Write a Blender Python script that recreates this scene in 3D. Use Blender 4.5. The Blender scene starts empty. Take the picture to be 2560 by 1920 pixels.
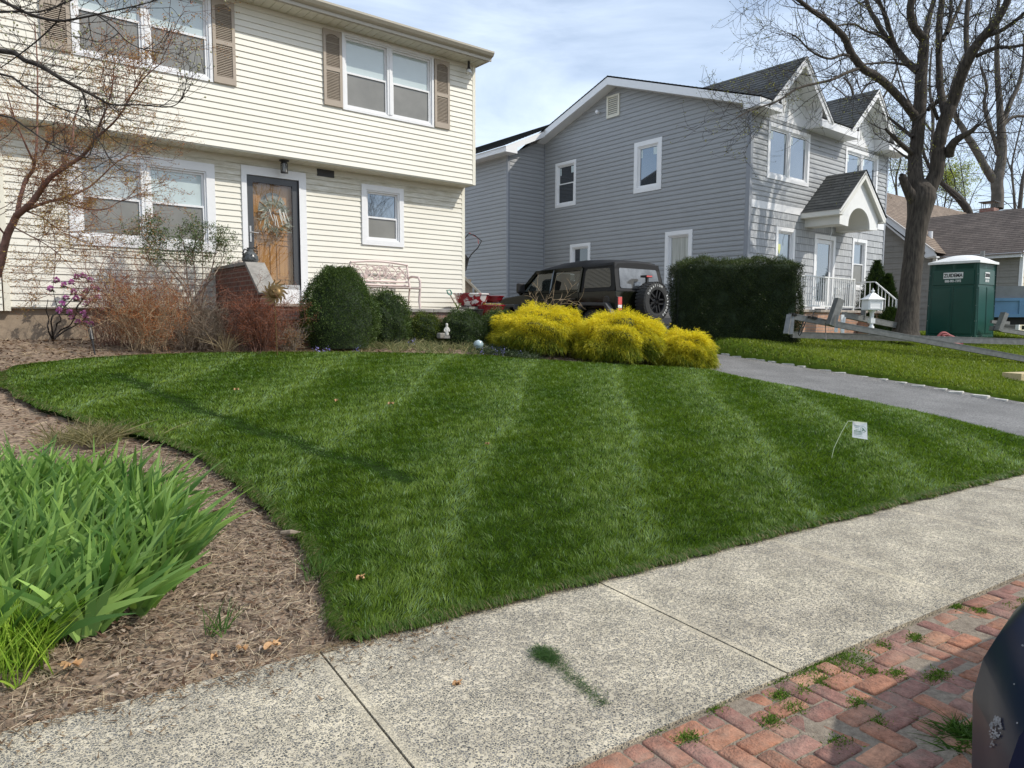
import bpy, bmesh, math, random
import numpy as np
from mathutils import Vector, Matrix

# ------------------------------------------------------------------ camera, sky, sun
scene = bpy.context.scene
F_PX, PITCH, ROLL, YAW, EYE = 1775.0, math.radians(5.2), math.radians(0.2), math.radians(38.9), 1.5
def _basis():
    fw = np.array([0, math.cos(PITCH), -math.sin(PITCH)]); up = np.array([0, math.sin(PITCH), math.cos(PITCH)]); rt = np.array([1., 0, 0])
    c, s = math.cos(ROLL), math.sin(ROLL)
    rt, up = c*rt+s*up, -s*rt+c*up
    a = YAW
    M = np.array([[math.cos(a), math.sin(a), 0], [-math.sin(a), math.cos(a), 0], [0, 0, 1]])
    return M@rt, M@up, M@fw
RT, UP, FW = _basis()
CAM = np.array([0, 0, EYE])
cam_d = bpy.data.cameras.new('camera'); cam = bpy.data.objects.new('camera', cam_d)
scene.collection.objects.link(cam); scene.camera = cam
cam.matrix_world = Matrix(((RT[0], UP[0], -FW[0], 0), (RT[1], UP[1], -FW[1], 0), (RT[2], UP[2], -FW[2], EYE), (0, 0, 0, 1)))
cam_d.sensor_width = 36; cam_d.lens = 36*F_PX/2560; cam_d.clip_start = .05; cam_d.clip_end = 2000
SUN_AZ, SUN_EL = math.radians(38), math.radians(44)
SUN = Vector((math.sin(SUN_AZ)*math.cos(SUN_EL), -math.cos(SUN_AZ)*math.cos(SUN_EL), math.sin(SUN_EL)))
world = bpy.data.worlds.new('World'); scene.world = world; world.use_nodes = True
nt = world.node_tree; nd = nt.nodes; ln = nt.links
bg = nd['Background']; sky = nd.new('ShaderNodeTexSky'); sky.sky_type = 'NISHITA'; sky.sun_disc = False
sky.sun_elevation = SUN_EL; sky.sun_rotation = math.atan2(SUN.x, SUN.y); sky.air_density = 1.0; sky.dust_density = 1.2; sky.ozone_density = 1.2
tc = nd.new('ShaderNodeTexCoord'); mp = nd.new('ShaderNodeMapping'); mp.inputs['Scale'].default_value = (1.1, 1.5, 4.2); mp.inputs['Rotation'].default_value = (.35, .1, .4)
nz = nd.new('ShaderNodeTexNoise'); nz.inputs['Scale'].default_value = 2.6; nz.inputs['Detail'].default_value = 7; nz.inputs['Roughness'].default_value = .56; nz.inputs['Distortion'].default_value = .5
rp = nd.new('ShaderNodeValToRGB'); rp.color_ramp.elements[0].position = .30; rp.color_ramp.elements[1].position = .80
rp.color_ramp.elements[0].color = (.28, .28, .28, 1); rp.color_ramp.elements[1].color = (.96, .96, .96, 1)
mx = nd.new('ShaderNodeMix'); mx.data_type = 'RGBA'
ln.new(tc.outputs['Generated'], mp.inputs['Vector']); ln.new(mp.outputs['Vector'], nz.inputs['Vector']); ln.new(nz.outputs['Fac'], rp.inputs['Fac'])
ln.new(rp.outputs['Color'], mx.inputs['Factor']); ln.new(sky.outputs['Color'], mx.inputs['A']); mx.inputs['B'].default_value = (6.9, 7.9, 9.3, 1)
ln.new(mx.outputs['Result'], bg.inputs['Color']); bg.inputs['Strength'].default_value = .145
sl = bpy.data.lights.new('sun', 'SUN'); so = bpy.data.objects.new('sun', sl); scene.collection.objects.link(so)
sl.energy = 3.3; sl.angle = math.radians(.55); sl.color = (1, .945, .85); so.rotation_euler = SUN.to_track_quat('Z', 'Y').to_euler()
scene.render.engine = 'CYCLES'
scene.view_settings.view_transform = 'Standard'; scene.view_settings.look = 'None'; scene.view_settings.exposure = .12; scene.view_settings.gamma = 1
scene.cycles.max_bounces = 6; scene.cycles.transparent_max_bounces = 8

# ------------------------------------------------------------------ pixel -> world helpers (real distances are given)
def ray(x, y): return FW+RT*(x-1280)/F_PX-UP*(y-960)/F_PX
def at(x, y, d): return CAM+ray(x, y)*d
def onY(x, y, Y): d = ray(x, y); return CAM+d*Y/d[1]
def onX(x, y, X): d = ray(x, y); return CAM+d*X/d[0]
def sst(a, b, x):
    t = np.clip((x-a)/(b-a), 0, 1); return t*t*(3-2*t)
def hgt(x, y):
    """ground height: level at the sidewalk, rising to the houses; the driveway is cut a little lower"""
    x = np.asarray(x, float); y = np.asarray(y, float); s = y-(3.09-.105*x)
    def cl(v, m): return np.where(v < m-.15, v, m-.15*np.exp(-np.clip(v-m+.15, 0, 50)/.15))
    a, b, c = cl(.125*s, 1.27), cl(.1*s, .9), cl(.145*s, 1.14)
    w1, w2 = sst(9.9, 10.5, x), sst(12.95, 13.4, x)
    z = (a*(1-w1)+b*w1)*(1-w2)+c*w2
    return np.where(s <= 0, 0., z)
def hit(px, py):
    d = ray(px, py); t = .5
    while t < 60:
        P = CAM+d*t
        if P[2] < float(hgt(P[0], P[1])): break
        t += .01
    return P
SW = math.atan(-.105)                                   # the sidewalk runs at this angle to the houses
def sw(u, v):                                            # u along the sidewalk, v towards the lawn (0 = lawn edge)
    return (1.0+u*math.cos(SW)-v*math.sin(SW), 2.985+u*math.sin(SW)+v*math.cos(SW))
rng = np.random.default_rng(7); R = random.Random(5)
COL = scene.collection

# ------------------------------------------------------------------ object helpers
def tag(o, label=None, cat=None, group=None, kind=None):
    if label: o['label'] = label
    if cat: o['category'] = cat
    if group: o['group'] = group
    if kind: o['kind'] = kind
    return o
def empty(name, loc=(0, 0, 0), rz=0, label=None, cat=None, group=None):
    o = bpy.data.objects.new(name, None); COL.objects.link(o); o.location = loc; o.rotation_euler = (0, 0, rz); o.empty_display_size = .2
    return tag(o, label, cat, group)
def link(name, me, mat, parent):
    o = bpy.data.objects.new(name, me); COL.objects.link(o)
    if mat: me.materials.append(mat)
    if parent: o.parent = parent
    return o
def each_box(mb, name, mat_, parent):
    for i in range(0, len(mb.v), 8):
        q = MB(); q.v = mb.v[i:i+8]; q.f = [(0, 3, 2, 1), (4, 5, 6, 7), (0, 1, 5, 4), (1, 2, 6, 5), (2, 3, 7, 6), (3, 0, 4, 7)]; q.uv = [(0, 0)]*24; q.build(name, mat_, parent)
class MB:
    """collects shapes, then links them as one mesh object"""
    def __init__(s, T=None): s.v = []; s.f = []; s.uv = []; s.T = T
    def add(s, pts): 
        n = len(s.v); s.v += [tuple(s.T(*p)) if s.T else tuple(p) for p in pts]; return n
    def face(s, pts, uv=None):
        n = s.add(pts); s.f.append(tuple(range(n, n+len(pts)))); s.uv += list(uv) if uv else [(0, 0)]*len(pts)
    def box(s, a, b, M=None):
        (x0, y0, z0), (x1, y1, z1) = a, b
        P = [(x0, y0, z0), (x1, y0, z0), (x1, y1, z0), (x0, y1, z0), (x0, y0, z1), (x1, y0, z1), (x1, y1, z1), (x0, y1, z1)]
        if M is not None: P = [tuple(M@Vector(p)) for p in P]
        n = s.add(P)
        for q in ((0, 3, 2, 1), (4, 5, 6, 7), (0, 1, 5, 4), (1, 2, 6, 5), (2, 3, 7, 6), (3, 0, 4, 7)):
            s.f.append(tuple(n+i for i in q)); s.uv += [(0, 0)]*4
        return s
    def bar(s, p, q, w, h=None, up=(0, 0, 1)):
        p, q = Vector(p), Vector(q); h = h or w; d = (q-p).normalized(); sd = d.cross(Vector(up))
        if sd.length < 1e-4: sd = d.cross(Vector((1, 0, 0)))
        sd.normalize(); u = sd.cross(d)
        n = s.add([tuple(c+sd*w/2*a+u*h/2*b) for c in (p, q) for a, b in ((-1, -1), (1, -1), (1, 1), (-1, 1))])
        for f in ((0, 1, 2, 3), (7, 6, 5, 4), (0, 4, 5, 1), (1, 5, 6, 2), (2, 6, 7, 3), (3, 7, 4, 0)):
            s.f.append(tuple(n+i for i in f)); s.uv += [(0, 0)]*4
        return s
    def prism(s, poly, d0, d1, ax=1):
        """poly: 2-D outline, extruded from d0 to d1 along axis ax (0,1,2)"""
        def P(a, b, d): return {0: (d, a, b), 1: (a, d, b), 2: (a, b, d)}[ax]
        m = len(poly); n = s.add([P(a, b, d0) for a, b in poly]+[P(a, b, d1) for a, b in poly])
        s.f.append(tuple(range(n, n+m))); s.f.append(tuple(range(n+2*m-1, n+m-1, -1))); s.uv += [(0, 0)]*2*m
        for i in range(m):
            j = (i+1) % m; s.f.append((n+i, n+m+i, n+m+j, n+j)); s.uv += [(0, 0)]*4
        return s
    def tube(s, pts, r, n=8, cap=True):
        pts = [Vector(p) for p in pts]; rs = r if hasattr(r, '__len__') else [r]*len(pts); k = len(pts); base = None; prev = None
        for i, p in enumerate(pts):
            d = (pts[min(i+1, k-1)]-pts[max(i-1, 0)]).normalized()
            if prev is None:
                a = d.cross(Vector((0, 0, 1)));  a = a if a.length > .05 else d.cross(Vector((1, 0, 0)))
            else: a = prev-d*prev.dot(d)
            a.normalize(); b = d.cross(a); prev = a
            m = s.add([tuple(p+(a*math.cos(2*math.pi*j/n)+b*math.sin(2*math.pi*j/n))*rs[i]) for j in range(n)])
            if base is not None:
                for j in range(n):
                    s.f.append((base+j, base+(j+1) % n, m+(j+1) % n, m+j)); s.uv += [(0, 0)]*4
            elif cap: s.f.append(tuple(m+j for j in reversed(range(n)))); s.uv += [(0, 0)]*n
            base = m
        if cap: s.f.append(tuple(base+j for j in range(n))); s.uv += [(0, 0)]*n
        return s
    def lathe(s, prof, c=(0, 0, 0), n=24, M=None, ax=2):
        """prof: (radius, height) pairs turned about z through c"""
        base = None
        for r, h in prof:
            P = []
            for j in range(n):
                a = 2*math.pi*j/n; q = Vector((r*math.cos(a), r*math.sin(a), h))
                if M is not None: q = M@q
                P.append((q.x+c[0], q.y+c[1], q.z+c[2]))
            m = s.add(P)
            if base is not None:
                for j in range(n): s.f.append((base+j, base+(j+1) % n, m+(j+1) % n, m+j)); s.uv += [(0, 0)]*4
            base = m
        return s
    def build(s, name, mat, parent=None, smooth=False, bevel=0, seg=2):
        me = bpy.data.meshes.new(name); me.from_pydata(s.v, [], s.f)
        if any(u != (0, 0) for u in s.uv):
            l = me.uv_layers.new(name='UVMap'); l.data.foreach_set('uv', np.array(s.uv, 'f').ravel())
        bm = bmesh.new(); bm.from_mesh(me)
        if bevel:
            bmesh.ops.remove_doubles(bm, verts=bm.verts, dist=1e-5)
        bmesh.ops.recalc_face_normals(bm, faces=bm.faces); bm.to_mesh(me); bm.free()
        o = link(name, me, mat, parent)
        if smooth:
            for p in me.polygons: p.use_smooth = True
            m = o.modifiers.new('n', 'EDGE_SPLIT'); m.split_angle = math.radians(38)
        if bevel:
            m = o.modifiers.new('b', 'BEVEL'); m.width = bevel; m.segments = seg; m.limit_method = 'ANGLE'
        return o
def npmesh(name, V, Fq, mat, parent=None, col=None, smooth=False, uv=None):
    V = np.asarray(V, 'f'); Fq = np.asarray(Fq, 'i'); k = Fq.shape[1]; me = bpy.data.meshes.new(name)
    me.vertices.add(len(V)); me.vertices.foreach_set('co', V.ravel()); me.loops.add(Fq.size); me.loops.foreach_set('vertex_index', Fq.ravel())
    me.polygons.add(len(Fq)); me.polygons.foreach_set('loop_start', np.arange(0, Fq.size, k, dtype='i'))
    try: me.polygons.foreach_set('loop_total', np.full(len(Fq), k, 'i'))
    except Exception: pass
    me.update(calc_edges=True)
    if col is not None:
        c = np.ones((len(V), 4), 'f'); c[:, :3] = col; a = me.color_attributes.new('Col', 'FLOAT_COLOR', 'POINT'); a.data.foreach_set('color', c.ravel())
    if smooth: me.polygons.foreach_set('use_smooth', np.ones(len(Fq), bool))
    me.validate(); return link(name, me, mat, parent)

# ------------------------------------------------------------------ materials
def mat(name, col=(.5, .5, .5), rough=.6, metal=0., spec=.5, var=0., vscale=8., bump=0., bscale=60., coat=0., emis=None, col2=None, stretch=None, uv=False, macro=0., mscale=.9):
    m = bpy.data.materials.new(name); m.use_nodes = True; nt = m.node_tree; N = nt.nodes; L = nt.links; b = N['Principled BSDF']
    b.inputs['Base Color'].default_value = (*col, 1); b.inputs['Roughness'].default_value = rough; b.inputs['Metallic'].default_value = metal
    b.inputs['Specular IOR Level'].default_value = spec; b.inputs['Coat Weight'].default_value = coat; b.inputs['Coat Roughness'].default_value = .04
    t = N.new('ShaderNodeTexCoord'); src = t.outputs['UV' if uv else 'Object']
    if stretch:
        q = N.new('ShaderNodeMapping'); q.inputs['Scale'].default_value = stretch; L.new(src, q.inputs['Vector']); src = q.outputs['Vector']
    if var or col2:
        n = N.new('ShaderNodeTexNoise'); n.inputs['Scale'].default_value = vscale; n.inputs['Detail'].default_value = 6; n.inputs['Roughness'].default_value = .6; L.new(src, n.inputs['Vector'])
        r = N.new('ShaderNodeValToRGB'); r.color_ramp.elements[0].position = .32; r.color_ramp.elements[1].position = .68
        c2 = col2 or tuple(min(1, c*(1+var)) for c in col); c1 = col if col2 else tuple(c*(1-var) for c in col)
        r.color_ramp.elements[0].color = (*c1, 1); r.color_ramp.elements[1].color = (*c2, 1)
        L.new(n.outputs['Fac'], r.inputs['Fac']); L.new(r.outputs['Color'], b.inputs['Base Color'])
    if macro:
        o_ = b.inputs['Base Color'].links[0].from_socket if b.inputs['Base Color'].links else None
        n = N.new('ShaderNodeTexNoise'); n.inputs['Scale'].default_value = mscale; n.inputs['Detail'].default_value = 8; n.inputs['Roughness'].default_value = .65; L.new(t.outputs['Object'], n.inputs['Vector'])
        r = N.new('ShaderNodeMapRange'); r.inputs['From Min'].default_value = .32; r.inputs['From Max'].default_value = .68; r.inputs['To Min'].default_value = 1-macro; r.inputs['To Max'].default_value = 1+macro; L.new(n.outputs['Fac'], r.inputs['Value'])
        x = N.new('ShaderNodeMix'); x.data_type = 'RGBA'; x.blend_type = 'MULTIPLY'; x.inputs['Factor'].default_value = 1
        if o_: L.new(o_, x.inputs['A'])
        else: x.inputs['A'].default_value = (*col, 1)
        L.new(r.outputs['Result'], x.inputs['B']); L.new(x.outputs['Result'], b.inputs['Base Color'])
    if bump:
        n = N.new('ShaderNodeTexNoise'); n.inputs['Scale'].default_value = bscale; n.inputs['Detail'].default_value = 5; L.new(src, n.inputs['Vector'])
        u = N.new('ShaderNodeBump'); u.inputs['Strength'].default_value = bump; u.inputs['Distance'].default_value = .01; L.new(n.outputs['Fac'], u.inputs['Height']); L.new(u.outputs['Normal'], b.inputs['Normal'])
    return m
def leafmat(name, trans=.35, rough=.55, spec=.3, tint=(1.15, 1.25, .6)):
    m = bpy.data.materials.new(name); m.use_nodes = True; nt = m.node_tree; N = nt.nodes; L = nt.links; b = N['Principled BSDF']
    a = N.new('ShaderNodeAttribute'); a.attribute_name = 'Col'; L.new(a.outputs['Color'], b.inputs['Base Color']); b.inputs['Roughness'].default_value = rough; b.inputs['Specular IOR Level'].default_value = spec
    t = N.new('ShaderNodeBsdfTranslucent'); g = N.new('ShaderNodeMix'); g.data_type = 'RGBA'; g.blend_type = 'MULTIPLY'; g.inputs['Factor'].default_value = 1
    L.new(a.outputs['Color'], g.inputs['A']); g.inputs['B'].default_value = (*tint, 1); L.new(g.outputs['Result'], t.inputs['Color'])
    s = N.new('ShaderNodeMixShader'); s.inputs['Fac'].default_value = trans; L.new(b.outputs['BSDF'], s.inputs[1]); L.new(t.outputs['BSDF'], s.inputs[2]); L.new(s.outputs['Shader'], N['Material Output'].inputs['Surface'])
    return m
def brickmat(name, c1, c2, mortar, bw, bh, ms=.01, rough=.8, uv=False, bump=.4, off=.5, var=.25, soft=.1, nscale=3.):
    m = bpy.data.materials.new(name); m.use_nodes = True; nt = m.node_tree; N = nt.nodes; L = nt.links; b = N['Principled BSDF']; b.inputs['Roughness'].default_value = rough
    t = N.new('ShaderNodeTexCoord')
    if uv: vec = t.outputs['UV']
    else:
        sp = N.new('ShaderNodeSeparateXYZ'); L.new(t.outputs['Object'], sp.inputs[0]); ad = N.new('ShaderNodeMath'); ad.operation = 'ADD'; L.new(sp.outputs['X'], ad.inputs[0]); L.new(sp.outputs['Y'], ad.inputs[1])
        cb = N.new('ShaderNodeCombineXYZ'); L.new(ad.outputs[0], cb.inputs['X']); L.new(sp.outputs['Z'], cb.inputs['Y']); vec = cb.outputs[0]
    k = N.new('ShaderNodeTexBrick'); L.new(vec, k.inputs['Vector']); k.offset = off; k.inputs['Scale'].default_value = 1; k.inputs['Brick Width'].default_value = bw; k.inputs['Row Height'].default_value = bh
    k.inputs['Mortar Size'].default_value = ms; k.inputs['Mortar Smooth'].default_value = soft; k.inputs['Color1'].default_value = (*c1, 1); k.inputs['Color2'].default_value = (*c2, 1); k.inputs['Mortar'].default_value = (*mortar, 1)
    n = N.new('ShaderNodeTexNoise'); n.inputs['Scale'].default_value = nscale; n.inputs['Detail'].default_value = 8; n.inputs['Roughness'].default_value = .7; L.new(t.outputs['Object'], n.inputs['Vector'])
    r = N.new('ShaderNodeMapRange'); r.inputs['From Min'].default_value = .3; r.inputs['From Max'].default_value = .7; r.inputs['To Min'].default_value = 1-var; r.inputs['To Max'].default_value = 1+var; L.new(n.outputs['Fac'], r.inputs['Value'])
    x = N.new('ShaderNodeMix'); x.data_type = 'RGBA'; x.blend_type = 'MULTIPLY'; x.inputs['Factor'].default_value = 1; L.new(k.outputs['Color'], x.inputs['A']); L.new(r.outputs['Result'], x.inputs['B']); L.new(x.outputs['Result'], b.inputs['Base Color'])
    u = N.new('ShaderNodeBump'); u.inputs['Strength'].default_value = bump; u.inputs['Distance'].default_value = .006; u.invert = True; L.new(k.outputs['Fac'], u.inputs['Height']); L.new(u.outputs['Normal'], b.inputs['Normal'])
    return m
M = {}
M['beige'] = brickmat('beige_vinyl', (.70, .672, .585), (.685, .657, .572), (.60, .575, .49), 3.66, .1016, .0012, .5, uv=True, bump=.05, off=.37, var=.035, nscale=1.1)
M['cream_trim'] = mat('cream_trim', (.72, .69, .58), .45, var=.03)
M['white'] = mat('white_vinyl', (.82, .82, .82), .35, var=.02)
M['white_paint'] = mat('white_paint', (.80, .80, .78), .45, var=.03)
M['soffit'] = mat('cream_soffit', (.62, .60, .50), .6, var=.05)
M['taupe'] = mat('taupe_shutter', (.36, .30, .235), .55, var=.05)
M['gutter'] = mat('tan_gutter', (.40, .365, .29), .35, var=.04, spec=.5)
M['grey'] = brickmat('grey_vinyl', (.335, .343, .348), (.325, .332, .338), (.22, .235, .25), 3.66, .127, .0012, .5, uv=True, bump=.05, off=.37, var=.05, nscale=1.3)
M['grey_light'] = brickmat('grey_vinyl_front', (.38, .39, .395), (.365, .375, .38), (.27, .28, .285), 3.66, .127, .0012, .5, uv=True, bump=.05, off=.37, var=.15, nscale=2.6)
M['corner_grey'] = mat('grey_corner', (.27, .285, .31), .45)
M['dark'] = mat('dark_interior', (.012, .012, .013), .8)
M['black'] = mat('black_metal', (.015, .014, .013), .45)
M['rubber'] = mat('rubber', (.022, .022, .022), .75, bump=.15, bscale=80)
M['pane_up'] = mat('pane_over_blind', (.44, .51, .50), .03, spec=1.0, coat=1., var=.05, vscale=2)
M['pane_low'] = mat('screened_pane', (.19, .185, .165), .28, spec=.6, coat=.3, var=.12, vscale=3)
M['pane_curtain'] = mat('pane_over_curtain', (.34, .37, .36), .03, spec=1., coat=1., var=.3, vscale=3, stretch=(7, 7, .25))
M['pane_dark'] = mat('dark_pane', (.035, .04, .045), .02, spec=1., coat=1.)
M['pane_mirror'] = mat('reflecting_pane', (.20, .235, .27), .02, metal=.75, spec=1., coat=1.)
M['oak'] = mat('varnished_oak', (.36, .155, .035), .3, col2=(.50, .25, .075), vscale=5, stretch=(9, 9, .8), coat=.5)
M['charcoal'] = mat('charcoal_storm_door', (.055, .058, .062), .4)
M['storm_glass'] = mat('storm_door_glass', (.5, .5, .5), .02)
M['steel'] = mat('brushed_steel', (.55, .54, .52), .3, metal=.8)
M['alu'] = mat('weathered_aluminium', (.19, .19, .18), .45, metal=.35, var=.2, vscale=12)
M['concrete_found'] = mat('foundation_concrete', (.27, .21, .15), .9, var=.25, vscale=4, bump=.4)
M['brick_red'] = brickmat('dark_red_brick', (.12, .045, .032), (.17, .06, .04), (.20, .15, .12), .215, .072, .009)
M['brick_step'] = brickmat('old_step_brick', (.19, .085, .065), (.25, .12, .09), (.26, .2, .17), .215, .075, .008)
M['brick_orange'] = brickmat('orange_brick', (.42, .225, .14), (.50, .29, .19), (.27, .22, .19), .215, .078, .009)
M['brick_retaining'] = brickmat('brown_brick', (.17, .10, .08), (.22, .13, .10), (.2, .16, .14), .22, .08, .008)
M['slate'] = mat('bluestone', (.25, .235, .21), .8, var=.25, vscale=9, bump=.3, bscale=30)
M['step_stone'] = mat('weathered_tread', (.36, .31, .26), .85, var=.3, vscale=8, bump=.4)
M['roof'] = brickmat('charcoal_shingle', (.042, .046, .047), (.075, .079, .078), (.02, .022, .022), .30, .14, .006, uv=True, rough=.9, var=.3)
M['roof_brown'] = brickmat('brown_shingle', (.085, .066, .056), (.125, .10, .085), (.05, .04, .035), .30, .14, .006, uv=True, rough=.9, var=.35, nscale=1.6)
M['roof_tan'] = brickmat('tan_shingle', (.17, .125, .09), (.23, .175, .13), (.08, .06, .05), .30, .14, .006, uv=True, rough=.9, var=.25)
M['shake'] = brickmat('grey_shake', (.36, .372, .385), (.445, .455, .46), (.24, .25, .26), .115, .19, .005, uv=True, rough=.7, bump=.5, off=.37, var=.12, nscale=5)
M['cedar'] = brickmat('warm_grey_shingle_siding', (.27, .255, .225), (.29, .275, .245), (.2, .19, .17), .6, .2, .004, uv=True, rough=.7, var=.08)
M['bark'] = mat('grey_brown_bark', (.020, .015, .011), .95, col2=(.085, .070, .054), vscale=16, stretch=(1.6, 1.6, .22), bump=1., bscale=26)
M['bark_dark'] = mat('dark_bark', (.028, .022, .018), .9, var=.4, vscale=10, bump=.4)
M['twig_red'] = mat('reddish_bark', (.17, .085, .06), .8, var=.3, vscale=20)
M['twig_grey'] = mat('grey_twig', (.24, .19, .14), .85, var=.3, vscale=20)
M['twig_tan'] = mat('tan_twig', (.35, .26, .16), .85, var=.3, vscale=20)
M['leaf'] = leafmat('leaf'); M['grass'] = leafmat('grass_blade', .36, .48, .32, (1.2, 1.2, .45)); M['leaf_gloss'] = leafmat('glossy_leaf', .18, .42, .32); M['matte_leaf'] = leafmat('matte_leaf', .3, .8, .1, (1.1, 1.1, .9))
def soilmat():
    m = mat('mulch_soil', (.10, .068, .046), .95, col2=(.34, .25, .175), vscale=22, bump=1., bscale=45); return m
M['soil'] = soilmat()
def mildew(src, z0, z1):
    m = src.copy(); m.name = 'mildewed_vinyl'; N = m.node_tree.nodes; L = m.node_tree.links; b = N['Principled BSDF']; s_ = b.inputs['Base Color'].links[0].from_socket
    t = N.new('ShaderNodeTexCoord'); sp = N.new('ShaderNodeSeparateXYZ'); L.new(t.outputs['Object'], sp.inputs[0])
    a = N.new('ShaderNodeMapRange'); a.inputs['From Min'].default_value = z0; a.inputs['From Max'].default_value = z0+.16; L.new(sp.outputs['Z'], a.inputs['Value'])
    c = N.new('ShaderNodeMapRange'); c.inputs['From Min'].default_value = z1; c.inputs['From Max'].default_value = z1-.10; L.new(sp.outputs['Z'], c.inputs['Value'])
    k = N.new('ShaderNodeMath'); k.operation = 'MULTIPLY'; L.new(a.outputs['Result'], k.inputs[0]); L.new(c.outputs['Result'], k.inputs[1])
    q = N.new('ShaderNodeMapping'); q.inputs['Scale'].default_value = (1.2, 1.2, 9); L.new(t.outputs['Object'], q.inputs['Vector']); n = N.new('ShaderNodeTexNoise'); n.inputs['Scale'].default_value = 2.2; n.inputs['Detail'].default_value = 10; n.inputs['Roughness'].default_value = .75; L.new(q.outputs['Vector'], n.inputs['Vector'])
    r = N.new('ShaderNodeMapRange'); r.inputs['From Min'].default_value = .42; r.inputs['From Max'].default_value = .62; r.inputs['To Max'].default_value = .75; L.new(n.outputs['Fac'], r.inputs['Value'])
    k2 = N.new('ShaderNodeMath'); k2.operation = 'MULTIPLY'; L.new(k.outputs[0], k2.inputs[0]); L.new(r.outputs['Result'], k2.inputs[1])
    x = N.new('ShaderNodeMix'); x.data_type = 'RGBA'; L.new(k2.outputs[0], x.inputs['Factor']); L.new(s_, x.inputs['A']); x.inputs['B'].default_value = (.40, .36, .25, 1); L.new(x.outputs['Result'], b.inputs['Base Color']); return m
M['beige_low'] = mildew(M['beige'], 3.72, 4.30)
M['turf_under'] = mat('turf_base', (.014, .028, .005), .95, spec=.05, var=.4, vscale=12, bump=.5)
M['asphalt'] = mat('worn_asphalt', (.085, .085, .086), .9, col2=(.25, .242, .23), vscale=48, bump=.8, bscale=160, macro=.22, mscale=1.4)
M['road'] = mat('street_asphalt', (.07, .07, .07), .9, var=.3, vscale=50, bump=.4)
def glassmat(name, tint=(.75, .8, .8), f=.12):
    m = bpy.data.materials.new(name); m.use_nodes = True; nt = m.node_tree; N = nt.nodes; L = nt.links
    t = N.new('ShaderNodeBsdfTransparent'); t.inputs['Color'].default_value = (*tint, 1); g = N.new('ShaderNodeBsdfGlossy'); g.inputs['Roughness'].default_value = .01
    fr = N.new('ShaderNodeLayerWeight'); fr.inputs['Blend'].default_value = .12; r = N.new('ShaderNodeMapRange'); r.inputs['To Min'].default_value = f; r.inputs['To Max'].default_value = .9; L.new(fr.outputs['Fresnel'], r.inputs['Value'])
    x = N.new('ShaderNodeMixShader'); L.new(r.outputs['Result'], x.inputs['Fac']); L.new(t.outputs[0], x.inputs[1]); L.new(g.outputs[0], x.inputs[2]); L.new(x.outputs[0], N['Material Output'].inputs['Surface'])
    return m
M['glass'] = glassmat('clear_glass', (.9, .92, .9), .07); M['car_glass'] = glassmat('tinted_car_glass', (.30, .34, .32), .14)

# ------------------------------------------------------------------ ground sheets
def grid_mesh(name, xs, ys, zf, mat, kind='structure'):
    X, Y = np.meshgrid(xs, ys); Z = zf(X, Y); V = np.stack([X.ravel(), Y.ravel(), Z.ravel()], 1); nx, ny = len(xs), len(ys)
    i = (np.arange(ny-1)[:, None]*nx+np.arange(nx-1)[None, :]).ravel(); Fq = np.stack([i, i+1, i+nx+1, i+nx], 1)
    o = npmesh(name, V, Fq, mat, smooth=True); return tag(o, kind=kind)
def wob(x, y, s=1.): return np.sin(x*3.1*s+1.3*np.sin(y*2.3*s))*np.cos(y*2.7*s+np.sin(x*1.9*s)*1.7)
def ground_z(X, Y):
    s = Y-(3.09-.105*X); z = hgt(X, Y)+.012*wob(X, Y, 2.3)*(s > .1)+.006*wob(X, Y, 9.)*(s > .02)
    z = z-.035-.10*sst(9.9, 10.6, X)*sst(13.3, 12.9, X)          # kept below the asphalt
    return np.where(s < -.02, -.09, z)
xs = np.concatenate([np.linspace(-400, -14, 12), np.arange(-12, 16, .12), np.linspace(16.2, 36, 60), np.linspace(40, 500, 20)])
ys = np.concatenate([np.linspace(-300, -6, 12), np.arange(-4, 15, .12), np.linspace(15.3, 30, 24), np.linspace(34, 600, 20)])
grid_mesh('ground', xs, ys, ground_z, M['soil'])

def pip(px, py, poly):
    poly = np.asarray(poly); x, y = np.asarray(px), np.asarray(py); c = np.zeros(x.shape, bool); n = len(poly)
    for i in range(n):
        x0, y0 = poly[i]; x1, y1 = poly[(i+1) % n]
        if y0 == y1: continue
        k = ((y0 > y) != (y1 > y)) & (x < (x1-x0)*(y-y0)/(y1-y0)+x0); c ^= k
    return c
def dist_poly(x, y, poly):
    poly = np.asarray(poly, float); best = np.full(np.shape(x), 1e9); bx = np.array(x, float); by = np.array(y, float)
    for i in range(len(poly)):
        a = poly[i]; b = poly[(i+1) % len(poly)]; d = b-a; L2 = d@d
        t = np.clip(((x-a[0])*d[0]+(y-a[1])*d[1])/max(L2, 1e-9), 0, 1); qx, qy = a[0]+t*d[0], a[1]+t*d[1]; D = np.hypot(x-qx, y-qy); k = D < best
        best = np.where(k, D, best); bx = np.where(k, qx, bx); by = np.where(k, qy, by)
    return best, bx, by
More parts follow.
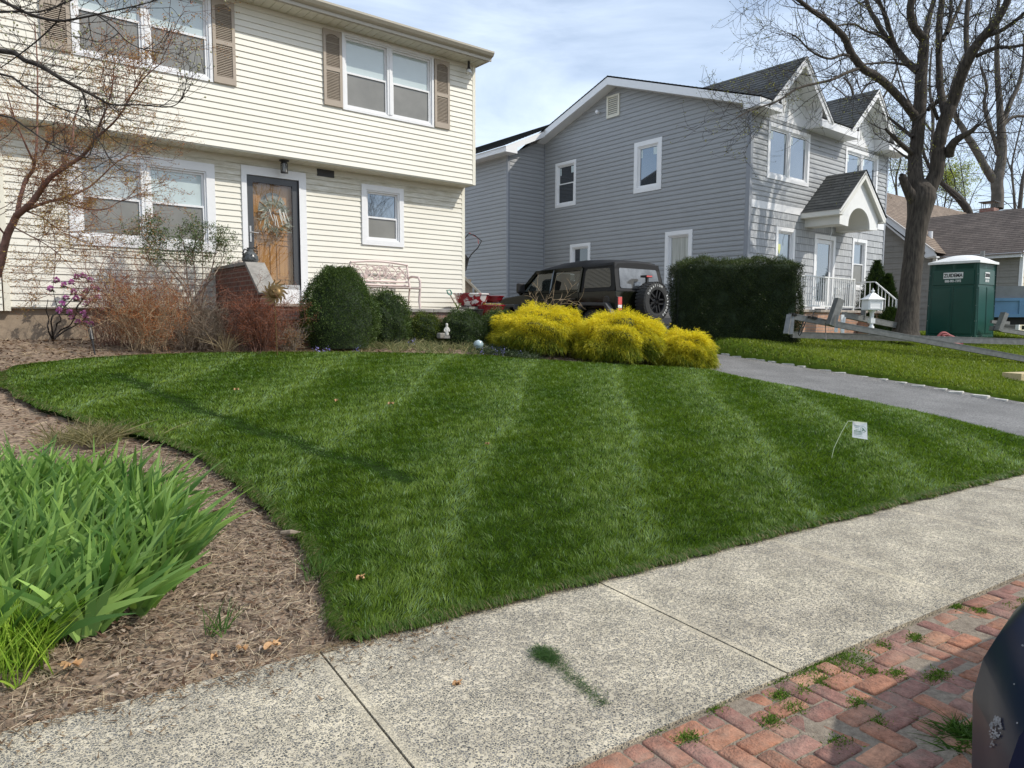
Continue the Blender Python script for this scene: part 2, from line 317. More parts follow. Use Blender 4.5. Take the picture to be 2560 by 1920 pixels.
def sheet(name, poly, lift, mat, step=.1, kind='structure', skirt=0.06):
    """a curved sheet of ground with this outline, its rim turned down"""
    poly = np.asarray(poly); x0, y0 = poly.min(0)-step; x1, y1 = poly.max(0)+step
    xs = np.arange(x0, x1, step); ys = np.arange(y0, y1, step); X, Y = np.meshgrid(xs, ys); nx = len(xs)
    cx, cy = X[:-1, :-1]+step/2, Y[:-1, :-1]+step/2; ins = pip(cx, cy, poly)
    jj, ii = np.nonzero(ins); a = jj*nx+ii; Fq = np.stack([a, a+1, a+nx+1, a+nx], 1)
    used, inv = np.unique(Fq, return_inverse=True); Fq = inv.reshape(Fq.shape); x = X.ravel()[used]; y = Y.ravel()[used]
    e = {}
    for f in Fq:
        for k in range(4):
            p, q = int(f[k]), int(f[(k+1) % 4]); e[(p, q)] = e.get((p, q), 0)+1
    rim = [(p, q) for (p, q) in e if (q, p) not in e]; rv = np.unique(np.array(rim).ravel())
    D, bx, by = dist_poly(x[rv], y[rv], poly); x[rv] = bx; y[rv] = by
    z = hgt(x, y)+lift; V = np.stack([x, y, z], 1); n0 = len(V)
    if skirt:
        mp = {int(r): n0+i for i, r in enumerate(rv)}; W = V[rv].copy(); W[:, 2] -= skirt+lift; V = np.vstack([V, W])
        Fq = np.vstack([Fq, np.array([[q, p, mp[p], mp[q]] for p, q in rim])])
    return tag(npmesh(name, V, Fq, mat, smooth=True), kind=kind)

SWU = [(-12, 0), (30, 0)]
def aggregate():
    m = bpy.data.materials.new('exposed_aggregate'); m.use_nodes = True; nt = m.node_tree; N = nt.nodes; L = nt.links; b = N['Principled BSDF']; b.inputs['Roughness'].default_value = .85
    t = N.new('ShaderNodeTexCoord'); o = t.outputs['Object']
    def vor(sc, f='F1'):
        v = N.new('ShaderNodeTexVoronoi'); v.feature = f; v.inputs['Scale'].default_value = sc; L.new(dist.outputs['Vector'], v.inputs['Vector']); return v
    n0 = N.new('ShaderNodeTexNoise'); n0.inputs['Scale'].default_value = 90; L.new(o, n0.inputs['Vector'])
    dist = N.new('ShaderNodeMixRGB'); dist.blend_type = 'ADD'; dist.inputs['Fac'].default_value = .012; L.new(o, dist.inputs['Color1']); L.new(n0.outputs['Color'], dist.inputs['Color2'])
    class W: outputs = {'Vector': dist.outputs['Color']}
    dist = W
    vc = vor(92); ve = vor(92, 'DISTANCE_TO_EDGE')
    st = N.new('ShaderNodeMapRange'); st.inputs['From Min'].default_value = .06; st.inputs['From Max'].default_value = .13; L.new(ve.outputs['Distance'], st.inputs['Value'])
    sp = N.new('ShaderNodeSeparateColor'); L.new(vc.outputs['Color'], sp.inputs['Color'])
    rp = N.new('ShaderNodeValToRGB'); e = rp.color_ramp.elements; e[0].position = 0; e[0].color = (.07, .07, .068, 1); e[1].position = .62; e[1].color = (.21, .20, .18, 1)
    for p, c in ((.80, (.25, .22, .18, 1)), (.86, (.48, .43, .34, 1)), (1., (.60, .53, .41, 1))):
        k = e.new(p); k.color = c
    L.new(sp.outputs[0], rp.inputs['Fac'])
    big = N.new('ShaderNodeTexNoise'); big.inputs['Scale'].default_value = 1.3; big.inputs['Detail'].default_value = 5; L.new(o, big.inputs['Vector'])
    pr = N.new('ShaderNodeValToRGB'); pr.color_ramp.elements[0].position = .3; pr.color_ramp.elements[1].position = .7; pr.color_ramp.elements[0].color = (.54, .465, .335, 1); pr.color_ramp.elements[1].color = (.72, .63, .45, 1); L.new(big.outputs['Fac'], pr.inputs['Fac'])
    # tooled smooth margins round each slab
    uvn = N.new('ShaderNodeSeparateXYZ'); L.new(t.outputs['UV'], uvn.inputs[0])
    def mod(sock, per):
        a = N.new('ShaderNodeMath'); a.operation = 'PINGPONG'; L.new(sock, a.inputs[0]); a.inputs[1].default_value = per/2; return a
    pu = mod(uvn.outputs['X'], 1.0); pv = mod(uvn.outputs['Y'], 1.0)
    mu = N.new('ShaderNodeMapRange'); mu.inputs['From Min'].default_value = .010; mu.inputs['From Max'].default_value = .030; mu.inputs['To Min'].default_value = .62; L.new(pu.outputs[0], mu.inputs['Value'])
    n2 = N.new('ShaderNodeMath'); n2.operation = 'MULTIPLY'; L.new(mu.outputs['Result'], n2.inputs[0]); L.new(st.outputs['Result'], n2.inputs[1])
    mr = N.new('ShaderNodeMath'); mr.operation = 'MAXIMUM'; mr.inputs[1].default_value = 0; L.new(n2.outputs[0], mr.inputs[0])
    x = N.new('ShaderNodeMix'); x.data_type = 'RGBA'; L.new(mr.outputs[0], x.inputs['Factor']); L.new(pr.outputs['Color'], x.inputs['A']); L.new(rp.outputs['Color'], x.inputs['B'])
    dn = N.new('ShaderNodeTexNoise'); dn.inputs['Scale'].default_value = 4; dn.inputs['Detail'].default_value = 8; L.new(o, dn.inputs['Vector'])
    dr = N.new('ShaderNodeMapRange'); dr.inputs['From Min'].default_value = .3; dr.inputs['From Max'].default_value = .65; dr.inputs['To Min'].default_value = .66; dr.inputs['To Max'].default_value = 1.04; L.new(dn.outputs['Fac'], dr.inputs['Value'])
    y = N.new('ShaderNodeMix'); y.data_type = 'RGBA'; y.blend_type = 'MULTIPLY'; y.inputs['Factor'].default_value = 1; L.new(x.outputs['Result'], y.inputs['A']); L.new(dr.outputs['Result'], y.inputs['B']); L.new(y.outputs['Result'], b.inputs['Base Color'])
    u = N.new('ShaderNodeBump'); u.inputs['Strength'].default_value = .55; u.inputs['Distance'].default_value = .004; L.new(mr.outputs[0], u.inputs['Height']); L.new(u.outputs['Normal'], b.inputs['Normal'])
    return m
M['aggregate'] = aggregate()
# slabs: u edges of the panels, cut where the photo shows open joints
edges = [-10.9, -9.38, -7.85, -6.32, -4.8, -3.27, -1.28, .27, 1.885, 3.41, 6.46, 8.0, 9.52, 12.6, 15.7, 18.8, 22, 26, 30, 40]
sub = [1.92+0, 3.42, 4.95, 6.47]
mb = MB()
for a, b in zip(edges[:-1], edges[1:]):
    g = .004; jz = .003*R.uniform(-1, 1); n = max(1, int(round((b-a)/1.52)))
    for q in range(n):                                       # a scored panel inside a longer slab keeps its smooth margin
        u0 = a+(b-a)*q/n+(g if q == 0 else 0); u1 = a+(b-a)*(q+1)/n-(g if q == n-1 else 0)
        P = [sw(u0, -1.275), sw(u1, -1.275), sw(u1, 0), sw(u0, 0)]
        mb.face([(x, y, .0+jz) for x, y in P], [(0, .0), (1, .0), (1, 1), (0, 1)])
    P = [sw(a+g, -1.275), sw(b-g, -1.275), sw(b-g, 0), sw(a+g, 0)]
    for i in range(4):
        p, q = P[i], P[(i+1) % 4]; mb.face([(p[0], p[1], jz), (p[0], p[1], -.1), (q[0], q[1], -.1), (q[0], q[1], jz)], [(.5, .5)]*4)
tag(mb.build('sidewalk', M['aggregate']), kind='structure')

# brick strip in herringbone between sidewalk and kerb, every brick modelled, with sand bed
def brickpave():
    m = mat('paver', (.3, .13, .09), .9, bump=.9, bscale=95); N = m.node_tree.nodes; L = m.node_tree.links; b = N['Principled BSDF']
    a = N.new('ShaderNodeAttribute'); a.attribute_name = 'Col'; t = N.new('ShaderNodeTexCoord'); n = N.new('ShaderNodeTexNoise'); n.inputs['Scale'].default_value = 26; n.inputs['Detail'].default_value = 8; n.inputs['Roughness'].default_value = .7; L.new(t.outputs['Object'], n.inputs['Vector'])
    r = N.new('ShaderNodeMapRange'); r.inputs['From Min'].default_value = .3; r.inputs['From Max'].default_value = .7; r.inputs['To Min'].default_value = .48; r.inputs['To Max'].default_value = 1.3; L.new(n.outputs['Fac'], r.inputs['Value'])
    x = N.new('ShaderNodeMix'); x.data_type = 'RGBA'; x.blend_type = 'MULTIPLY'; x.inputs['Factor'].default_value = 1; L.new(a.outputs['Color'], x.inputs['A']); L.new(r.outputs['Result'], x.inputs['B'])
    n2 = N.new('ShaderNodeTexNoise'); n2.inputs['Scale'].default_value = 5; n2.inputs['Detail'].default_value = 9; n2.inputs['Roughness'].default_value = .75; L.new(t.outputs['Object'], n2.inputs['Vector'])
    r2 = N.new('ShaderNodeMapRange'); r2.inputs['From Min'].default_value = .44; r2.inputs['From Max'].default_value = .70; r2.inputs['To Max'].default_value = .52; L.new(n2.outputs['Fac'], r2.inputs['Value'])
    y = N.new('ShaderNodeMix'); y.data_type = 'RGBA'; y.inputs['B'].default_value = (.33, .26, .20, 1); L.new(r2.outputs['Result'], y.inputs['Factor']); L.new(x.outputs['Result'], y.inputs['A']); L.new(y.outputs['Result'], b.inputs['Base Color'])
    return m
bv, bf, bc = [], [], []
w = .093
def addbrick(cu, cv, lu, lv):
    ang = R.gauss(0, .02); dz = R.gauss(-.012, .0035); tx, ty = R.gauss(0, .018), R.gauss(0, .018); g = .0022+R.random()*.0025
    hu, hv = lu/2-g, lv/2-g; r = .005
    base = R.choice([(.38, .165, .095), (.45, .21, .125), (.33, .15, .10), (.27, .13, .10), (.47, .24, .145), (.39, .18, .11), (.31, .155, .12)])
    k = R.uniform(.8, 1.12); col = [min(1, c*k) for c in base]; n = len(bv)
    for (iu, iv, zz) in ((hu, hv, -.05), (hu, hv, -.006), (hu-r, hv-r, 0)):
        q = .35*iv
        ring = [(-iu, -iv+.01), (-iu+.01, -iv), (0, -iv+R.gauss(0, .0008)), (iu-.01, -iv), (iu, -iv+.01), (iu, iv-.01), (iu-.01, iv), (0, iv), (-iu+.01, iv), (-iu, iv-.01)]
        for a, b in ring:
            a, b = a+R.gauss(0, .0007), b+R.gauss(0, .0007)
            u = a*math.cos(ang)-b*math.sin(ang); v = a*math.sin(ang)+b*math.cos(ang); X, Y = sw(cu+u, cv+v); bv.append((X, Y, dz+zz+a*tx+b*ty)); bc.append(col)
    for l in (0, 1):
        for i in range(10): bf.append((n+l*10+i, n+l*10+(i+1) % 10, n+(l+1)*10+(i+1) % 10, n+(l+1)*10+i))
    t = n+20
    bf.extend([(t, t+1, t+8, t+9), (t+1, t+2, t+7, t+8), (t+2, t+3, t+6, t+7), (t+3, t+4, t+5, t+6)])
for i in range(-9, 104):
    for j in range(0, 15):
        u = i*w; v = -1.285-(j+.5)*w; c = (i-j) % 4
        if c == 0: addbrick(u+w, v, 2*w, w)
        elif c == 3: addbrick(u+w/2, v-w/2+0*w, w, 2*w)
        elif j == 0 and c == 2: addbrick(u+w/2, v, w, w)
M['paver'] = brickpave()
tag(npmesh('brick_paving', bv, bf, M['paver'], col=np.array(bc)), kind='structure')
M['sand'] = mat('sandy_joint', (.17, .135, .10), .95, col2=(.30, .25, .19), vscale=40, bump=.8, bscale=150)
P = [sw(-14, -1.28), sw(60, -1.28), sw(60, -2.75), sw(-14, -2.75)]
mb = MB(); mb.face([(x, y, -.0165) for x, y in P]); tag(mb.build('joint_sand', M['sand']), kind='structure')
mb = MB(); 
for a in range(-10, 40, 2):
    P = [sw(a+.01, -2.9), sw(a+1.99, -2.9), sw(a+1.99, -2.75), sw(a+.01, -2.75)]
    n = mb.add([(x, y, -.16) for x, y in P]+[(x, y, -.012) for x, y in P])
    for q in ((4, 5, 6, 7), (0, 1, 5, 4), (1, 2, 6, 5), (2, 3, 7, 6), (3, 0, 4, 7)): mb.f.append(tuple(n+i for i in q)); mb.uv += [(0, 0)]*4
tag(mb.build('kerb', M['step_stone']), kind='structure')
P = [sw(-60, -2.9), sw(120, -2.9), sw(120, -12), sw(-60, -12)]
mb = MB(); mb.face([(x, y, -.084) for x, y in P]); tag(mb.build('street', M['road']), kind='structure')

# driveway
DL = [(10.03, 2.05), (10.2, 2.75), (10.63, 3.8), (10.70, 4.7), (10.77, 6.2), (10.3, 7.9), (9.4, 10.4), (9.4, 24)]
DR = [(13.2, 24), (13.02, 9), (13.06, 7), (13.14, 5), (13.16, 3.5), (13.3, 1.72)]
sheet('driveway', DL+DR, .012, M['asphalt'], .14, skirt=.12)

# lawn
LF = [(.57, 9.8), (.72, 10.19), (1.01, 10.35), (1.54, 10.55), (2.09, 10.61), (2.98, 10.57), (3.92, 10.41), (4.92, 10.16), (5.95, 9.81), (7.0, 9.36), (7.4, 8.95), (8.17, 8.38), (9.16, 7.75), (9.9, 7.35), (10.45, 7.2)]
LR = [(10.7, 6.2), (10.63, 4.7), (10.5, 3.8), (10.1, 2.8), (9.95, 2.06)]
LB = [(9, 2.15), (6, 2.46), (3, 2.775), (1.43, 2.94)]
LL = [(1.46, 3.21), (1.56, 3.47), (1.65, 3.81), (1.67, 4.17), (1.68, 4.59), (1.68, 5.08), (1.61, 6.09), (1.49, 6.43), (1.32, 6.82), (1.14, 7.06), (.97, 7.56), (.76, 8.03), (.63, 8.6), (.54, 9.21)]
LAWN = LF+LR+LB+LL
sheet('lawn', LAWN, .03, M['turf_under'], .09, skirt=.07)
NL = [(13.10, 9.4), (13.12, 7), (13.20, 5), (13.24, 3.5), (13.4, 1.75), (20, 1.07), (40, -1.03), (40, 9), (29, 8), (24.2, 9.6), (20.9, 8.9), (15.9, 9.05), (14.4, 9.8)]
sheet('neighbour_lawn', NL, .03, mat('lighter_turf_base', (.085, .13, .014), .95, spec=.05, var=.4, vscale=9, bump=.5), .16)

def blades(P, D, L, W, bend, segs, col, tipcol=None, side=None):
    """flat tapering blades: base points, directions, lengths, widths, bend vectors -> vertices, quads, colours"""
    n = len(P); P = np.asarray(P, float); D = np.asarray(D, float); L = np.broadcast_to(L, n)[:, None]; W = np.broadcast_to(W, n)[:, None]
    if side is None:
        a = rng.uniform(0, 2*np.pi, n); side = np.stack([np.cos(a), np.sin(a), np.zeros(n)], 1)
    V, C = [], []
    tipcol = col if tipcol is None else tipcol
    for k in range(segs+1):
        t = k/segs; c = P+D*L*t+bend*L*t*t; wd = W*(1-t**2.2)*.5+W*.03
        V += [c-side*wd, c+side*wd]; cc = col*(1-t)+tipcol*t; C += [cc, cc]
    V = np.stack(V, 1).reshape(-1, 3); C = np.stack(C, 1).reshape(-1, 3); b = np.arange(n)[:, None]*(2*(segs+1))
    Q = np.concatenate([b+np.array([2*k, 2*k+1, 2*k+3, 2*k+2])[None, :] for k in range(segs)], 0)
    return V, Q, C
def leaves(P, A, L, W, col, side=None):
    """rhomb leaves at P along A"""
    n = len(P); A = A/np.linalg.norm(A, axis=1, keepdims=True)
    if side is None:
        r = rng.normal(size=(n, 3)); side = np.cross(A, r); side /= np.linalg.norm(side, axis=1, keepdims=True)+1e-9
    L = np.broadcast_to(L, n)[:, None]; W = np.broadcast_to(W, n)[:, None]
    V = np.stack([P, P+A*L*.5-side*W*.5, P+A*L, P+A*L*.5+side*W*.5], 1).reshape(-1, 3); Q = np.arange(4*n).reshape(-1, 4)
    return V, Q, np.repeat(col, 4, 0)
def merge(parts):
    V, Q, C, k = [], [], [], 0
    for v, q, c in parts: V.append(v); Q.append(q+k); C.append(c); k += len(v)
    return np.vstack(V), np.vstack(Q), np.vstack(C)
def colmix(a, b, t, jit=.12):
    t = np.clip(t, 0, 1)[:, None]; c = np.array(a)*(1-t)+np.array(b)*t; return c*(1+rng.normal(0, jit, (len(t), 1)))
def clump(x, y): return .5+.5*(np.sin(x*2.1+1.7*np.sin(y*1.3))*np.sin(y*2.4+1.9*np.sin(x*1.1+.5))*.6+.4*np.sin(x*5.3+2*np.sin(y*4.1))*np.sin(y*6.1+x*2.3))

def turf(name, poly, N, box, dens, colA, colB, h, wfac, lift, stripes=True, kind='stuff', pale=(.23, .34, .16)):
    x = rng.uniform(box[0], box[1], N); y = rng.uniform(box[2], box[3], N); d = np.hypot(x, y)
    k = (rng.random(N) < dens(d)) & pip(x, y, poly); x, y, d = x[k], y[k], d[k]; n = len(x)
    z = hgt(x, y)+lift; P = np.stack([x, y, z], 1)
    a = rng.uniform(0, 2*np.pi, n); lean = rng.gamma(2., .14, n); D = np.stack([np.cos(a)*lean, np.sin(a)*lean, np.ones(n)], 1)
    u = (x-y)/math.sqrt(2); v = (x+y)/math.sqrt(2); cl = clump(x, y); wv = .05*np.sin(v*1.4)+.02*np.sin(v*5)
    t = np.clip(.12+.42*cl+rng.normal(0, .16, n), 0, 1)
    if stripes:
        ph = ((u-.43+wv)/1.31) % 1.0; ph = np.minimum(ph, 1-ph)
        line = np.exp(-(ph*1.31/.075)**2)*(.1+.9*clump(v*1.5, u*4)); band = np.cos(2*np.pi*(u-.43+wv*2)/1.31*1.0+.9)
        band = band*(.35+.65*clump(u*2+4, v*1.1)); D[:, 0] += .26*band; D[:, 1] += .26*band; D[:, 0] += .3*line; D[:, 1] -= .3*line
        t += .10*band+.85*line; lineX = line; dx = x-(1.62+(2.75-1.62)*np.clip((9.24-y)/4.48, 0, 1)**1.0-.12*np.sin(np.clip((9.24-y)/4.48, 0, 1)*np.pi)); tr = np.exp(-((dx+.03*np.sin(y*7))/.10)**2)*(.65+.35*clump(x*3, y*2))*(y > 4.6)*(y < 9.4)  # mowing sheen of the leaning blades is also put into their colour
        sw1 = np.sin(x*19+2*np.sin(y*13))*np.cos(y*17+1.5*np.sin(x*11)); sw2 = np.sin(y*21+2*np.sin(x*15+1))*np.cos(x*16+y*5); D[:, 0] += .42*sw1; D[:, 1] += .42*sw2; t += .10*sw1
        D[:, 0] *= (1-.5*tr); t -= .8*tr;  # wheel track: shade of pressed grass put into darker blade colour
    D /= np.linalg.norm(D, axis=1, keepdims=True); bend = np.stack([D[:, 0]*.5, D[:, 1]*.5, -.18*np.ones(n)], 1)
    L = h*rng.uniform(.5, 1.35, n)*(.85+.3*cl)*((1-.8*tr) if stripes else 1); W = wfac*np.clip(d, 3, 20)*rng.uniform(.7, 1.3, n)
    col = colmix(colA, colB, t, .16); pl = rng.random(n) < (.03+.10*np.clip(t, 0, 1)+(.45*line if stripes else 0)); col[pl] = np.array(pale)*rng.uniform(.7, 1.3, (pl.sum(), 1))  # pale blades: highlights painted as colour, most along the mown lines
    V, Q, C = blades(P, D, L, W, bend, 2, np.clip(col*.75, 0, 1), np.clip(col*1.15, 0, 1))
    return tag(npmesh(name, V, Q, M['grass'], col=C), 'mown lawn grass' if kind == 'stuff' else None, 'grass', kind=kind)
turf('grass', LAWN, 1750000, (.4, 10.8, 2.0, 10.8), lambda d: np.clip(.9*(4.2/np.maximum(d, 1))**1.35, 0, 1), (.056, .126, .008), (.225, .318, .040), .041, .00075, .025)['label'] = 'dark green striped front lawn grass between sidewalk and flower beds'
o = turf('grass', NL, 500000, (13.1, 36, -1, 10), lambda d: np.clip((13./np.maximum(d, 1))**2, 0, 1), (.11, .17, .014), (.31, .36, .05), .06, .0010, .025, stripes=False, pale=(.26, .30, .10))
o['label'] = 'lighter yellow green neighbour lawn beyond the driveway'
# fringe of longer blades hanging over the lawn's rim
def fringe(poly, n, out=.03):
    poly = np.asarray(poly, float); seg = np.diff(poly, axis=0); L = np.hypot(seg[:, 0], seg[:, 1]); c = np.concatenate([[0], np.cumsum(L)]); t = rng.uniform(0, c[-1], n); i = np.clip(np.searchsorted(c, t)-1, 0, len(seg)-1)
    f = (t-c[i])/L[i]; p = poly[i]+seg[i]*f[:, None]; nr = np.stack([seg[i][:, 1], -seg[i][:, 0]], 1)/L[i][:, None]
    off = rng.normal(-.02, .022, n)+.022*wob(p[:, 0], p[:, 1], 4.); P = np.stack([p[:, 0]+nr[:, 0]*off, p[:, 1]+nr[:, 1]*off, hgt(p[:, 0], p[:, 1])+.02], 1)
    D = np.stack([nr[:, 0]*.45+rng.normal(0, .35, n), nr[:, 1]*.45+rng.normal(0, .35, n), np.ones(n)], 1); D /= np.linalg.norm(D, axis=1, keepdims=True)
    dd = np.hypot(p[:, 0], p[:, 1]); col = colmix((.04, .10, .008), (.12, .20, .025), rng.random(n)); dry = rng.random(n) < .16; col[dry] = (.26, .21, .11)
    return blades(P, D, rng.uniform(.025, .055, n), .0009*np.clip(dd, 3, 12), np.stack([nr[:, 0]*.5, nr[:, 1]*.5, -.35*np.ones(n)], 1), 3, col*.8, col)
V, Q, C = merge([fringe(LR[-1:]+LB, 30000), fringe([LB[-1]]+LL+LF[:3], 26000), fringe(LF, 14000)])
tag(npmesh('lawn_edge_grass', V, Q, M['grass'], col=C), 'ragged fringe of longer grass along the lawn edge', 'grass', kind='stuff')
# dry straw colored band along sidewalk edge
n = 9000; u = rng.uniform(.2, 9.5, n); v = rng.normal(-.005, .02, n); xy = np.array([sw(a, b) for a, b in zip(u, v)]); P = np.c_[xy, .004+rng.random(n)*.01]
a = rng.uniform(0, 6.28, n); D = np.stack([np.cos(a), np.sin(a), rng.uniform(0, .3, n)], 1); c = colmix((.15, .10, .06), (.36, .28, .17), rng.random(n))
V, Q, C = blades(P, D, rng.uniform(.015, .05, n), .003, np.zeros((n, 3)), 1, c); tag(npmesh('dry_clippings', V, Q, M['matte_leaf'], col=C), 'dry clippings lying along the sidewalk edge of the lawn', 'clippings', kind='stuff')

# ---- bark chips, straw and twigs on the beds
n = 110000; x = rng.uniform(-3, 11.5, n); y = rng.uniform(2.4, 12.8, n); s = y-(3.09-.105*x); d = np.hypot(x, y)
k = (s > rng.normal(-.02, .05, n)) & ~pip(x, y, LAWN) & (rng.random(n) < np.clip(5.5/d, .25, 1)) & ~((x > 9.9) & (y < 7.2)) & (x < 10.2); x, y, d = x[k], y[k], d[k]; n = len(x)
P = np.stack([x, y, ground_z(x, y)+rng.uniform(.0, .02, n)], 1); a = rng.uniform(0, 6.28, n); D = np.stack([np.cos(a), np.sin(a), rng.normal(.05, .22, n)], 1)
c = colmix((.085, .05, .034), (.34, .23, .155), rng.random(n)**1.6, .2); straw = rng.random(n) < .26; c[straw] = np.array((.58, .47, .32))*rng.uniform(.6, 1.1, (straw.sum(), 1))
side = np.stack([-np.sin(a), np.cos(a), rng.normal(0, .5, n)], 1)
m2 = 42000; x2 = rng.uniform(-1.8, 1.75, m2); y2 = rng.uniform(2.55, 6.5, m2); s2 = y2-(3.09-.105*x2); k2 = (s2 > rng.normal(-.01, .04, m2)) & ~pip(x2, y2, LAWN); x2, y2 = x2[k2], y2[k2]; m2 = len(x2)
P2 = np.stack([x2, y2, ground_z(x2, y2)+rng.uniform(.004, .03, m2)], 1); a2 = rng.uniform(0, 6.28, m2); D2 = np.stack([np.cos(a2), np.sin(a2), rng.normal(.03, .18, m2)], 1); st2 = rng.random(m2) < .4
c2 = colmix((.11, .075, .055), (.46, .37, .29), rng.random(m2)**1.4, .2); c2[st2] = np.array((.62, .51, .36))*rng.uniform(.6, 1.15, (st2.sum(), 1))
Vb, Qb, Cb = blades(P2, D2, np.where(st2, rng.uniform(.04, .14, m2), rng.uniform(.012, .045, m2)), np.where(st2, .0022, rng.uniform(.004, .013, m2)), rng.normal(0, .25, (m2, 3))*np.array([1, 1, .2]), 3, c2, c2, np.stack([-np.sin(a2), np.cos(a2), rng.normal(0, .4, m2)], 1))
tag(npmesh('straw_mulch', Vb, Qb, M['matte_leaf'], col=Cb), 'matted straw and bark chips in the near bed beside the irises', 'mulch', kind='stuff')
V, Q, C = blades(P, D, np.where(straw, rng.uniform(.05, .16, n), rng.uniform(.015, .06, n)), np.where(straw, .0035, rng.uniform(.005, .016, n))*np.clip(d/5, 1, 2), rng.normal(0, .18, (n, 3))*np.array([1, 1, .3]), 2, c, c*1.1, side)
tag(npmesh('mulch_chips', V, Q, M['matte_leaf'], col=C), 'brown bark chips and straw scattered over the garden beds', 'mulch', kind='stuff')
# chips spilled on the sidewalk near lower left
n = 900; u = rng.uniform(-1.6, .9, n); v = -np.abs(rng.exponential(.10, n)); xy = np.array([sw(a, b) for a, b in zip(u, v)]); P = np.c_[xy, np.full(n, .006)]; a = rng.uniform(0, 6.28, n); D = np.stack([np.cos(a), np.sin(a), rng.uniform(0, .1, n)], 1)
V, Q, C = blades(P, D, rng.uniform(.01, .05, n), rng.uniform(.003, .012, n), np.zeros((n, 3)), 1, colmix((.09, .055, .035), (.30, .21, .13), rng.random(n)), side=np.stack([-np.sin(a), np.cos(a), np.zeros(n)], 1))
tag(npmesh('spilled_mulch', V, Q, M['matte_leaf'], col=C), 'loose bark chips spilled onto the sidewalk at the bed', 'mulch', kind='stuff')
# soil face of the cut lawn edge
# clippings pile on the sidewalk
n = 2300; t = np.where(rng.random(n) < .62, np.clip(rng.normal(.13, .09, n), 0, 1), rng.random(n)); u0, v0 = sw(0, 0)
pa, pb = np.array([1.98, 2.40]), np.array([2.02, 1.90]); pa = np.array(hit(1345, 1628)[:2]); pb = np.array(hit(1515, 1765)[:2]); q = pa+(pb-pa)*t[:, None]; sd = np.array([-(pb-pa)[1], (pb-pa)[0]]); sd = sd/np.hypot(*sd); q = q+sd*(rng.normal(0, 1, n)*(.020+.010*np.exp(-((t-.12)/.16)**2)))[:, None]
P = np.c_[q, .004+rng.random(n)*.016*(1-t)]; a = rng.uniform(0, 6.28, n); D = np.stack([np.cos(a), np.sin(a), rng.uniform(-.05, .45, n)], 1)
V, Q, C = blades(P, D, rng.uniform(.01, .035, n), .0022, rng.normal(0, .2, (n, 3)), 2, colmix((.02, .06, .01), (.07, .14, .03), rng.random(n)))
tag(npmesh('grass_clippings', V, Q, M['grass'], col=C), 'smeared heap of green grass clippings on the sidewalk slab', 'clippings', kind='stuff')
# weeds in the brick joints
cs = [hit(*p) for p in ((2000, 1655), (2060, 1650), (1940, 1690), (2110, 1640), (1950, 1735), (2010, 1720), (2060, 1700), (1640, 1810), (2240, 1680), (2170, 1675), (2330, 1690), (2290, 1590), (2210, 1605), (2140, 1750), (2350, 1680), (2450, 1520), (2530, 1510), (2390, 1510), (1790, 1764), (1720, 1840), (2200, 1800), (2100, 1850), (1985, 1765), (2560, 1500), (1930, 1795))]
parts = []
for i, c in enumerate(cs):
    n = int(430*(2.6 if i in (0, 1, 3) else .5+R.random()*.5)); sp = .05 if i in (0, 1, 3) else .017
    P = np.c_[c[0]+rng.normal(0, sp*1.5, n), c[1]+rng.normal(0, sp, n), np.full(n, -.02)]; a = rng.uniform(0, 6.28, n); D = np.stack([np.cos(a)*.7, np.sin(a)*.7, rng.uniform(.3, 1, n)], 1)
    parts.append(leaves(P+D*.008, D, rng.uniform(.006, .018, n), rng.uniform(.003, .006, n), colmix((.05, .11, .015), (.20, .30, .05), rng.random(n))))
n = 9000; i0 = rng.integers(0, 100, n); j0 = rng.integers(0, 14, n); along = rng.random(n) < .5
u = np.where(along, i0*w+rng.normal(0, .003, n), (i0+rng.random(n))*w); v = -1.285-np.where(along, (j0+rng.random(n))*w, j0*w+rng.normal(0, .003, n)); keep = clump(u*3, v*4) > .55; u, v = u[keep], v[keep]; n = len(u)
xy = np.array([sw(a, b) for a, b in zip(u, v)]); a = rng.uniform(0, 6.28, n); D = np.stack([np.cos(a), np.sin(a), rng.uniform(.2, 1, n)], 1)
parts.append(leaves(np.c_[xy, np.full(n, -.018)], D, rng.uniform(.004, .012, n), .004, colmix((.035, .075, .015), (.11, .17, .04), rng.random(n))))
V, Q, C = merge(parts); tag(npmesh('joint_weeds', V, Q, M['matte_leaf'], col=C), 'small green weeds and moss growing between the paving bricks', 'weeds', kind='stuff')
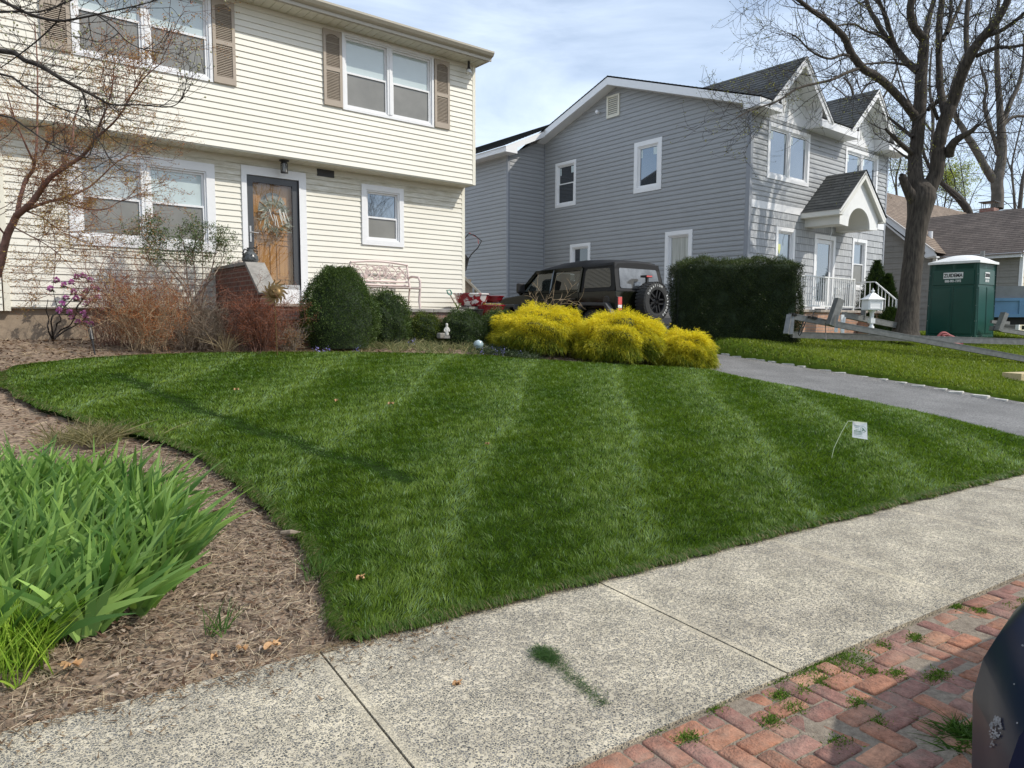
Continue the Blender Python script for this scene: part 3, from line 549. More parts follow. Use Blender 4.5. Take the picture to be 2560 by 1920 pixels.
# ------------------------------------------------------------------ building helpers
def TY(Yw): return lambda u, n, z: (u, Yw-n, z)           # wall facing the street (-Y), n points out
def TX(Xw): return lambda u, n, z: (Xw-n, u, z)           # wall facing left (-X)
LAP = [(0, .001), (0, .018), (.93, .003), (1, .001)]
DUTCH = [(0, .001), (0, .020), (.5, .017), (.62, .007), (1, .001)]
SHINGLE = [(0, .0), (0, .007), (1, .0)]
def lap(name, mat_, T, u0, u1, z0, z1, course, holes=(), prof=LAP, parent=None, ul=None, ur=None, zs=None):
    """lapped boards with the holes cut out of them; ul / ur give sloping ends"""
    mb = MB(T); zz = z0 if zs is None else zs; ul = ul or (lambda z: u0); ur = ur or (lambda z: u1); row = 0
    while zz < z1-1e-4:
        cuts = sorted(set([max(zz, z0), min(zz+course, z1)]+[c for h in holes for c in (h[2], h[3]) if zz+1e-4 < c < min(zz+course, z1)-1e-4]))
        for a, b in zip(cuts[:-1], cuts[1:]):
            if b-a < 1e-5: continue
            mid = (a+b)/2; L, Rr = ul(mid), ur(mid)
            if Rr-L < .005: continue
            iv = [(L, Rr)]
            for h in holes:
                if h[2] < mid < h[3]:
                    nv = []
                    for p, q in iv:
                        if h[0] > p: nv.append((p, min(q, h[0])))
                        if h[1] < q: nv.append((max(p, h[1]), q))
                    iv = [w for w in nv if w[1]-w[0] > .002]
            fa, fb = (a-zz)/course, (b-zz)/course; pr = []
            def nat(f):
                for (f0, n0), (f1, n1) in zip(prof[1:-1], prof[2:]):
                    if f0 <= f <= f1: return n0+(n1-n0)*(f-f0)/max(f1-f0, 1e-6)
                return prof[-1][1]
            pr = ([(0, prof[0][1])] if fa < 1e-4 else [])+[(fa, nat(fa))]+[(f, n) for f, n in prof[1:] if fa+1e-4 < f < fb-1e-4]+[(fb, nat(fb) if fb < .999 else prof[-1][1])]
            for p, q in iv:
                for (f0, n0), (f1, n1) in zip(pr[:-1], pr[1:]):
                    za, zb = zz+f0*course, zz+f1*course
                    pa = ul(za) if p == L else p; pb = ul(zb) if p == L else p; qa = ur(za) if q == Rr else q; qb = ur(zb) if q == Rr else q
                    if qa <= pa and qb <= pb: continue
                    mb.face([(pa, n0, za), (max(qa, pa), n0, za), (max(qb, pb), n1, zb), (pb, n1, zb)], [(pa, za-z0+.003), (qa, za-z0+.003), (qb, zb-z0+.003-.004*(f1 == 1)), (pb, zb-z0+.003-.004*(f1 == 1))])
        zz += course; row += 1
    return mb.build(name, mat_, parent)
def frame(mb, u0, u1, z0, z1, w, n0, n1, wb=None):
    wb = wb or w
    mb.box((u0, n0, z0), (u0+w, n1, z1)); mb.box((u1-w, n0, z0), (u1, n1, z1)); mb.box((u0+w, n0, z1-w), (u1-w, n1, z1)); mb.box((u0+w, n0, z0), (u1-w, n1, z0+wb))
def window(parent, T, u0, u1, z0, z1, units=1, trim=.07, hung=True, up='pane_up', low='pane_low', gap=.11, tcol='white', deep=.0, mid=None, proud=.03, name='window', stickers=0):
    mb = MB(T); frame(mb, u0, u1, z0, z1, trim, -.09-deep, proud); frame(mb, u0+trim, u1-trim, z0+trim, z1-trim, .028, -.08-deep, proud-.022)
    iu0, iu1, iz0, iz1 = u0+trim+.028, u1-trim-.028, z0+trim+.028, z1-trim-.028; wd = (iu1-iu0-gap*(units-1))/units; glass = []; zm = mid or (iz0+iz1)/2
    for i in range(units):
        a = iu0+i*(wd+gap); b = a+wd
        if i: mb.box((a-gap, -.085-deep, iz0), (a, proud-.012, iz1)); mb.box((a-gap*.62, -.085-deep, iz0), (a-gap*.38, proud-.002, iz1))
        if hung:
            frame(mb, a, b, zm-.02, iz1, .034, -.062-deep, -.028-deep); frame(mb, a, b, iz0, zm+.02, .034, -.04-deep, -.006-deep)
            glass += [(a+.034, b-.034, zm+.014, iz1-.034, -.05-deep, up[i] if isinstance(up, tuple) else up), (a+.034, b-.034, iz0+.034, zm-.014, -.028-deep, low)]
        else:
            frame(mb, a, b, iz0, iz1, .04, -.05-deep, -.012-deep); glass.append((a+.04, b-.04, iz0+.04, iz1-.04, -.04-deep, up[i] if isinstance(up, tuple) else up))
    w = mb.build(name, M[tcol], parent)
    for g in glass:
        p = MB(T); p.face([(g[0], g[4], g[2]), (g[1], g[4], g[2]), (g[1], g[4], g[3]), (g[0], g[4], g[3])]); p.build('pane', M[g[5]], w)
    if stickers:
        s = MB(T)
        for g in glass[:stickers]:
            s.box((g[0]+.02, g[4]+.001, g[3]-.22), (g[0]+.14, g[4]+.003, g[3]-.02)); s.box((g[1]-.07, g[4]+.001, g[3]-.25), (g[1]-.02, g[4]+.003, g[3]-.02))
        each_box(s, 'sticker', M['sticker'], w)
    return w, (u0+.02, u1-.02, z0+.02, z1-.02)
M['sticker'] = mat('pale_sticker', (.52, .64, .66), .5, col2=(.72, .78, .78), vscale=22)
M['off_white'] = mat('white_soffit', (.72, .71, .66), .55)  # duller, warmer white for the portico trim
M['beigewhite'] = mat('old_white_vinyl', (.74, .74, .74), .35, var=.03)

# ------------------------------------------------------------------ cream house on the left
H = empty('cream_house', (5, 12.9, 1.3), 0, 'cream vinyl sided two storey house with taupe shutters, wreath door and overhanging upper floor', 'house')
def par(o, p=H):
    o.parent = p; o.matrix_parent_inverse = Matrix.Translation(-Vector(p.location)) if p.type == 'EMPTY' and not p.parent else Matrix(); return o
class Ctx: pass
_bl = link
def link(name, me, mat_, parent):                        # parts are modelled in world space, keep them there
    o = bpy.data.objects.new(name, me); COL.objects.link(o)
    if mat_: me.materials.append(mat_)
    if parent is not None:
        o.parent = parent
        if parent.type == 'EMPTY': o.matrix_parent_inverse = (Matrix.Translation(parent.location) @ parent.rotation_euler.to_matrix().to_4x4()).inverted() if LOCAL is False else Matrix()
    return o
LOCAL = False
YU, YL = 12.5, 12.9; T1, T2 = TY(YU), TY(YL)
hu = []
w, h = window(H, T1, 6.04, 8.02, 5.35, 6.73, 2, .045, mid=6.03, tcol='beigewhite', up='pane_up'); hu.append(h)
w, h = window(H, T1, 1.76, 3.74, 5.36, 6.73, 2, .045, mid=6.04, tcol='beigewhite', up='pane_up'); hu.append(h)
w, h = window(H, T1, -2.9, -.9, 5.36, 6.73, 2, .045, mid=6.04, tcol='beigewhite'); hu.append(h)
lap('upper_siding', M['beige'], T1, -6, 8.98, 4.346, 6.78, .1016, hu, LAP, H)
hl = []
w, h = window(H, T2, 1.66, 3.83, 2.63, 4.12, 2, .14, mid=3.385, deep=.0, gap=.13, proud=.035, up=('pane_curtain', 'pane_up'), tcol='beigewhite'); hl.append(h)
w, h = window(H, T2, 6.59, 7.53, 2.96, 4.13, 1, .10, mid=3.505, proud=.04, up='pane_mirror', tcol='beigewhite'); hl.append(h)
hl.append((4.30, 5.44, 1.70, 4.16))
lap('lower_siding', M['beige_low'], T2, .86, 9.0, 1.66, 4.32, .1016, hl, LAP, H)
lap('side_wing_siding', M['beige'], TY(YL-.06), -6, .76, 1.6, 4.32, .1016, (), LAP, H)
mb = MB(T2)                                                # backing wall, corner boards and trims
for a, b in ((.8, 1.70), (3.79, 4.30), (5.44, 6.63), (7.49, 9.03)): mb.box((a, -.16, 1.64), (b, -.002, 4.33))
mb.box((1.70, -.16, 1.64), (3.79, -.002, 2.66)); mb.box((1.7, -.16, 4.09), (3.79, -.002, 4.33)); mb.box((4.3, -.16, 4.15), (5.44, -.002, 4.33)); mb.box((6.63, -.16, 1.64), (7.49, -.002, 2.99)); mb.box((6.63, -.16, 4.1), (7.49, -.002, 4.33))
mb.build('wall', M['beige'], H)
mb = MB(); mb.box((-6, 12.75, 4.37), (9.0, 20.6, 6.78)); mb.box((-6, 13.15, 1.0), (8.99, 20.5, 4.34)); mb.build('inner_walls', M['beige'], H)
mb = MB(); mb.box((8.985, 12.485, 4.335), (9.062, 12.57, 6.80)); mb.box((8.985, 12.884, 1.62), (9.062, 12.96, 4.34)); mb.box((.78, 12.87, 1.60), (.86, 12.95, 4.32)); mb.box((9.0, 12.57, 4.335), (9.05, 20.6, 6.8)); mb.box((9.0, 12.96, 1.62), (9.05, 20.5, 4.34))
each_box(mb, 'corner_board', M['cream_trim'], H)
mb = MB(); mb.box((-6, 12.5, 4.325), (9.0, 12.92, 4.3445))
for i in range(100):
    x = -5.9+i*.15
    if x < 8.9: mb.box((x, 12.51, 4.3195), (x+.138, 12.90, 4.3255))
mb.build('overhang_soffit', M['soffit'], H)
mb = MB(); mb.box((-6, 12.98, .9), (9.0, 20.4, 1.66)); mb.build('foundation', M['concrete_found'], H)
mb = MB()
for i in range(101):
    x = -5.95+i*.15
    if x < 8.95: mb.box((x, 12.10, 6.772), (x+.14, 12.50, 6.780))
mb.box((-6, 12.09, 6.779), (9.12, 12.6, 6.80)); mb.build('eave_soffit', M['soffit'], H)
mb = MB(); mb.prism([(12.06, 6.775), (12.06, 6.83), (11.99, 6.86), (11.955, 6.91), (11.955, 6.945), (11.975, 6.945), (12.09, 6.93), (12.09, 6.775)], -6, 9.16, 0); mb.box((-6, 12.085, 6.765), (9.11, 12.10, 6.93)); mb.box((9.10, 12.1, 6.77), (9.125, 20, 6.90))
mb.build('gutter', M['gutter'], H)
sl_ = .36
mb = MB(); mb.prism([(11.98, 6.925), (16.4, 6.925+4.42*sl_), (20.9, 6.925), (20.9, 6.86), (16.4, 6.86+4.42*sl_), (12.0, 6.86)], -6, 9.14, 0); mb.build('roof', M['roof_brown'], H)
mb = MB(); mb.tube([(4.83, 13.1, 6.9), (4.83, 13.1, 7.62)], .045, 12); mb.build('vent_pipe', M['white'], H)
mb = MB()                                                  # grapevine-brown small roof return at far corner
mb.prism([(8.9, 4.24), (9.33, 4.13), (9.33, 4.16), (8.9, 4.29)], 13.6, 15.5, 1); mb.build('side_porch_roof', M['roof_brown'], H)
mb = MB(); mb.box((8.9, 13.65, 3.93), (9.24, 15.4, 4.12)); mb.build('side_porch_fascia', M['white'], H)
def shutter(x0, x1, z0=5.37, z1=6.70):
    mb = MB(T1); n0, n1 = .012, .045; mb.box((x0, n0, z0), (x0+.05, n1, z1)); mb.box((x1-.05, n0, z0), (x1, n1, z1)); zm = z0+(z1-z0)*.49
    for a, b in ((z0, z0+.11), (zm-.035, zm+.035), (z1-.07, z1)): mb.box((x0+.05, n0, a), (x1-.05, n1-.001, b))
    mb.box((x0+.04, n0, z0+.02), (x1-.04, n0+.004, z1-.02))
    for a, b in ((z0+.12, zm-.045), (zm+.045, z1-.08)):
        k = int((b-a)/.027)
        for i in range(k):
            z = a+(b-a)*i/k; n = mb.add([(x0+.05, n0+.004, z+.026), (x1-.05, n0+.004, z+.026), (x1-.05, n1-.006, z+.004), (x0+.05, n1-.006, z+.004), (x0+.05, n1-.006, z), (x1-.05, n1-.006, z)])
            for q in ((0, 1, 2, 3), (3, 2, 5, 4)): mb.f.append(tuple(n+j for j in q)); mb.uv += [(0, 0)]*4
    # arched head of the louvre panel
    for i in range(8):
        a0, a1 = i/8, (i+1)/8; f = lambda t: .045*(1-math.sin(math.pi*t)); mb.prism([(x0+.05+(x1-x0-.1)*a0, z1-.07), (x0+.05+(x1-x0-.1)*a1, z1-.07), (x0+.05+(x1-x0-.1)*a1, z1-.071-f(a1)), (x0+.05+(x1-x0-.1)*a0, z1-.071-f(a0))], .02, n1-.003, 1)
    return mb.build('shutter', M['taupe'], H)
for a, b in ((5.67, 6.03), (8.035, 8.395), (3.75, 4.11), (1.375, 1.745), (-.88, -.52), (-3.27, -2.91)): shutter(a, b)
# front door with storm door
mb = MB(T2); mb.box((4.28, -.10, 1.765), (4.37, .035, 4.18)); mb.box((5.32, -.10, 1.765), (5.46, .035, 4.18)); mb.box((4.37, -.10, 4.03), (5.32, .035, 4.18)); mb.box((4.33, -.09, 1.765), (4.37, .02, 4.03)); mb.box((5.32, -.09, 1.77), (5.36, .045, 4.04)); mb.box((4.37, -.1, 1.765), (5.32, .01, 2.04)); mb.build('door_frame', M['beigewhite'], H)
st = MB(T2); frame(st, 4.375, 5.315, 2.045, 4.025, .11, -.045, .0, .075); sd = st.build('storm_door', M['charcoal'], H)
g = MB(T2); g.face([(4.48, -.02, 2.11), (5.21, -.02, 2.11), (5.21, -.02, 3.92), (4.48, -.02, 3.92)]); g.build('pane', M['glass'], sd)
hd = MB(T2); hd.box((4.405, 0, 2.86), (4.435, .012, 3.14)); hd.tube([(4.42, .012, 3.03), (4.42, .05, 3.03), (4.55, .05, 3.02)], .008, 8); hd.build('handle', M['steel'], sd)
hd = MB(T2); hd.box((4.38, -.0, 2.045), (5.31, .012, 2.12)); hd.build('kick_plate', M['steel'], sd)
dm = MB(T2); dm.box((4.45, -.16, 2.08), (5.27, -.10, 3.98))
for a, b, c, d in ((4.56, 4.82, 2.22, 2.86), (4.92, 5.18, 2.22, 2.86)): frame(dm, a, b, c, d, .022, -.10, -.086); dm.box((a+.05, -.10, c+.05), (b-.05, -.092, d-.05))
frame(dm, 4.54, 5.2, 2.93, 3.09, .015, -.10, -.088)
for i in range(13): dm.tube([(4.57+i*.048, -.092, 3.01+.02*math.sin(i*1.7)), (4.60+i*.048, -.086, 3.04-.02*math.sin(i*2.3)), (4.62+i*.048, -.092, 3.0)], .008, 5)
od = dm.build('oak_door', M['oak'], H)
fan = MB(T2); c = (4.87, 3.42); fan.f = []; pts = [(c[0]+.27*math.cos(t), c[1]+.36*math.sin(t)) for t in np.linspace(0, math.pi, 17)]
fan.prism(pts, -.099, -.094, 1); fan.build('fanlight', mat('leaded_fanlight', (.30, .29, .26), .1, var=.3, vscale=9), od)
fan = MB(T2)
for t in np.linspace(.0, math.pi, 7): fan.bar((c[0], -.09, c[1]), (c[0]+.27*math.cos(t), -.09, c[1]+.36*math.sin(t)), .016)
fan.build('fanlight_bar', M['oak'], od)
# soffit lantern over the door, floodlight, corner lamp
LT = MB(); x, y, z = 4.98, 12.68, 4.33
LT.lathe([(0, z-.012), (.085, z-.012), (.085, z-.03), (.05, z-.045), (.05, z-.06), (.062, z-.07)], (x, y, 0), 16); LT.lathe([(.062, z-.22), (.066, z-.235), (0, z-.235)], (x, y, 0), 16)
for k in range(8):
    a = k*math.pi/4; p = lambda t, zz: (x+.062*math.cos(t), y+.062*math.sin(t), zz); LT.bar(p(a, z-.07), p(a, z-.22), .007); LT.bar(p(a, z-.07), p(a+.785, z-.22), .005)
L0 = LT.build('soffit_lantern', M['black'], H)
LT = MB(); LT.lathe([(.045, z-.075), (.05, z-.215)], (x, y, 0), 14); LT.build('lamp_glass', mat('frosted_glass', (.35, .35, .33), .25), L0)
FL = MB(T2); FL.box((5.69, .0, 4.17), (6.03, .02, 4.30)); FL.prism([(5.70, 4.155), (6.02, 4.155), (6.05, 4.22), (6.0, 4.29), (5.71, 4.29), (5.69, 4.22)], -.10, -.02, 1); FL.build('wall_floodlight', M['black'], H)
FL = MB(); FL.lathe([(0, 6.77), (.025, 6.77), (.025, 6.70), (.03, 6.64), (.05, 6.61)], (8.78, 12.33, 0), 10); f0 = FL.build('eave_lamp', M['black'], H)
FL = MB(); FL.lathe([(.03, 6.63), (.055, 6.58), (.06, 6.54), (.0, 6.50)], (8.78, 12.33, 0), 12); FL.build('bulb', mat('lamp_bulb', (.6, .6, .56), .2, spec=.8), f0)
# mildewed boards under the overhang are part of the paint: faint stain band
# entry steps with brick wing wall
S = empty('entry_steps', (4.7, 11.5, 1.1), 0, 'brick entry steps with worn stone treads leading to the oak front door', 'steps')
mb = MB()
for i, (z, yf) in enumerate(((1.75, 11.6), (1.53, 11.25), (1.32, 10.9))): mb.box((4.05, yf+.03, .8), (5.6+.001*i, 12.97-.001*i, z-.05))
mb.build('brickwork', M['brick_step'], S)
for i, (z, yf, yb) in enumerate(((1.75, 11.6, 12.9), (1.53, 11.25, 11.63), (1.32, 10.9, 11.28))):
    mb = MB(); mb.box((4.045, yf, z-.052), (5.62, yb, z)); mb.build('tread', M['step_stone'], S, bevel=.008)
mb = MB(); mb.prism([(12.88, .9), (12.88, 2.32), (11.27, 2.32), (10.72, 1.86), (10.72, .8)], 3.79, 4.01, 0); mb.build('wing_wall', M['brick_red'], S)
mb = MB(); mb.prism([(12.88, 2.322), (12.88, 2.375), (11.24, 2.375), (10.66, 1.89), (10.69, 1.85), (11.26, 2.322)], 3.755, 4.06, 0); mb.build('coping', M['slate'], S, bevel=.006)
# low retaining wall of the bench terrace
S = empty('retaining_wall', (7.2, 12, 1.1), 0, 'low brown brick terrace wall with rough stone cap behind the round boxwoods', 'garden wall')
mb = MB(); mb.box((5.63, 11.96, .8), (8.75, 12.18, 1.63)); mb.box((8.53, 12.18, .8), (8.75, 12.96, 1.63)); mb.build('brickwork', M['brick_retaining'], S)
mb = MB(); xx = 5.64
while xx < 8.7:
    ww = min(R.uniform(.5, .9), 8.8-xx); mb.box((xx+.004, 11.91, 1.632), (xx+ww-.004, 12.23, 1.70+R.uniform(-.004, .006))); xx += ww
mb.build('stone_cap', M['slate'], S, bevel=.008)
mb = MB(); mb.box((5.63, 12.15, 1.2), (8.7, 12.99, 1.655)); tag(mb.build('terrace_soil', M['soil']), kind='structure')

# wreath
Wt = empty('wreath', (4.86, 12.83, 3.40), 0, 'pale ribbon and sage wreath hanging behind the storm door glass', 'wreath')
n = 320; a = rng.uniform(0, 6.28, n); r = .19+rng.normal(0, .03, n); P = np.stack([4.86+r*np.cos(a), 12.845+rng.normal(0, .012, n), 3.33+r*np.sin(a)*1.15], 1)
D = np.stack([np.cos(a+rng.normal(.9, .7, n)), rng.normal(-.25, .2, n), np.sin(a+rng.normal(.9, .7, n))], 1); D[:, 2] -= .25
V, Q, C = leaves(P, D, rng.uniform(.05, .15, n), rng.uniform(.012, .024, n), colmix((.16, .19, .14), (.52, .53, .46), rng.random(n)**1.1)); npmesh('foliage', V, Q, M['matte_leaf'], Wt, C)
mb = MB()
for k in range(9):
    x0 = 4.86+R.uniform(-.16, .2); z0 = 3.3+R.uniform(-.12, .22); mb.tube([(x0, 12.81, z0), (x0+.02, 12.80, z0-.09), (x0+.05+R.uniform(-.03, .03), 12.805, z0-.2)], .009, 5)
mb.build('ribbon', mat('white_ribbon', (.55, .54, .48), .5), Wt)

# ------------------------------------------------------------------ blue-grey house in the middle
G = empty('grey_house', (19.8, 10.4, 1.2), 0, 'large new grey vinyl house with twin white front gables and arched entry roof', 'house')
XG, YG = 16.0, 10.4; TS, TF = TX(XG), TY(YG); hs = []
w, h = window(G, TS, 16.62, 17.58, 5.13, 6.55, 1, .085, mid=5.86, up='pane_dark', low='pane_dark', stickers=1); hs.append(h)
w, h = window(G, TS, 13.19, 14.2, 5.15, 6.58, 1, .13, hung=False, up='pane_mirror', stickers=1); hs.append(h)
w, h = window(G, TS, 15.94, 16.85, 2.6, 3.9, 1, .10, up='pane_dark', low='pane_dark'); hs.append(h)
w, h = window(G, TS, 12.08, 13.0, 2.5, 3.94, 1, .11, mid=3.0, up='pane_curtain', low='pane_low'); hs.append(h)
sl1 = .345; zr = 8.36
top = lambda y: 8.38-abs(y-14.97)*sl1
yl = lambda z: max(10.5, 14.97-(8.38-z)/sl1); yr = lambda z: min(18.15, 14.97+(8.38-z)/sl1)
lap('side_siding', M['grey'], TS, 10.5, 18.15, 1.25, 8.36, .127, hs, DUTCH, G, ul=lambda z: yl(z), ur=lambda z: yr(z))
hf = []
for a, b in ((16.74, 18.79), (20.8, 22.86)):
    w, h = window(G, TF, a, b, 5.14, 6.54, 2, .10, hung=False, gap=.12, up=('pane_mirror', 'pane_mirror'), stickers=2); hf.append(h)
lap('front_upper_siding', M['grey_light'], TF, 16.08, 23.48, 4.54, 6.66, .127, hf, DUTCH, G)
hf2 = []
w, h = window(G, TF, 17.27, 18.21, 2.42, 3.96, 1, .10, mid=3.02, up='pane_mirror', low='pane_dark'); hf2.append(h)
w, h = window(G, TF, 21.46, 22.37, 2.42, 3.96, 1, .10, mid=3.2, up='pane_mirror', low='pane_low'); hf2.append(h); hf2.append((19.27, 20.41, 1.78, 3.90))
lap('front_shake_siding', M['shake'], TF, 16.08, 23.48, 1.5, 4.34, .19, hf2, [(0, .001), (0, .018), (1, .002)], G)
lap('wing_siding', M['grey'], TY(18.15), 14.5, 15.99, 1.2, 7.6, .127, (), DUTCH, G, ur=lambda z: 15.99, ul=lambda z: max(14.5, 14.5+(z-6.75)/.45))
lap('wing_side_siding', M['grey'], TX(14.45), 18.2, 26, 1.2, 6.75, .127, (), DUTCH, G)
mb = MB(); mb.box((16.08, 10.5, 6.55), (23.5, 10.6, 6.9)) 
mb.build('wall_core_cap', M['grey'], G)
mb = MB()
mb.prism([(10.45, 1.0), (10.45, 6.75), (14.97, 8.33), (19.5, 6.75), (19.5, 1.0)], 16.10, 16.2, 0)
mb.box((16.2, 10.5, 1.), (16.25, 10.6, 6.8)); mb.prism([(14.55, 1), (14.55, 6.7), (16.1, 7.5), (16.1, 1)], 18.25, 18.3, 1)
mb.box((23.40, 10.5, 1.1), (23.48, 19, 6.7)); mb.build('inner_walls', M['grey'], G)
mb = MB(TF); segs = [(16.05, 19.27), (20.41, 23.5)]
mb.box((16.05, -.2, 4.3), (23.5, -.1, 5.16)); mb.box((16.05, -.2, 1.1), (17.25, -.1, 4.3)); mb.box((18.2, -.2, 1.1), (19.27, -.1, 4.3)); mb.box((20.41, -.2, 1.1), (21.46, -.1, 4.3)); mb.box((22.3, -.2, 1.1), (23.5, -.1, 4.3)); mb.build('front_core', M['dark'], G)
mb = MB(); mb.box((15.982, 10.38, 1.2), (16.09, 10.50, 6.66)); mb.box((23.47, 10.375, 1.2), (23.56, 10.5, 6.62)); mb.box((14.43, 18.13, 1.2), (14.52, 18.22, 6.72)); mb.box((15.965, 18.10, 1.2), (15.998, 18.14, 7.4)); each_box(mb, 'corner_board', M['corner_grey'], G)
mb = MB(TF); mb.box((16.09, -.02, 4.345), (23.47, .022, 4.535)); mb.box((16.09, -.02, 6.655), (23.47, .022, 6.86)); each_box(mb, 'band_board', M['white'], G)
# roofs: shingle courses as real laps
def roofplane(name, p0, du, dv, wu, wv, mat_, parent, ulz=None, urz=None, course=.14, thick=.05, holes=()):
    p0, du, dv = Vector(p0), Vector(du).normalized(), Vector(dv).normalized(); nn = du.cross(dv); nn = nn if nn.z > 0 else -nn
    T = lambda u, n, z: tuple(p0+du*u+dv*z+nn*n)
    o = lap(name, mat_, T, 0, wu, 0, wv, course, holes, SHINGLE, parent, ul=ulz, ur=urz)
    return o
c1 = 1/math.hypot(1, sl1)
Lr = (14.97-9.93)/c1
roofplane('roof_slope', (15.62, 9.93, 6.86), (1, 0, 0), (0, 1, sl1), 8.4, Lr, M['roof'], G, holes=((.98, 2.94, -.01, .5), (5.04, 6.93, -.01, .5)))
roofplane('roof_slope', (15.62, 19.9, 6.90), (1, 0, 0), (0, -1, sl1), 8.4, 4.93/c1, M['roof'], G)
mb = MB(); mb.prism([(10.45, 6.98), (14.97, 8.54), (19.9, 6.84), (19.9, 6.78), (14.97, 8.48), (10.45, 6.92)], 15.66, 24.0, 0); mb.build('roof_deck', M['white'], G)
mb = MB()                                                  # rake boards and soffit along the left gable
mb.prism([(9.95, 6.66), (9.95, 6.83), (14.97, 8.555), (17.80, 7.58), (17.80, 7.39), (14.97, 8.35), (10.4, 6.78), (10.4, 6.66)], 15.62, 15.645, 0)
mb.prism([(9.95, 6.655), (9.95, 6.69), (10.36, 6.69), (10.36, 6.80), (14.97, 8.375), (18.14, 7.30), (18.14, 7.27), (14.97, 8.345), (10.4, 6.775), (10.4, 6.655)], 15.646, 16.0, 0)
# front fascia / eave boxes between the gables
for a, b in ((15.62, 16.62), (18.56, 20.66), (22.55, 23.95)): mb.box((a, 9.95, 6.63), (b, 10.40, 6.655)); mb.box((a, 9.935, 6.63), (b, 9.95, 6.83)); 
for a in (16.60, 18.56, 20.66, 22.55): mb.box((a-.012, 9.951, 6.656), (a+.012, 10.41, 7.0 if a in (16.6, 20.66) else 7.12))
# wing roof edges
mb.prism([(14.04, 6.70), (14.04, 6.86), (15.64, 7.57), (15.64, 7.39), (14.5, 6.88), (14.5, 6.70)], 17.74, 17.76, 1); mb.box((14.04, 17.76, 6.70), (14.5, 18.15, 6.715)); mb.box((14.03, 17.76, 6.71), (14.05, 26, 6.87)); mb.box((14.05, 18.15, 6.715), (14.5, 26, 6.73)); mb.prism([(14.5, 6.88), (14.5, 6.90), (15.9, 7.52), (15.9, 7.5)], 17.76, 18.15, 1)
mb.build('trim', M['white'], G)
cw = 1/math.hypot(1, .45)
roofplane('wing_roof', (13.98, 17.7, 6.87), (0, 1, 0), (1, 0, .45), 8.3, 4/cw, M['roof'], G)
# twin front gables
for xc, zt, xl, xr in ((17.62, 8.18, 16.12, 19.12), (21.67, 8.18, 20.17, 23.17)):
    k = (zt-6.80)/1.5; cc = 1/math.hypot(1, k)
    mb = MB(); out = [(xl-.02, 6.80), (xc, zt+.02), (xr+.02, 6.80), (xr-.2, 6.80), (xc, zt-.22), (xl+.2, 6.80)]
    mb.prism([(xl-.02, 6.78), (xc, zt), (xc, zt-.21), (xl+.21, 6.78)], 9.925, 9.949, 1); mb.prism([(xc, zt), (xr+.02, 6.78), (xr-.21, 6.78), (xc, zt-.21)], 9.925, 9.949, 1)
    mb.prism([(xl-.02, 6.80), (xc, zt+.02), (xc, zt-.04), (xl+.04, 6.80)], 9.90, 9.925, 1); mb.prism([(xc, zt+.02), (xr+.02, 6.80), (xr-.04, 6.80), (xc, zt-.04)], 9.90, 9.925, 1)
    # sloping soffits
    for s in (-1, 1): mb.prism([(xc, zt-.16), (xc+s*1.42, zt-.16-1.42*k), (xc+s*1.42, zt-.19-1.42*k), (xc, zt-.19)], 9.95, 10.42, 1)
    mb.build('gable_trim', M['white'], G)
    mb = MB(); mb.prism([(xc-1.3, 6.86), (xc+1.3, 6.86), (xc, 6.86+1.3*k)], 10.385, 10.40, 1)
    xx = xc-1.2
    while xx < xc+1.25: hgt_ = (1.3-abs(xx-xc))*k-.02; mb.box((xx-.012, 10.368, 6.862), (xx+.012, 10.385, 6.86+max(.05, hgt_))); xx += .2
    mb.build('gable_wall', M['white_paint'], G)
    for s in (-1, 1):
        roofplane('gable_roof', (xc+s*1.53, 9.89, 6.80), (0, 1, 0), (-s, 0, k), 4.6, 1.53/cc, M['roof'], G, urz=lambda z, k=k, cc=cc: max(.02, (6.80+z*k*cc-6.86)/sl1+.05))
        mb = MB(); mb.prism([(xc+s*1.5, 6.79), (xc, zt-.02), (xc, zt-.06), (xc+s*1.5, 6.74)], 9.93, 10.4, 1); mb.build('gable_deck', M['white_paint'], G)
# gable louvre and camera on the side
mb = MB(TS); frame(mb, 14.8, 15.31, 7.50, 8.14, .06, .0, .05)
for i in range(9): mb.bar((14.85, .03, 7.58+i*.058), (15.26, .03, 7.58+i*.058), .035, .012, up=(0, 1, .6))
mb.build('gable_vent', M['cream_trim'], G)
mb = MB(TS); mb.lathe([(0, 0), (.05, .0), (.05, .1), (0, .11)], (0, 0, 0), 12, Matrix.Rotation(.9, 4, 'Y')); mb.v = [(XG-.12+v[1]*0-(v[0]-XG)*-1, 15.58+(v[1]), 7.72+v[2]) for v in mb.v]; mb.build('security_lamp', M['white'], G)
# door
mb = MB(TF); mb.box((19.25, -.08, 1.80), (19.37, .03, 3.92)); mb.box((20.31, -.08, 1.80), (20.43, .03, 3.92)); mb.box((19.37, -.08, 3.80), (20.31, .03, 3.92)); mb.build('door_frame', M['white'], G)
mb = MB(TF); frame(mb, 19.38, 20.30, 1.84, 3.79, .11, -.06, -.02, .2); d = mb.build('glass_door', M['white'], G)
mb = MB(TF); mb.face([(19.49, -.04, 2.04), (20.19, -.04, 2.04), (20.19, -.04, 3.68), (19.49, -.04, 3.68)]); mb.build('pane', M['pane_mirror'], d)
mb = MB(TF); mb.box((19.41, -.02, 2.62), (19.45, .0, 2.9)); mb.tube([(19.43, 0, 2.74), (19.43, .04, 2.74), (19.55, .04, 2.74)], .012, 6); mb.build('handle', M['steel'], d)
mb = MB(TF); mb.prism([(17.45, 3.52), (17.60, 3.52), (17.61, 3.40), (17.55, 3.24), (17.51, 3.36), (17.46, 3.42)], -.045, -.043, 1); mb.build('window_sticker', mat('yellow_sticker', (.62, .66, .25), .6), G)
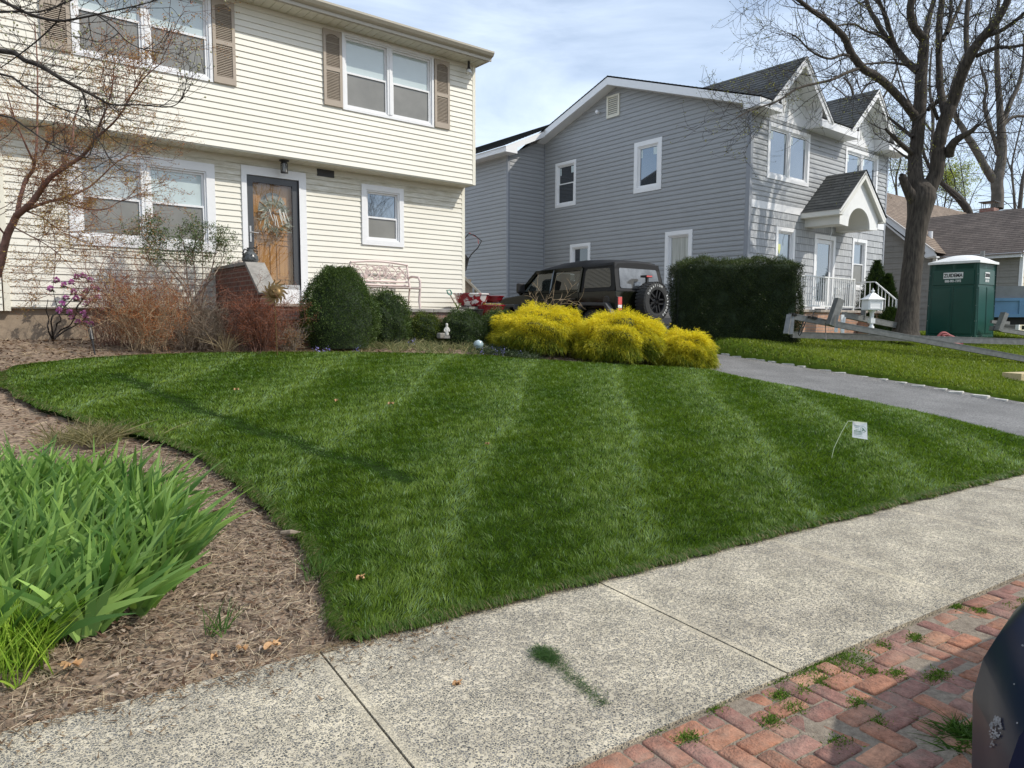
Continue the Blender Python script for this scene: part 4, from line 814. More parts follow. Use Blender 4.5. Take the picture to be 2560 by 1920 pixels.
# arched portico
PX = 19.8
mb = MB(); y0 = 9.4
k = 1.05
pts_l = [(PX, 5.42), (PX-1.17, 4.28), (PX-1.17, 4.10), (PX-.62, 4.06)]; arch = [(PX+.62*math.cos(t), 4.06+.50*math.sin(t)) for t in np.linspace(math.pi, 0, 15)]
for i in range(14):
    (xa, za), (xb, zb) = arch[i], arch[i+1]; ta = 5.42-abs(xa-PX)*k*.93; tb = 5.42-abs(xb-PX)*k*.93; mb.prism([(xa, za), (xb, zb), (xb, tb), (xa, ta)], y0+.02, y0+.06, 1)
for s in (-1, 1): mb.prism([(PX+s*.62, 4.02), (PX+s*1.10, 4.05), (PX+s*1.10, 4.28), (PX+s*1.13, 4.32), (PX+s*.62, 5.42-.62*k*.93)], y0+.02, y0+.06, 1)
mb.build('arch_panel', M['white_paint'], G)
mb = MB()
for s in (-1, 1):
    mb.prism([(PX, 5.50), (PX+s*1.33, 4.27), (PX+s*1.33, 4.40) if 0 else (PX+s*1.20, 4.27), (PX, 5.33)], y0-.10, y0-.075, 1)
    mb.prism([(PX, 5.40), (PX+s*1.25, 4.26), (PX+s*1.25, 4.24), (PX, 5.36)], y0-.075, y0+.06, 1)
    mb.box((PX+s*1.10-.01, y0+.02, 4.05), (PX+s*1.10+.01, 10.4, 4.30)); mb.box((min(PX+s*1.33, PX+s*1.10), y0-.09, 4.262), (max(PX+s*1.33, PX+s*1.10), 10.4, 4.28)); mb.box((PX+s*1.33-.01, y0-.09, 4.27), (PX+s*1.33+.01, 10.4, 4.42))
    mb.prism([(PX+s*1.10, 4.05), (PX+s*.6, 4.05), (PX+s*.6, 4.07), (PX+s*1.10, 4.07)], y0+.06, 10.4, 1)
for i in range(14): (xa, za), (xb, zb) = arch[i], arch[i+1]; mb.prism([(xa, za), (xb, zb), (xb, zb+.012), (xa, za+.012)], y0+.06, 10.38, 1)
mb.build('portico_trim', M['off_white'], G)
for s in (-1, 1):
    cc = 1/math.hypot(1, .92); roofplane('portico_roof', (PX+s*1.36, y0-.12, 4.40), (0, 1, 0), (-s, 0, .86), 1.13, 1.36*math.hypot(1, .86), M['roof'], G)
mb = MB(); mb.prism([(PX-1.34, 4.36), (PX, 5.53), (PX+1.34, 4.36), (PX+1.3, 4.33), (PX, 5.46), (PX-1.3, 4.33)], y0-.1, 10.39, 1); mb.build('portico_deck', M['white_paint'], G)
for xx in (18.95, 20.5):
    mb = MB(); mb.tube([(xx, 9.75, 4.06), (xx+.02, 9.75, 3.9), (xx-.05, 9.75, 3.75), (xx-.02, 9.75, 3.62)], .007, 5); mb.build('hanging_wire', M['white'], G)

# porch and its railing
Pp = empty('brick_porch', (18.2, 9.7, 1.15), 0, 'low orange brick porch platform in front of the grey house', 'porch')
mb = MB(); mb.box((16.2, 9.15, .9), (19.35, 10.36, 1.70)); mb.box((19.35, 9.2, .9), (20.75, 10.36, 1.69)); mb.build('brickwork', M['brick_orange'], Pp)
mb = MB(); mb.box((16.15, 9.10, 1.702), (20.8, 10.37, 1.77)); mb.build('slab', M['step_stone'], Pp, bevel=.01)
for i, z in enumerate((1.5, 1.3)):
    mb = MB(); mb.box((19.4, 9.15-.28*(i+1), .9), (20.7, 9.14-.28*i, z)); mb.build('step', M['brick_orange'], Pp)
Rl = empty('porch_railing', (17.7, 9.15, 1.77), 0, 'white wrought iron railing on the brick porch of the grey house', 'railing')
def rail(mb, p, q, ztop, zbot, step=.105, posts=True):
    p, q = Vector(p), Vector(q); L = (q-p).length; n = int(L/step)
    for z in (ztop, zbot): mb.bar((p.x, p.y, p.z+z), (q.x, q.y, q.z+z), .045 if z == ztop else .03, .03)
    for i in range(n+1):
        c = p.lerp(q, i/n); mb.bar((c.x, c.y, c.z+zbot), (c.x, c.y, c.z+ztop), .018)
    if posts:
        for c in (p, q): mb.bar((c.x, c.y, c.z), (c.x, c.y, c.z+ztop+.02), .04)
mb = MB(); rail(mb, (16.2, 9.15, 1.77), (19.1, 9.15, 1.77), .82, .09); mb.bar((17.68, 9.15, 1.77), (17.68, 9.15, 2.59), .035); mb.build('front_panel', M['white_paint'], Rl)
mb = MB(); rail(mb, (20.65, 10.25, 1.77), (20.65, 9.3, 1.77), .82, .09, .13); rail(mb, (20.65, 9.3, 1.77), (20.65, 8.7, 1.25), .82, .12, .13); mb.build('stair_panel', M['white_paint'], Rl)
for xx, yy, ax in ((17.05, 9.15, 0), (18.3, 9.15, 0), (20.65, 9.85, 1)):
    mb = MB()
    for s in (-1, 1):
        for zc in (2.05, 2.28):
            pts = []
            for t in np.linspace(0, 4.5, 12):
                r_ = .055*(1-t/6.5); u_ = s*(.06-r_*math.cos(t)*.9); z_ = zc+r_*math.sin(t)*1.2; pts.append((xx+(u_ if not ax else 0), yy-.012+(u_ if ax else 0), z_))
            mb.tube(pts, .008, 5)
    mb.build('scroll', M['white_paint'], Rl)

# ------------------------------------------------------------------ third house on the right
K = empty('tan_house', (28.5, 11, 1.1), 0, 'one storey greige shingled house with brown roof behind the green portable toilet', 'house')
lap('main_siding', M['cedar'], TX(28.0), 10.62, 20.5, 1.12, 6.2, .21, (), LAP, K, ul=lambda z: max(10.62, 10.62+(z-3.75)/.83))
lap('wing_siding', M['cedar'], TX(28.6), 8.1, 10.6, 1.12, 3.72, .21, (), LAP, K)
lap('wing_front_siding', mat('cream_shingle', (.55, .50, .36), .7, var=.08), TY(8.08), 28.62, 34, 1.1, 5.3, .21, (), LAP, K, ul=lambda z: max(28.62, 28.62+(z-3.8)/.65), ur=lambda z: 34-max(0, (z-3.8)/.65))
mb = MB(); mb.prism([(10.65, 1.), (10.65, 3.7), (14, 6.5), (17.4, 3.7), (17.4, 1.)], 28.02, 40, 0); mb.box((28.62, 8.12, 1.0), (34, 10.7, 3.7)); mb.build('inner_walls', M['cedar'], K)
mb = MB(); mb.box((27.985, 10.5, 1.1), (28.1, 10.62, 3.75)); mb.box((28.56, 8.02, 1.1), (28.66, 8.12, 3.75))
mb.prism([(10.40, 3.80), (10.46, 4.0), (14, 6.94), (17.5, 4.0), (17.5, 3.82), (14, 6.70), (10.75, 3.95), (10.75, 3.74)], 27.66, 27.72, 0); mb.prism([(10.40, 3.74), (10.4, 3.79), (10.7, 3.79), (14, 6.72), (14, 6.66), (10.72, 3.72)], 27.72, 28.0, 0)
mb.box((28.24, 8.0, 3.64), (28.34, 10.75, 3.80)); mb.box((28.3, 8.02, 3.66), (28.6, 10.7, 3.68)); mb.prism([(28.26, 3.80), (31, 5.56), (33.8, 3.8), (33.6, 3.7), (31, 5.36), (28.5, 3.72)], 7.92, 7.96, 1); mb.build('trim', M['white'], K)
roofplane('main_roof', (27.62, 10.35, 3.90), (1, 0, 0), (0, 1, .83), 13, 3.65*math.hypot(1, .83), M['roof_tan'], K)
roofplane('wing_roof', (28.18, 7.9, 3.74), (0, 1, 0), (1, 0, .655), 5.6, 2.84*math.hypot(1, .655), M['roof_brown'], K, urz=lambda z: 2.75+z*.8)
mb = MB(); mb.prism([(28.4, 3.75), (31, 5.5), (33.6, 3.75)], 8.12, 12.5, 1); mb.prism([(10.7, 3.84), (14, 6.80), (17.6, 3.84)], 28.05, 40, 0); mb.build('roof_deck', M['dark'], K)
mb = MB(); p = onX(2240+595/6.9125, 480+700/6.9125, 29.3); zz = 3.74+(29.3-28.18)*.655; mb.tube([(29.3, p[1], zz-.05), (29.3, p[1], zz+.38)], .085, 14); mb.lathe([(.2, zz-.02), (.18, zz+.02), (.1, zz+.06)], (29.3, p[1], 0), 14); mb.build('roof_vent', M['white'], K)
Ch = MB(); a = at(2240+1520/6.9125, 480+345/6.9125, 33.5); b = at(2240+1690/6.9125, 480+345/6.9125, 33.5); cx, cy = (a+b)[:2]/2
Ch.box((cx-.33, cy-.3, 4.2), (cx+.33, cy+.3, a[2]+.15)); c0 = Ch.build('chimney', M['brick_step'], K)
Ch = MB(); z0 = a[2]+.15
for sx in (-.26, 0, .26):
    for sy in (-.24, .24): Ch.bar((cx+sx, cy+sy, z0), (cx+sx, cy+sy, z0+.28), .02)
Ch.box((cx-.38, cy-.34, z0+.28), (cx+.38, cy+.34, z0+.31)); Ch.build('spark_guard', M['black'], c0)
# ------------------------------------------------------------------ plants
def tubes(paths, n=3):
    """many thin branches at once: list of (points Nx3, radii N)"""
    V, Q, k = [], [], 0; ang = np.arange(n)*2*np.pi/n; ca, sa = np.cos(ang), np.sin(ang)
    for pts, rad in paths:
        pts = np.asarray(pts, float); m = len(pts); t = np.gradient(pts, axis=0); t /= np.linalg.norm(t, axis=1, keepdims=True)+1e-9
        ref = np.array([0, 0, 1.]) if abs(t[0][2]) < .9 else np.array([1., 0, 0]); a = np.cross(t, ref); a /= np.linalg.norm(a, axis=1, keepdims=True)+1e-9; b = np.cross(t, a)
        r = np.asarray(rad)[:, None, None]; ring = pts[:, None, :]+r*(a[:, None, :]*ca[None, :, None]+b[:, None, :]*sa[None, :, None]); V.append(ring.reshape(-1, 3))
        i = np.arange(m-1)[:, None]*n; j = np.arange(n)[None, :]; j2 = (j+1) % n; Q.append(np.stack([i+j, i+j2, i+n+j2, i+n+j], -1).reshape(-1, 4)+k); k += m*n
    return np.vstack(V), np.vstack(Q)
def nrm(v): return v/(np.linalg.norm(v)+1e-9)
def smooth_path(pts, rad, k=3, wob_=0.):
    pts = np.asarray(pts, float); n = len(pts); t = np.arange(n); T = np.linspace(0, n-1, (n-1)*k+1); out = []
    for x in T:
        i = min(int(x), n-2); f = x-i; p0, p1, p2, p3 = pts[max(i-1, 0)], pts[i], pts[i+1], pts[min(i+2, n-1)]
        out.append(.5*((2*p1)+(-p0+p2)*f+(2*p0-5*p1+4*p2-p3)*f*f+(-p0+3*p1-3*p2+p3)*f**3))
    out = np.array(out); r = np.interp(T, t, rad)
    if wob_: out += rng.normal(0, 1, out.shape)*wob_*r[:, None]
    return out, r
def grow(paths, tips, p, d, L, r, lvl, o):
    n = o.get('seg', 5); step = L/n; pts = [p.copy()]; rad = [r]; q = p.copy(); kids = []
    for i in range(n):
        d = nrm(d+rng.normal(0, o['wander'], 3)+np.array([0, 0, o['trop']*(1 if lvl > 0 else o.get('tipup', 1))])); q = q+d*step*rng.uniform(.8, 1.2); rr = r*(1-(i+1)/n*(1-o.get('taper', .35))); pts.append(q.copy()); rad.append(rr); kids.append((q.copy(), d.copy(), rr))
    paths.append((pts, rad))
    if lvl == 0: tips.append((q, d)); 
    if lvl > 0:
        for i, (q2, d2, rr) in enumerate(kids):
            for _ in range(o['kids'][lvl-1] if i < n-1 else o['kids'][lvl-1]+1):
                if rng.random() > o.get('prob', .8): continue
                ax = nrm(rng.normal(size=3)); side = nrm(np.cross(d2, ax)); a = rng.uniform(*o['angle']); nd = nrm(d2*math.cos(a)+side*math.sin(a))
                if 'flat' in o: nd[2] *= o['flat']; nd = nrm(nd)
                grow(paths, tips, q2, nd, L*rng.uniform(*o['ratio']), max(rr*.62, o['rmin']), lvl-1, o)
    elif o.get('mid'): 
        for q2, d2, rr in kids[:-1]:
            if rng.random() < o['mid']: tips.append((q2, d2))
def branchset(name, paths, mat_, parent, cut=None):
    thick = [p for p in paths if p[1][0] > .02]; thin = [p for p in paths if p[1][0] <= .02]
    V, Q = [], []; k = 0
    for s, n in ((thick, 9), (thin, 3)):
        if s: v, q = tubes(s, n); V.append(v); Q.append(q+k); k += len(v)
    return npmesh(name, np.vstack(V), np.vstack(Q), mat_, parent, smooth=True)

def bush_shell(c, rx, ry, h, n, noise=.08, power=2.4, base=0.):
    """points on a lumpy mound: c is the base centre"""
    th = rng.uniform(0, 2*np.pi, n); u = rng.random(n); ph = np.arccos(1-u*1.35)       # 0 = top, goes a little under the widest part
    sx = np.sin(ph)**.8 if power > 2 else np.sin(ph); lx, ly = sx*np.cos(th), sx*np.sin(th); lz = np.cos(ph)
    rr = 1+noise*(np.sin(lx*7+3*c[0])*np.cos(ly*6+c[1])+.6*np.sin(lz*9+lx*5)+.5*np.sin(lx*15+ly*13))
    P = np.stack([c[0]+rx*lx*rr, c[1]+ry*ly*rr, c[2]+h*(.34+.66*lz*rr)], 1); N_ = np.stack([lx/rx, ly/ry, lz/h], 1); N_ /= np.linalg.norm(N_, axis=1, keepdims=True)
    return P, N_
def core(c, rx, ry, h, mat_, parent, k=.86, noise=.08):
    bm = bmesh.new(); bmesh.ops.create_icosphere(bm, subdivisions=4, radius=1)
    for v in bm.verts:
        x, y, z = v.co; s = 1+noise*(math.sin(x*7+3*c[0])*math.cos(y*6+c[1])+.6*math.sin(z*9+x*5)+.5*math.sin(x*15+y*13)); zz = max(z, -.5)
        hs = max(1e-3, math.hypot(x, y))**-.2 if abs(z) < .999 else 1
        v.co = (c[0]+rx*k*x*s*hs, c[1]+ry*k*y*s*hs, c[2]+h*(.34+.66*zz*s*k))
    me = bpy.data.meshes.new('core'); bm.to_mesh(me); bm.free(); return link('twig_core', me, mat_, parent)
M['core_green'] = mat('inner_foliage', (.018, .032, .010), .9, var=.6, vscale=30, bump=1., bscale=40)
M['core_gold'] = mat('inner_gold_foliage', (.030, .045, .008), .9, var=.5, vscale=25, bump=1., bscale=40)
def boxwood(px, py_base, d, rx, h, label, colA, colB, n=9000, ry=None, tall=False, grp='clipped boxwoods in the bed'):
    x, y = at(px, py_base, d)[:2]; z = float(hgt(x, y)); ry = ry or rx; c = (x, y, z-.04)
    o = empty('boxwood', (x, y, z), 0, label, 'shrub', grp)
    if tall:
        th = rng.uniform(0, 6.283, n); t = rng.random(n)**.8; prof = lambda t: np.where(t < .3, .86+.14*(t/.3), np.cos(np.clip((t-.3)/.7, 0, 1)*np.pi/2*.93)**.62); lump = 1+.07*np.sin(th*3+t*9)+.055*np.sin(th*7-t*13)+.03*np.sin(th*15+t*31)
        r = rx*prof(t)*lump; P = np.stack([x+r*np.cos(th), y+r*np.sin(th), z+h*t], 1); nn = np.stack([np.cos(th), np.sin(th), .25+1.2*np.clip(t-.5, 0, 1)], 1); nn /= np.linalg.norm(nn, axis=1, keepdims=True)
        mb = MB(); mb.lathe([(rx*float(prof(t_))*.88, z+h*t_*.97) for t_ in np.linspace(0, 1, 14)], (x, y, 0), 28); mb.build('twig_core', M['core_green'], o, smooth=True)
    else:
        P, nn = bush_shell(c, rx, ry, h, n); core(c, rx, ry, h, M['core_green'], o, .88)
    P = P+nn*rng.normal(-.014, .026, n)[:, None]; k = rng.random(n) < .05; P[k] += nn[k]*rng.uniform(.02, .06, (k.sum(), 1))
    A = nn+rng.normal(0, .55, (n, 3))+np.array([0, 0, .35]); col = colmix(colA, colB, rng.beta(1.5, 3, n)+.25*clump(P[:, 0]*5, P[:, 2]*6), .22)
    V, Q, C = leaves(P, A, rng.uniform(.018, .032, n), rng.uniform(.010, .016, n), np.clip(col, .003, 1)); npmesh('foliage', V, Q, M['leaf_gloss'], o, C); return o
dk, lt = (.019, .042, .011), (.13, .19, .045)
boxwood(850, 880, 11.6, .60, 1.30, 'largest dark boxwood, dome shaped, beside the entry steps', dk, lt, 36000, tall=True)
boxwood(965, 850, 12.5, .42, .92, 'second boxwood, rounded, in front of the left end of the pink bench', dk, lt, 15000)
boxwood(1061, 850, 12.9, .33, .54, 'smallest boxwood, yellower green, below the right end of the bench', (.03, .05, .01), (.16, .20, .03), 9000)
boxwood(1159, 853, 13.0, .42, .64, 'wide olive boxwood behind the little garden statue', dk, (.10, .14, .04), 13000)
boxwood(1247, 855, 13.2, .33, .68, 'round boxwood in front of the red glazed pots', dk, lt, 10000)

# golden thread cypress mounds
def cypress(px, d, rx, h, label, n=11000, ry=None):
    x, y = at(px, 850, d)[:2]; z = float(hgt(x, y)); c = (x, y, z-.05); ry = ry or rx; o = empty('golden_cypress', (x, y, z), 0, label, 'shrub', 'golden thread cypress mounds')
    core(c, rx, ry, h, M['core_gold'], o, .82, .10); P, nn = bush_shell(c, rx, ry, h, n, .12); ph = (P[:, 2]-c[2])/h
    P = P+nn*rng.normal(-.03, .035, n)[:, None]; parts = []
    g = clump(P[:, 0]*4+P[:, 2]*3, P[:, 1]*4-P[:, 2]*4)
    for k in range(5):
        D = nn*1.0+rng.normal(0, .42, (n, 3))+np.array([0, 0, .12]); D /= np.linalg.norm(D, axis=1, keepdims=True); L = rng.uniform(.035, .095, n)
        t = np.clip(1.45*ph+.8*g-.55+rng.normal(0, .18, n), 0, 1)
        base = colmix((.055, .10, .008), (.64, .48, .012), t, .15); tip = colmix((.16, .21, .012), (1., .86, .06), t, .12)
        side = np.cross(D, rng.normal(size=(n, 3))); side /= np.linalg.norm(side, axis=1, keepdims=True)
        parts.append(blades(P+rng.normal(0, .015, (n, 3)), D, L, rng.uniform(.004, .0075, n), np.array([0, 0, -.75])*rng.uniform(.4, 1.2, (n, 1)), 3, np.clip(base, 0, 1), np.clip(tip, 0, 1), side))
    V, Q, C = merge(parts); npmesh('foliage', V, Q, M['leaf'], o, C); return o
cypress(1352, 12.9, .80, .80, 'left and tallest golden yellow cypress mound in front of the black car')
cypress(1548, 12.45, .78, .84, 'middle golden yellow cypress mound in front of the car rear wheel', 11000, .70)
cypress(1712, 12.35, .48, .66, 'right and lowest golden yellow cypress mound next to the driveway', 7500)
# small variegated green leaf poking in front of the right mound
# yew hedge
x0, y0, x1, y1 = 13.25, 10.35, 14.82, 8.62; L_ = math.hypot(x1-x0, y1-y0); ux, uy = (x1-x0)/L_, (y1-y0)/L_; vx, vy = -uy, ux; z = 1.02
o = empty('yew_hedge', ((x0+x1)/2, (y0+y1)/2, z), 0, 'dense dark clipped yew hedge against the corner of the grey house', 'hedge')
n = 110000; face = rng.choice(4, n, p=[.42, .22, .12, .24]); a = rng.uniform(-.05, L_+.16, n); b = rng.uniform(-.55, .62, n); t = rng.random(n); HH = 1.78+.0*a
lm = lambda p, q: .05*np.sin(p*5+q*3)+.035*np.sin(p*11-q*7)+.02*np.sin(p*23+q*19)
pa = np.where(face == 2, -.12+lm(b, t), np.where(face == 3, L_+.15+lm(b+3, t)+.05*np.sin(t*3), a)); edge = np.clip(np.minimum(pa+.1, L_+.2-pa)/.3, 0, 1)**.4
pb = np.where(face == 0, -.58+lm(a, t*2)+.12*(1-edge)-.0*t, b); pt = np.where(face == 1, 1.0+lm(a, b)/1.7-.05*(1-edge), t*(.96+.03*np.sin(a*4)))
P = np.stack([x0+ux*pa-vx*pb*-1*-1, y0+uy*pa-vy*pb*-1*-1, z+pt*HH], 1); P = np.stack([x0+ux*pa+vx*pb, y0+uy*pa+vy*pb, z+pt*HH], 1)
nn = np.zeros((n, 3)); nn[face == 0] = (-vx, -vy, .2); nn[face == 1] = (0, 0, 1); nn[face == 2] = (-ux, -uy, .2); nn[face == 3] = (ux, uy, .2)
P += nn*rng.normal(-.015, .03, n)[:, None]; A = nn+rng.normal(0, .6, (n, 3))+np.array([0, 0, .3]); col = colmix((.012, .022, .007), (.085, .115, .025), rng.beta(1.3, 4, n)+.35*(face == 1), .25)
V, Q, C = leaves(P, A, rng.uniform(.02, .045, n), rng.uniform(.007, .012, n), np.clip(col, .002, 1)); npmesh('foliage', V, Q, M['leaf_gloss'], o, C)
mb = MB(); Mx = Matrix(((ux, vx, 0, x0), (uy, vy, 0, y0), (0, 0, 1, z), (0, 0, 0, 1))); mb.box((-.04, -.50, -.3), (L_+.13, .56, 1.70), Mx); mb.build('twig_core', M['core_green'], o, bevel=.1, seg=3)
# small evergreens by the far corner of the grey house
def conifer(x, y, z, r, h, label, name='arborvitae', n=16000, grp=None):
    o = empty(name, (x, y, z), 0, label, 'shrub', grp); th = rng.uniform(0, 6.283, n); t = rng.random(n); rr = r*np.clip(1-t, .02, 1)**.75*(np.clip(t/.12, .6, 1))*(1+.12*np.sin(th*4+t*11)+.08*np.sin(th*9-t*17))
    P = np.stack([x+rr*np.cos(th), y+rr*np.sin(th), z+h*t], 1); nn = np.stack([np.cos(th), np.sin(th), .5+0*t], 1); A = nn+rng.normal(0, .4, (n, 3))+np.array([0, 0, .8]); P += nn*rng.normal(-.02, .03, n)[:, None]
    V, Q, C = leaves(P, A, rng.uniform(.04, .09, n), rng.uniform(.012, .02, n), colmix((.016, .035, .010), (.075, .115, .022), rng.beta(1.5, 3, n), .25)); npmesh('foliage', V, Q, M['leaf_gloss'], o, C)
    mb = MB(); mb.lathe([(r*.85*max(.02, (1-t_))**.75, z+h*t_) for t_ in np.linspace(0, .97, 10)], (x, y, 0), 18); mb.build('twig_core', M['core_green'], o); return o
a = at(2186, 800, 21.2); conifer(a[0], a[1], 1.1, .62, 2.15, 'taller arborvitae at the far corner of the grey house')
a = at(2216, 800, 21.0); conifer(a[0], a[1], 1.1, .42, 1.75, 'narrower arborvitae just right of the taller one, beside the tree trunk')
a = at(2225, 850, 18.8); o = conifer(a[0], a[1], 1.1, .55, .72, 'low rounded yew beneath the arborvitae near the trunk', 'low_yew', 9000)
a = at(2168, 850, 19.6); o = conifer(a[0], a[1], 1.1, .4, .6, 'low yew behind the white mailbox post', 'low_yew', 6000)

# barberries: thin twigs with small rusty leaves
def barberry(x, y, r, h, label, nst=60, lv=2, colA=(.26, .07, .03), colB=(.55, .23, .07), leafn=2, lean=(0, 0), cat='shrub', name='barberry', bark='twig_red', kids=(1, 1), rmin=.0028, ls=(.008, .017), grp='rusty barberry shrubs', prob=.72):
    z = float(hgt(x, y)); o = empty(name, (x, y, z), 0, label, cat, grp); paths, tips = [], []
    op = dict(seg=5, wander=.16, trop=.03, kids=kids, angle=(.35, 1.1), ratio=(.35, .62), rmin=rmin, taper=.4, prob=prob, mid=.6)
    for i in range(nst):
        a = rng.uniform(0, 6.283); e = rng.uniform(.1, .95); d = nrm(np.array([math.cos(a)*e*r/h*1.4+lean[0], math.sin(a)*e*r/h*1.4+lean[1], 1.])); b = np.array([x+rng.normal(0, r*.25), y+rng.normal(0, r*.25), z-.02])
        grow(paths, tips, b, d, h*rng.uniform(.55, 1.0), .006, lv, op)
    branchset('branches', paths, M[bark], o)
    if leafn:
        P = np.repeat(np.array([t[0] for t in tips]), leafn, 0); n = len(P); P = P+rng.normal(0, .022, (n, 3)); tt = np.clip((P[:, 2]-z)/h, 0, 1)
        V, Q, C = leaves(P, rng.normal(size=(n, 3))+np.array([0, 0, .4]), rng.uniform(*ls, n), rng.uniform(ls[0]*.6, ls[1]*.6, n), colmix(colA, colB, rng.random(n)*.9*(1.1-.35*tt), .2)); npmesh('foliage', V, Q, M['matte_leaf'], o, C)
    return o
barberry(2.32, 11.35, .54, .82, 'rusty orange barberry in front of the cream wall, right of the pink rhododendron', 60, leafn=7, bark='twig_tan')
barberry(3.72, 10.62, .33, .76, 'redder barberry in front of the brick wing wall and metal sun face', 70, colA=(.20, .06, .035), colB=(.44, .17, .08), leafn=5)
barberry(3.05, 11.25, .62, .62, 'brown leafless tangle of twigs between the two barberries', 80, leafn=1, bark='twig_grey', colA=(.10, .06, .04), colB=(.22, .13, .07))
barberry(2.05, 11.85, .45, 1.05, 'thin maroon twig shrub behind the orange barberry', 40, leafn=1, colA=(.12, .04, .035), colB=(.22, .09, .06))
barberry(3.0, 12.0, .55, 1.15, 'thin maroon twigs against the cream wall under the window shrub', 34, leafn=1, colA=(.14, .045, .04), colB=(.24, .10, .07))
barberry(4.2, 10.62, .22, .38, 'small weedy clump at the foot of the entry steps', 30, leafn=1, bark='twig_grey', colA=(.20, .12, .03), colB=(.45, .24, .05))
a = at(1370, 800, 13.9); barberry(a[0], a[1], .40, 1.15, 'bare tan twig shrub behind the golden cypress by the car', 5, lv=2, leafn=0, bark='twig_tan', cat='shrub', name='bare_shrub', grp=None, rmin=.004, kids=(1, 1), prob=.6)
a = at(1470, 800, 13.4); barberry(a[0], a[1], .35, .36, 'brown withered shrub between the golden cypress mounds', 14, lv=2, leafn=2, bark='twig_grey', colA=(.07, .035, .03), colB=(.17, .09, .06), name='bare_shrub', grp=None)

# rhododendron with pink flowers
x, y = 1.46, 12.55; z = float(hgt(x, y)); o = empty('rhododendron', (x, y, z), 0, 'leggy rhododendron with pink purple flower clusters against the foundation', 'shrub'); paths, tips = [], []
def lo(px, py, dd=11.1): return onY(px/3.6875, 450+py/3.6875, 12.45+(dd-11.1) if dd < 11.8 else 12.30+(dd-12.3))
base = lo(490, 1420, 11.2); base[2] = float(hgt(base[0], base[1]))-.02; mains = [[(490, 1430), (440, 1370), (450, 1290), (430, 1200), (440, 1100)], [(490, 1430), (560, 1390), (660, 1330), (700, 1230), (760, 1180)], [(480, 1430), (520, 1330), (560, 1290), (530, 1180), (490, 1030)], [(500, 1430), (600, 1390), (690, 1350), (790, 1270), (830, 1230)], [(480, 1420), (470, 1300), (500, 1240), (600, 1170), (700, 1050), (740, 960)], [(700, 1240), (720, 1150), (800, 1060), (840, 980)]]
for m in mains:
    pts = [lo(a, b, 11.1+rng.normal(0, .15)) for a, b in m]; pts[0] = base.copy() if m[0][1] > 1400 else pts[0]; paths.append(smooth_path(pts, np.linspace(.016, .005, len(pts)), 3, .4))
branchset('branches', paths, M['bark_dark'], o)
fl = [(520, 920), (465, 1000), (705, 890), (770, 880), (830, 920), (660, 940), (590, 965), (680, 1030), (760, 1075), (850, 985), (790, 1020), (610, 1085), (700, 1090), (570, 1140), (790, 1140), (840, 1110), (545, 1200), (640, 1220), (770, 1225), (790, 1270), (720, 1310), (840, 1330), (780, 1310), (660, 1265), (890, 1000), (900, 1080), (960, 1200)]
fv, lv_ = [], []
for a, b in fl:
    c = lo(a, b, 11.05+rng.normal(0, .18)); m = 26; D = rng.normal(size=(m, 3)); D[:, 2] += .4; D /= np.linalg.norm(D, axis=1, keepdims=True)
    fv.append(leaves(np.repeat(c[None], m, 0)+D*.012, D, .042, .034, colmix((.36, .09, .33), (.72, .33, .62), rng.random(m), .1)))
    m = 12; t = rng.uniform(0, 6.28, m); D = np.stack([np.cos(t), np.sin(t), rng.uniform(-.55, .35, m)], 1); lv_.append(leaves(np.repeat(c[None], m, 0)-np.array([0, 0, .025]), D, rng.uniform(.05, .085, m), .024, colmix((.025, .04, .018), (.10, .11, .06), rng.random(m), .2)))

for v_, q_, c_ in fv: npmesh('flower_cluster', v_, q_, M['matte_leaf'], o, c_)
V, Q, C = merge(lv_); npmesh('foliage', V, Q, M['leaf_gloss'], o, C)
for pt in ((430, 1010), (440, 1060), (420, 1180)): pass
# leggy green topped shrub by the window
x, y = 2.98, 12.2; z = float(hgt(x, y)); o = empty('window_shrub', (x, y, z), 0, 'leggy grey stemmed shrub with green leafy top below the picture window', 'shrub'); paths, tips = [], []
st = [[(1780, 1250), (1700, 1000), (1560, 820), (1400, 620), (1310, 500), (1300, 430)], [(1800, 1250), (1740, 1000), (1720, 800), (1690, 600), (1660, 420)], [(1820, 1250), (1860, 1000), (1870, 800), (1860, 620), (1900, 440)], [(1790, 1260), (1760, 1050), (1640, 860), (1480, 700), (1430, 540), (1420, 430)], [(1830, 1250), (1900, 980), (1990, 860), (2060, 700), (2080, 580)], [(1810, 1250), (1800, 950), (1780, 700), (1800, 540), (1760, 470)], [(1800, 1250), (1700, 1100), (1500, 940), (1370, 720), (1330, 600)], [(1850, 1080), (1950, 820), (1990, 660), (2010, 540)]]
op = dict(seg=4, wander=.28, trop=.10, kids=(1, 1), angle=(.4, 1.1), ratio=(.5, .8), rmin=.0028, taper=.5, prob=.75, mid=.5)
for s in st:
    pts = [lo(a, b, 12.3+rng.normal(0, .12)) for a, b in s]; P_, r_ = smooth_path(pts, np.linspace(.013, .005, len(pts)), 3, .5); paths.append((P_, r_))
    for i in range(len(P_)//2, len(P_)): 
        for _ in range(2): grow(paths, tips, P_[i], nrm(rng.normal(size=3)+np.array([0, 0, .6])), rng.uniform(.12, .26), .0042, 1, op)
branchset('branches', paths, M['twig_grey'], o); P = np.repeat(np.array([t[0] for t in tips]), 7, 0); n = len(P); P += rng.normal(0, .03, (n, 3)); k = (P[:, 2] > 2.3) | (rng.random(n) < .12); P = P[k]; n = len(P)
V, Q, C = leaves(P, rng.normal(size=(n, 3))*.7+np.array([0, 0, .5]), rng.uniform(.02, .045, n), rng.uniform(.010, .018, n), colmix((.03, .055, .018), (.13, .18, .06), rng.random(n), .2)); npmesh('foliage', V, Q, M['leaf_gloss'], o, C)

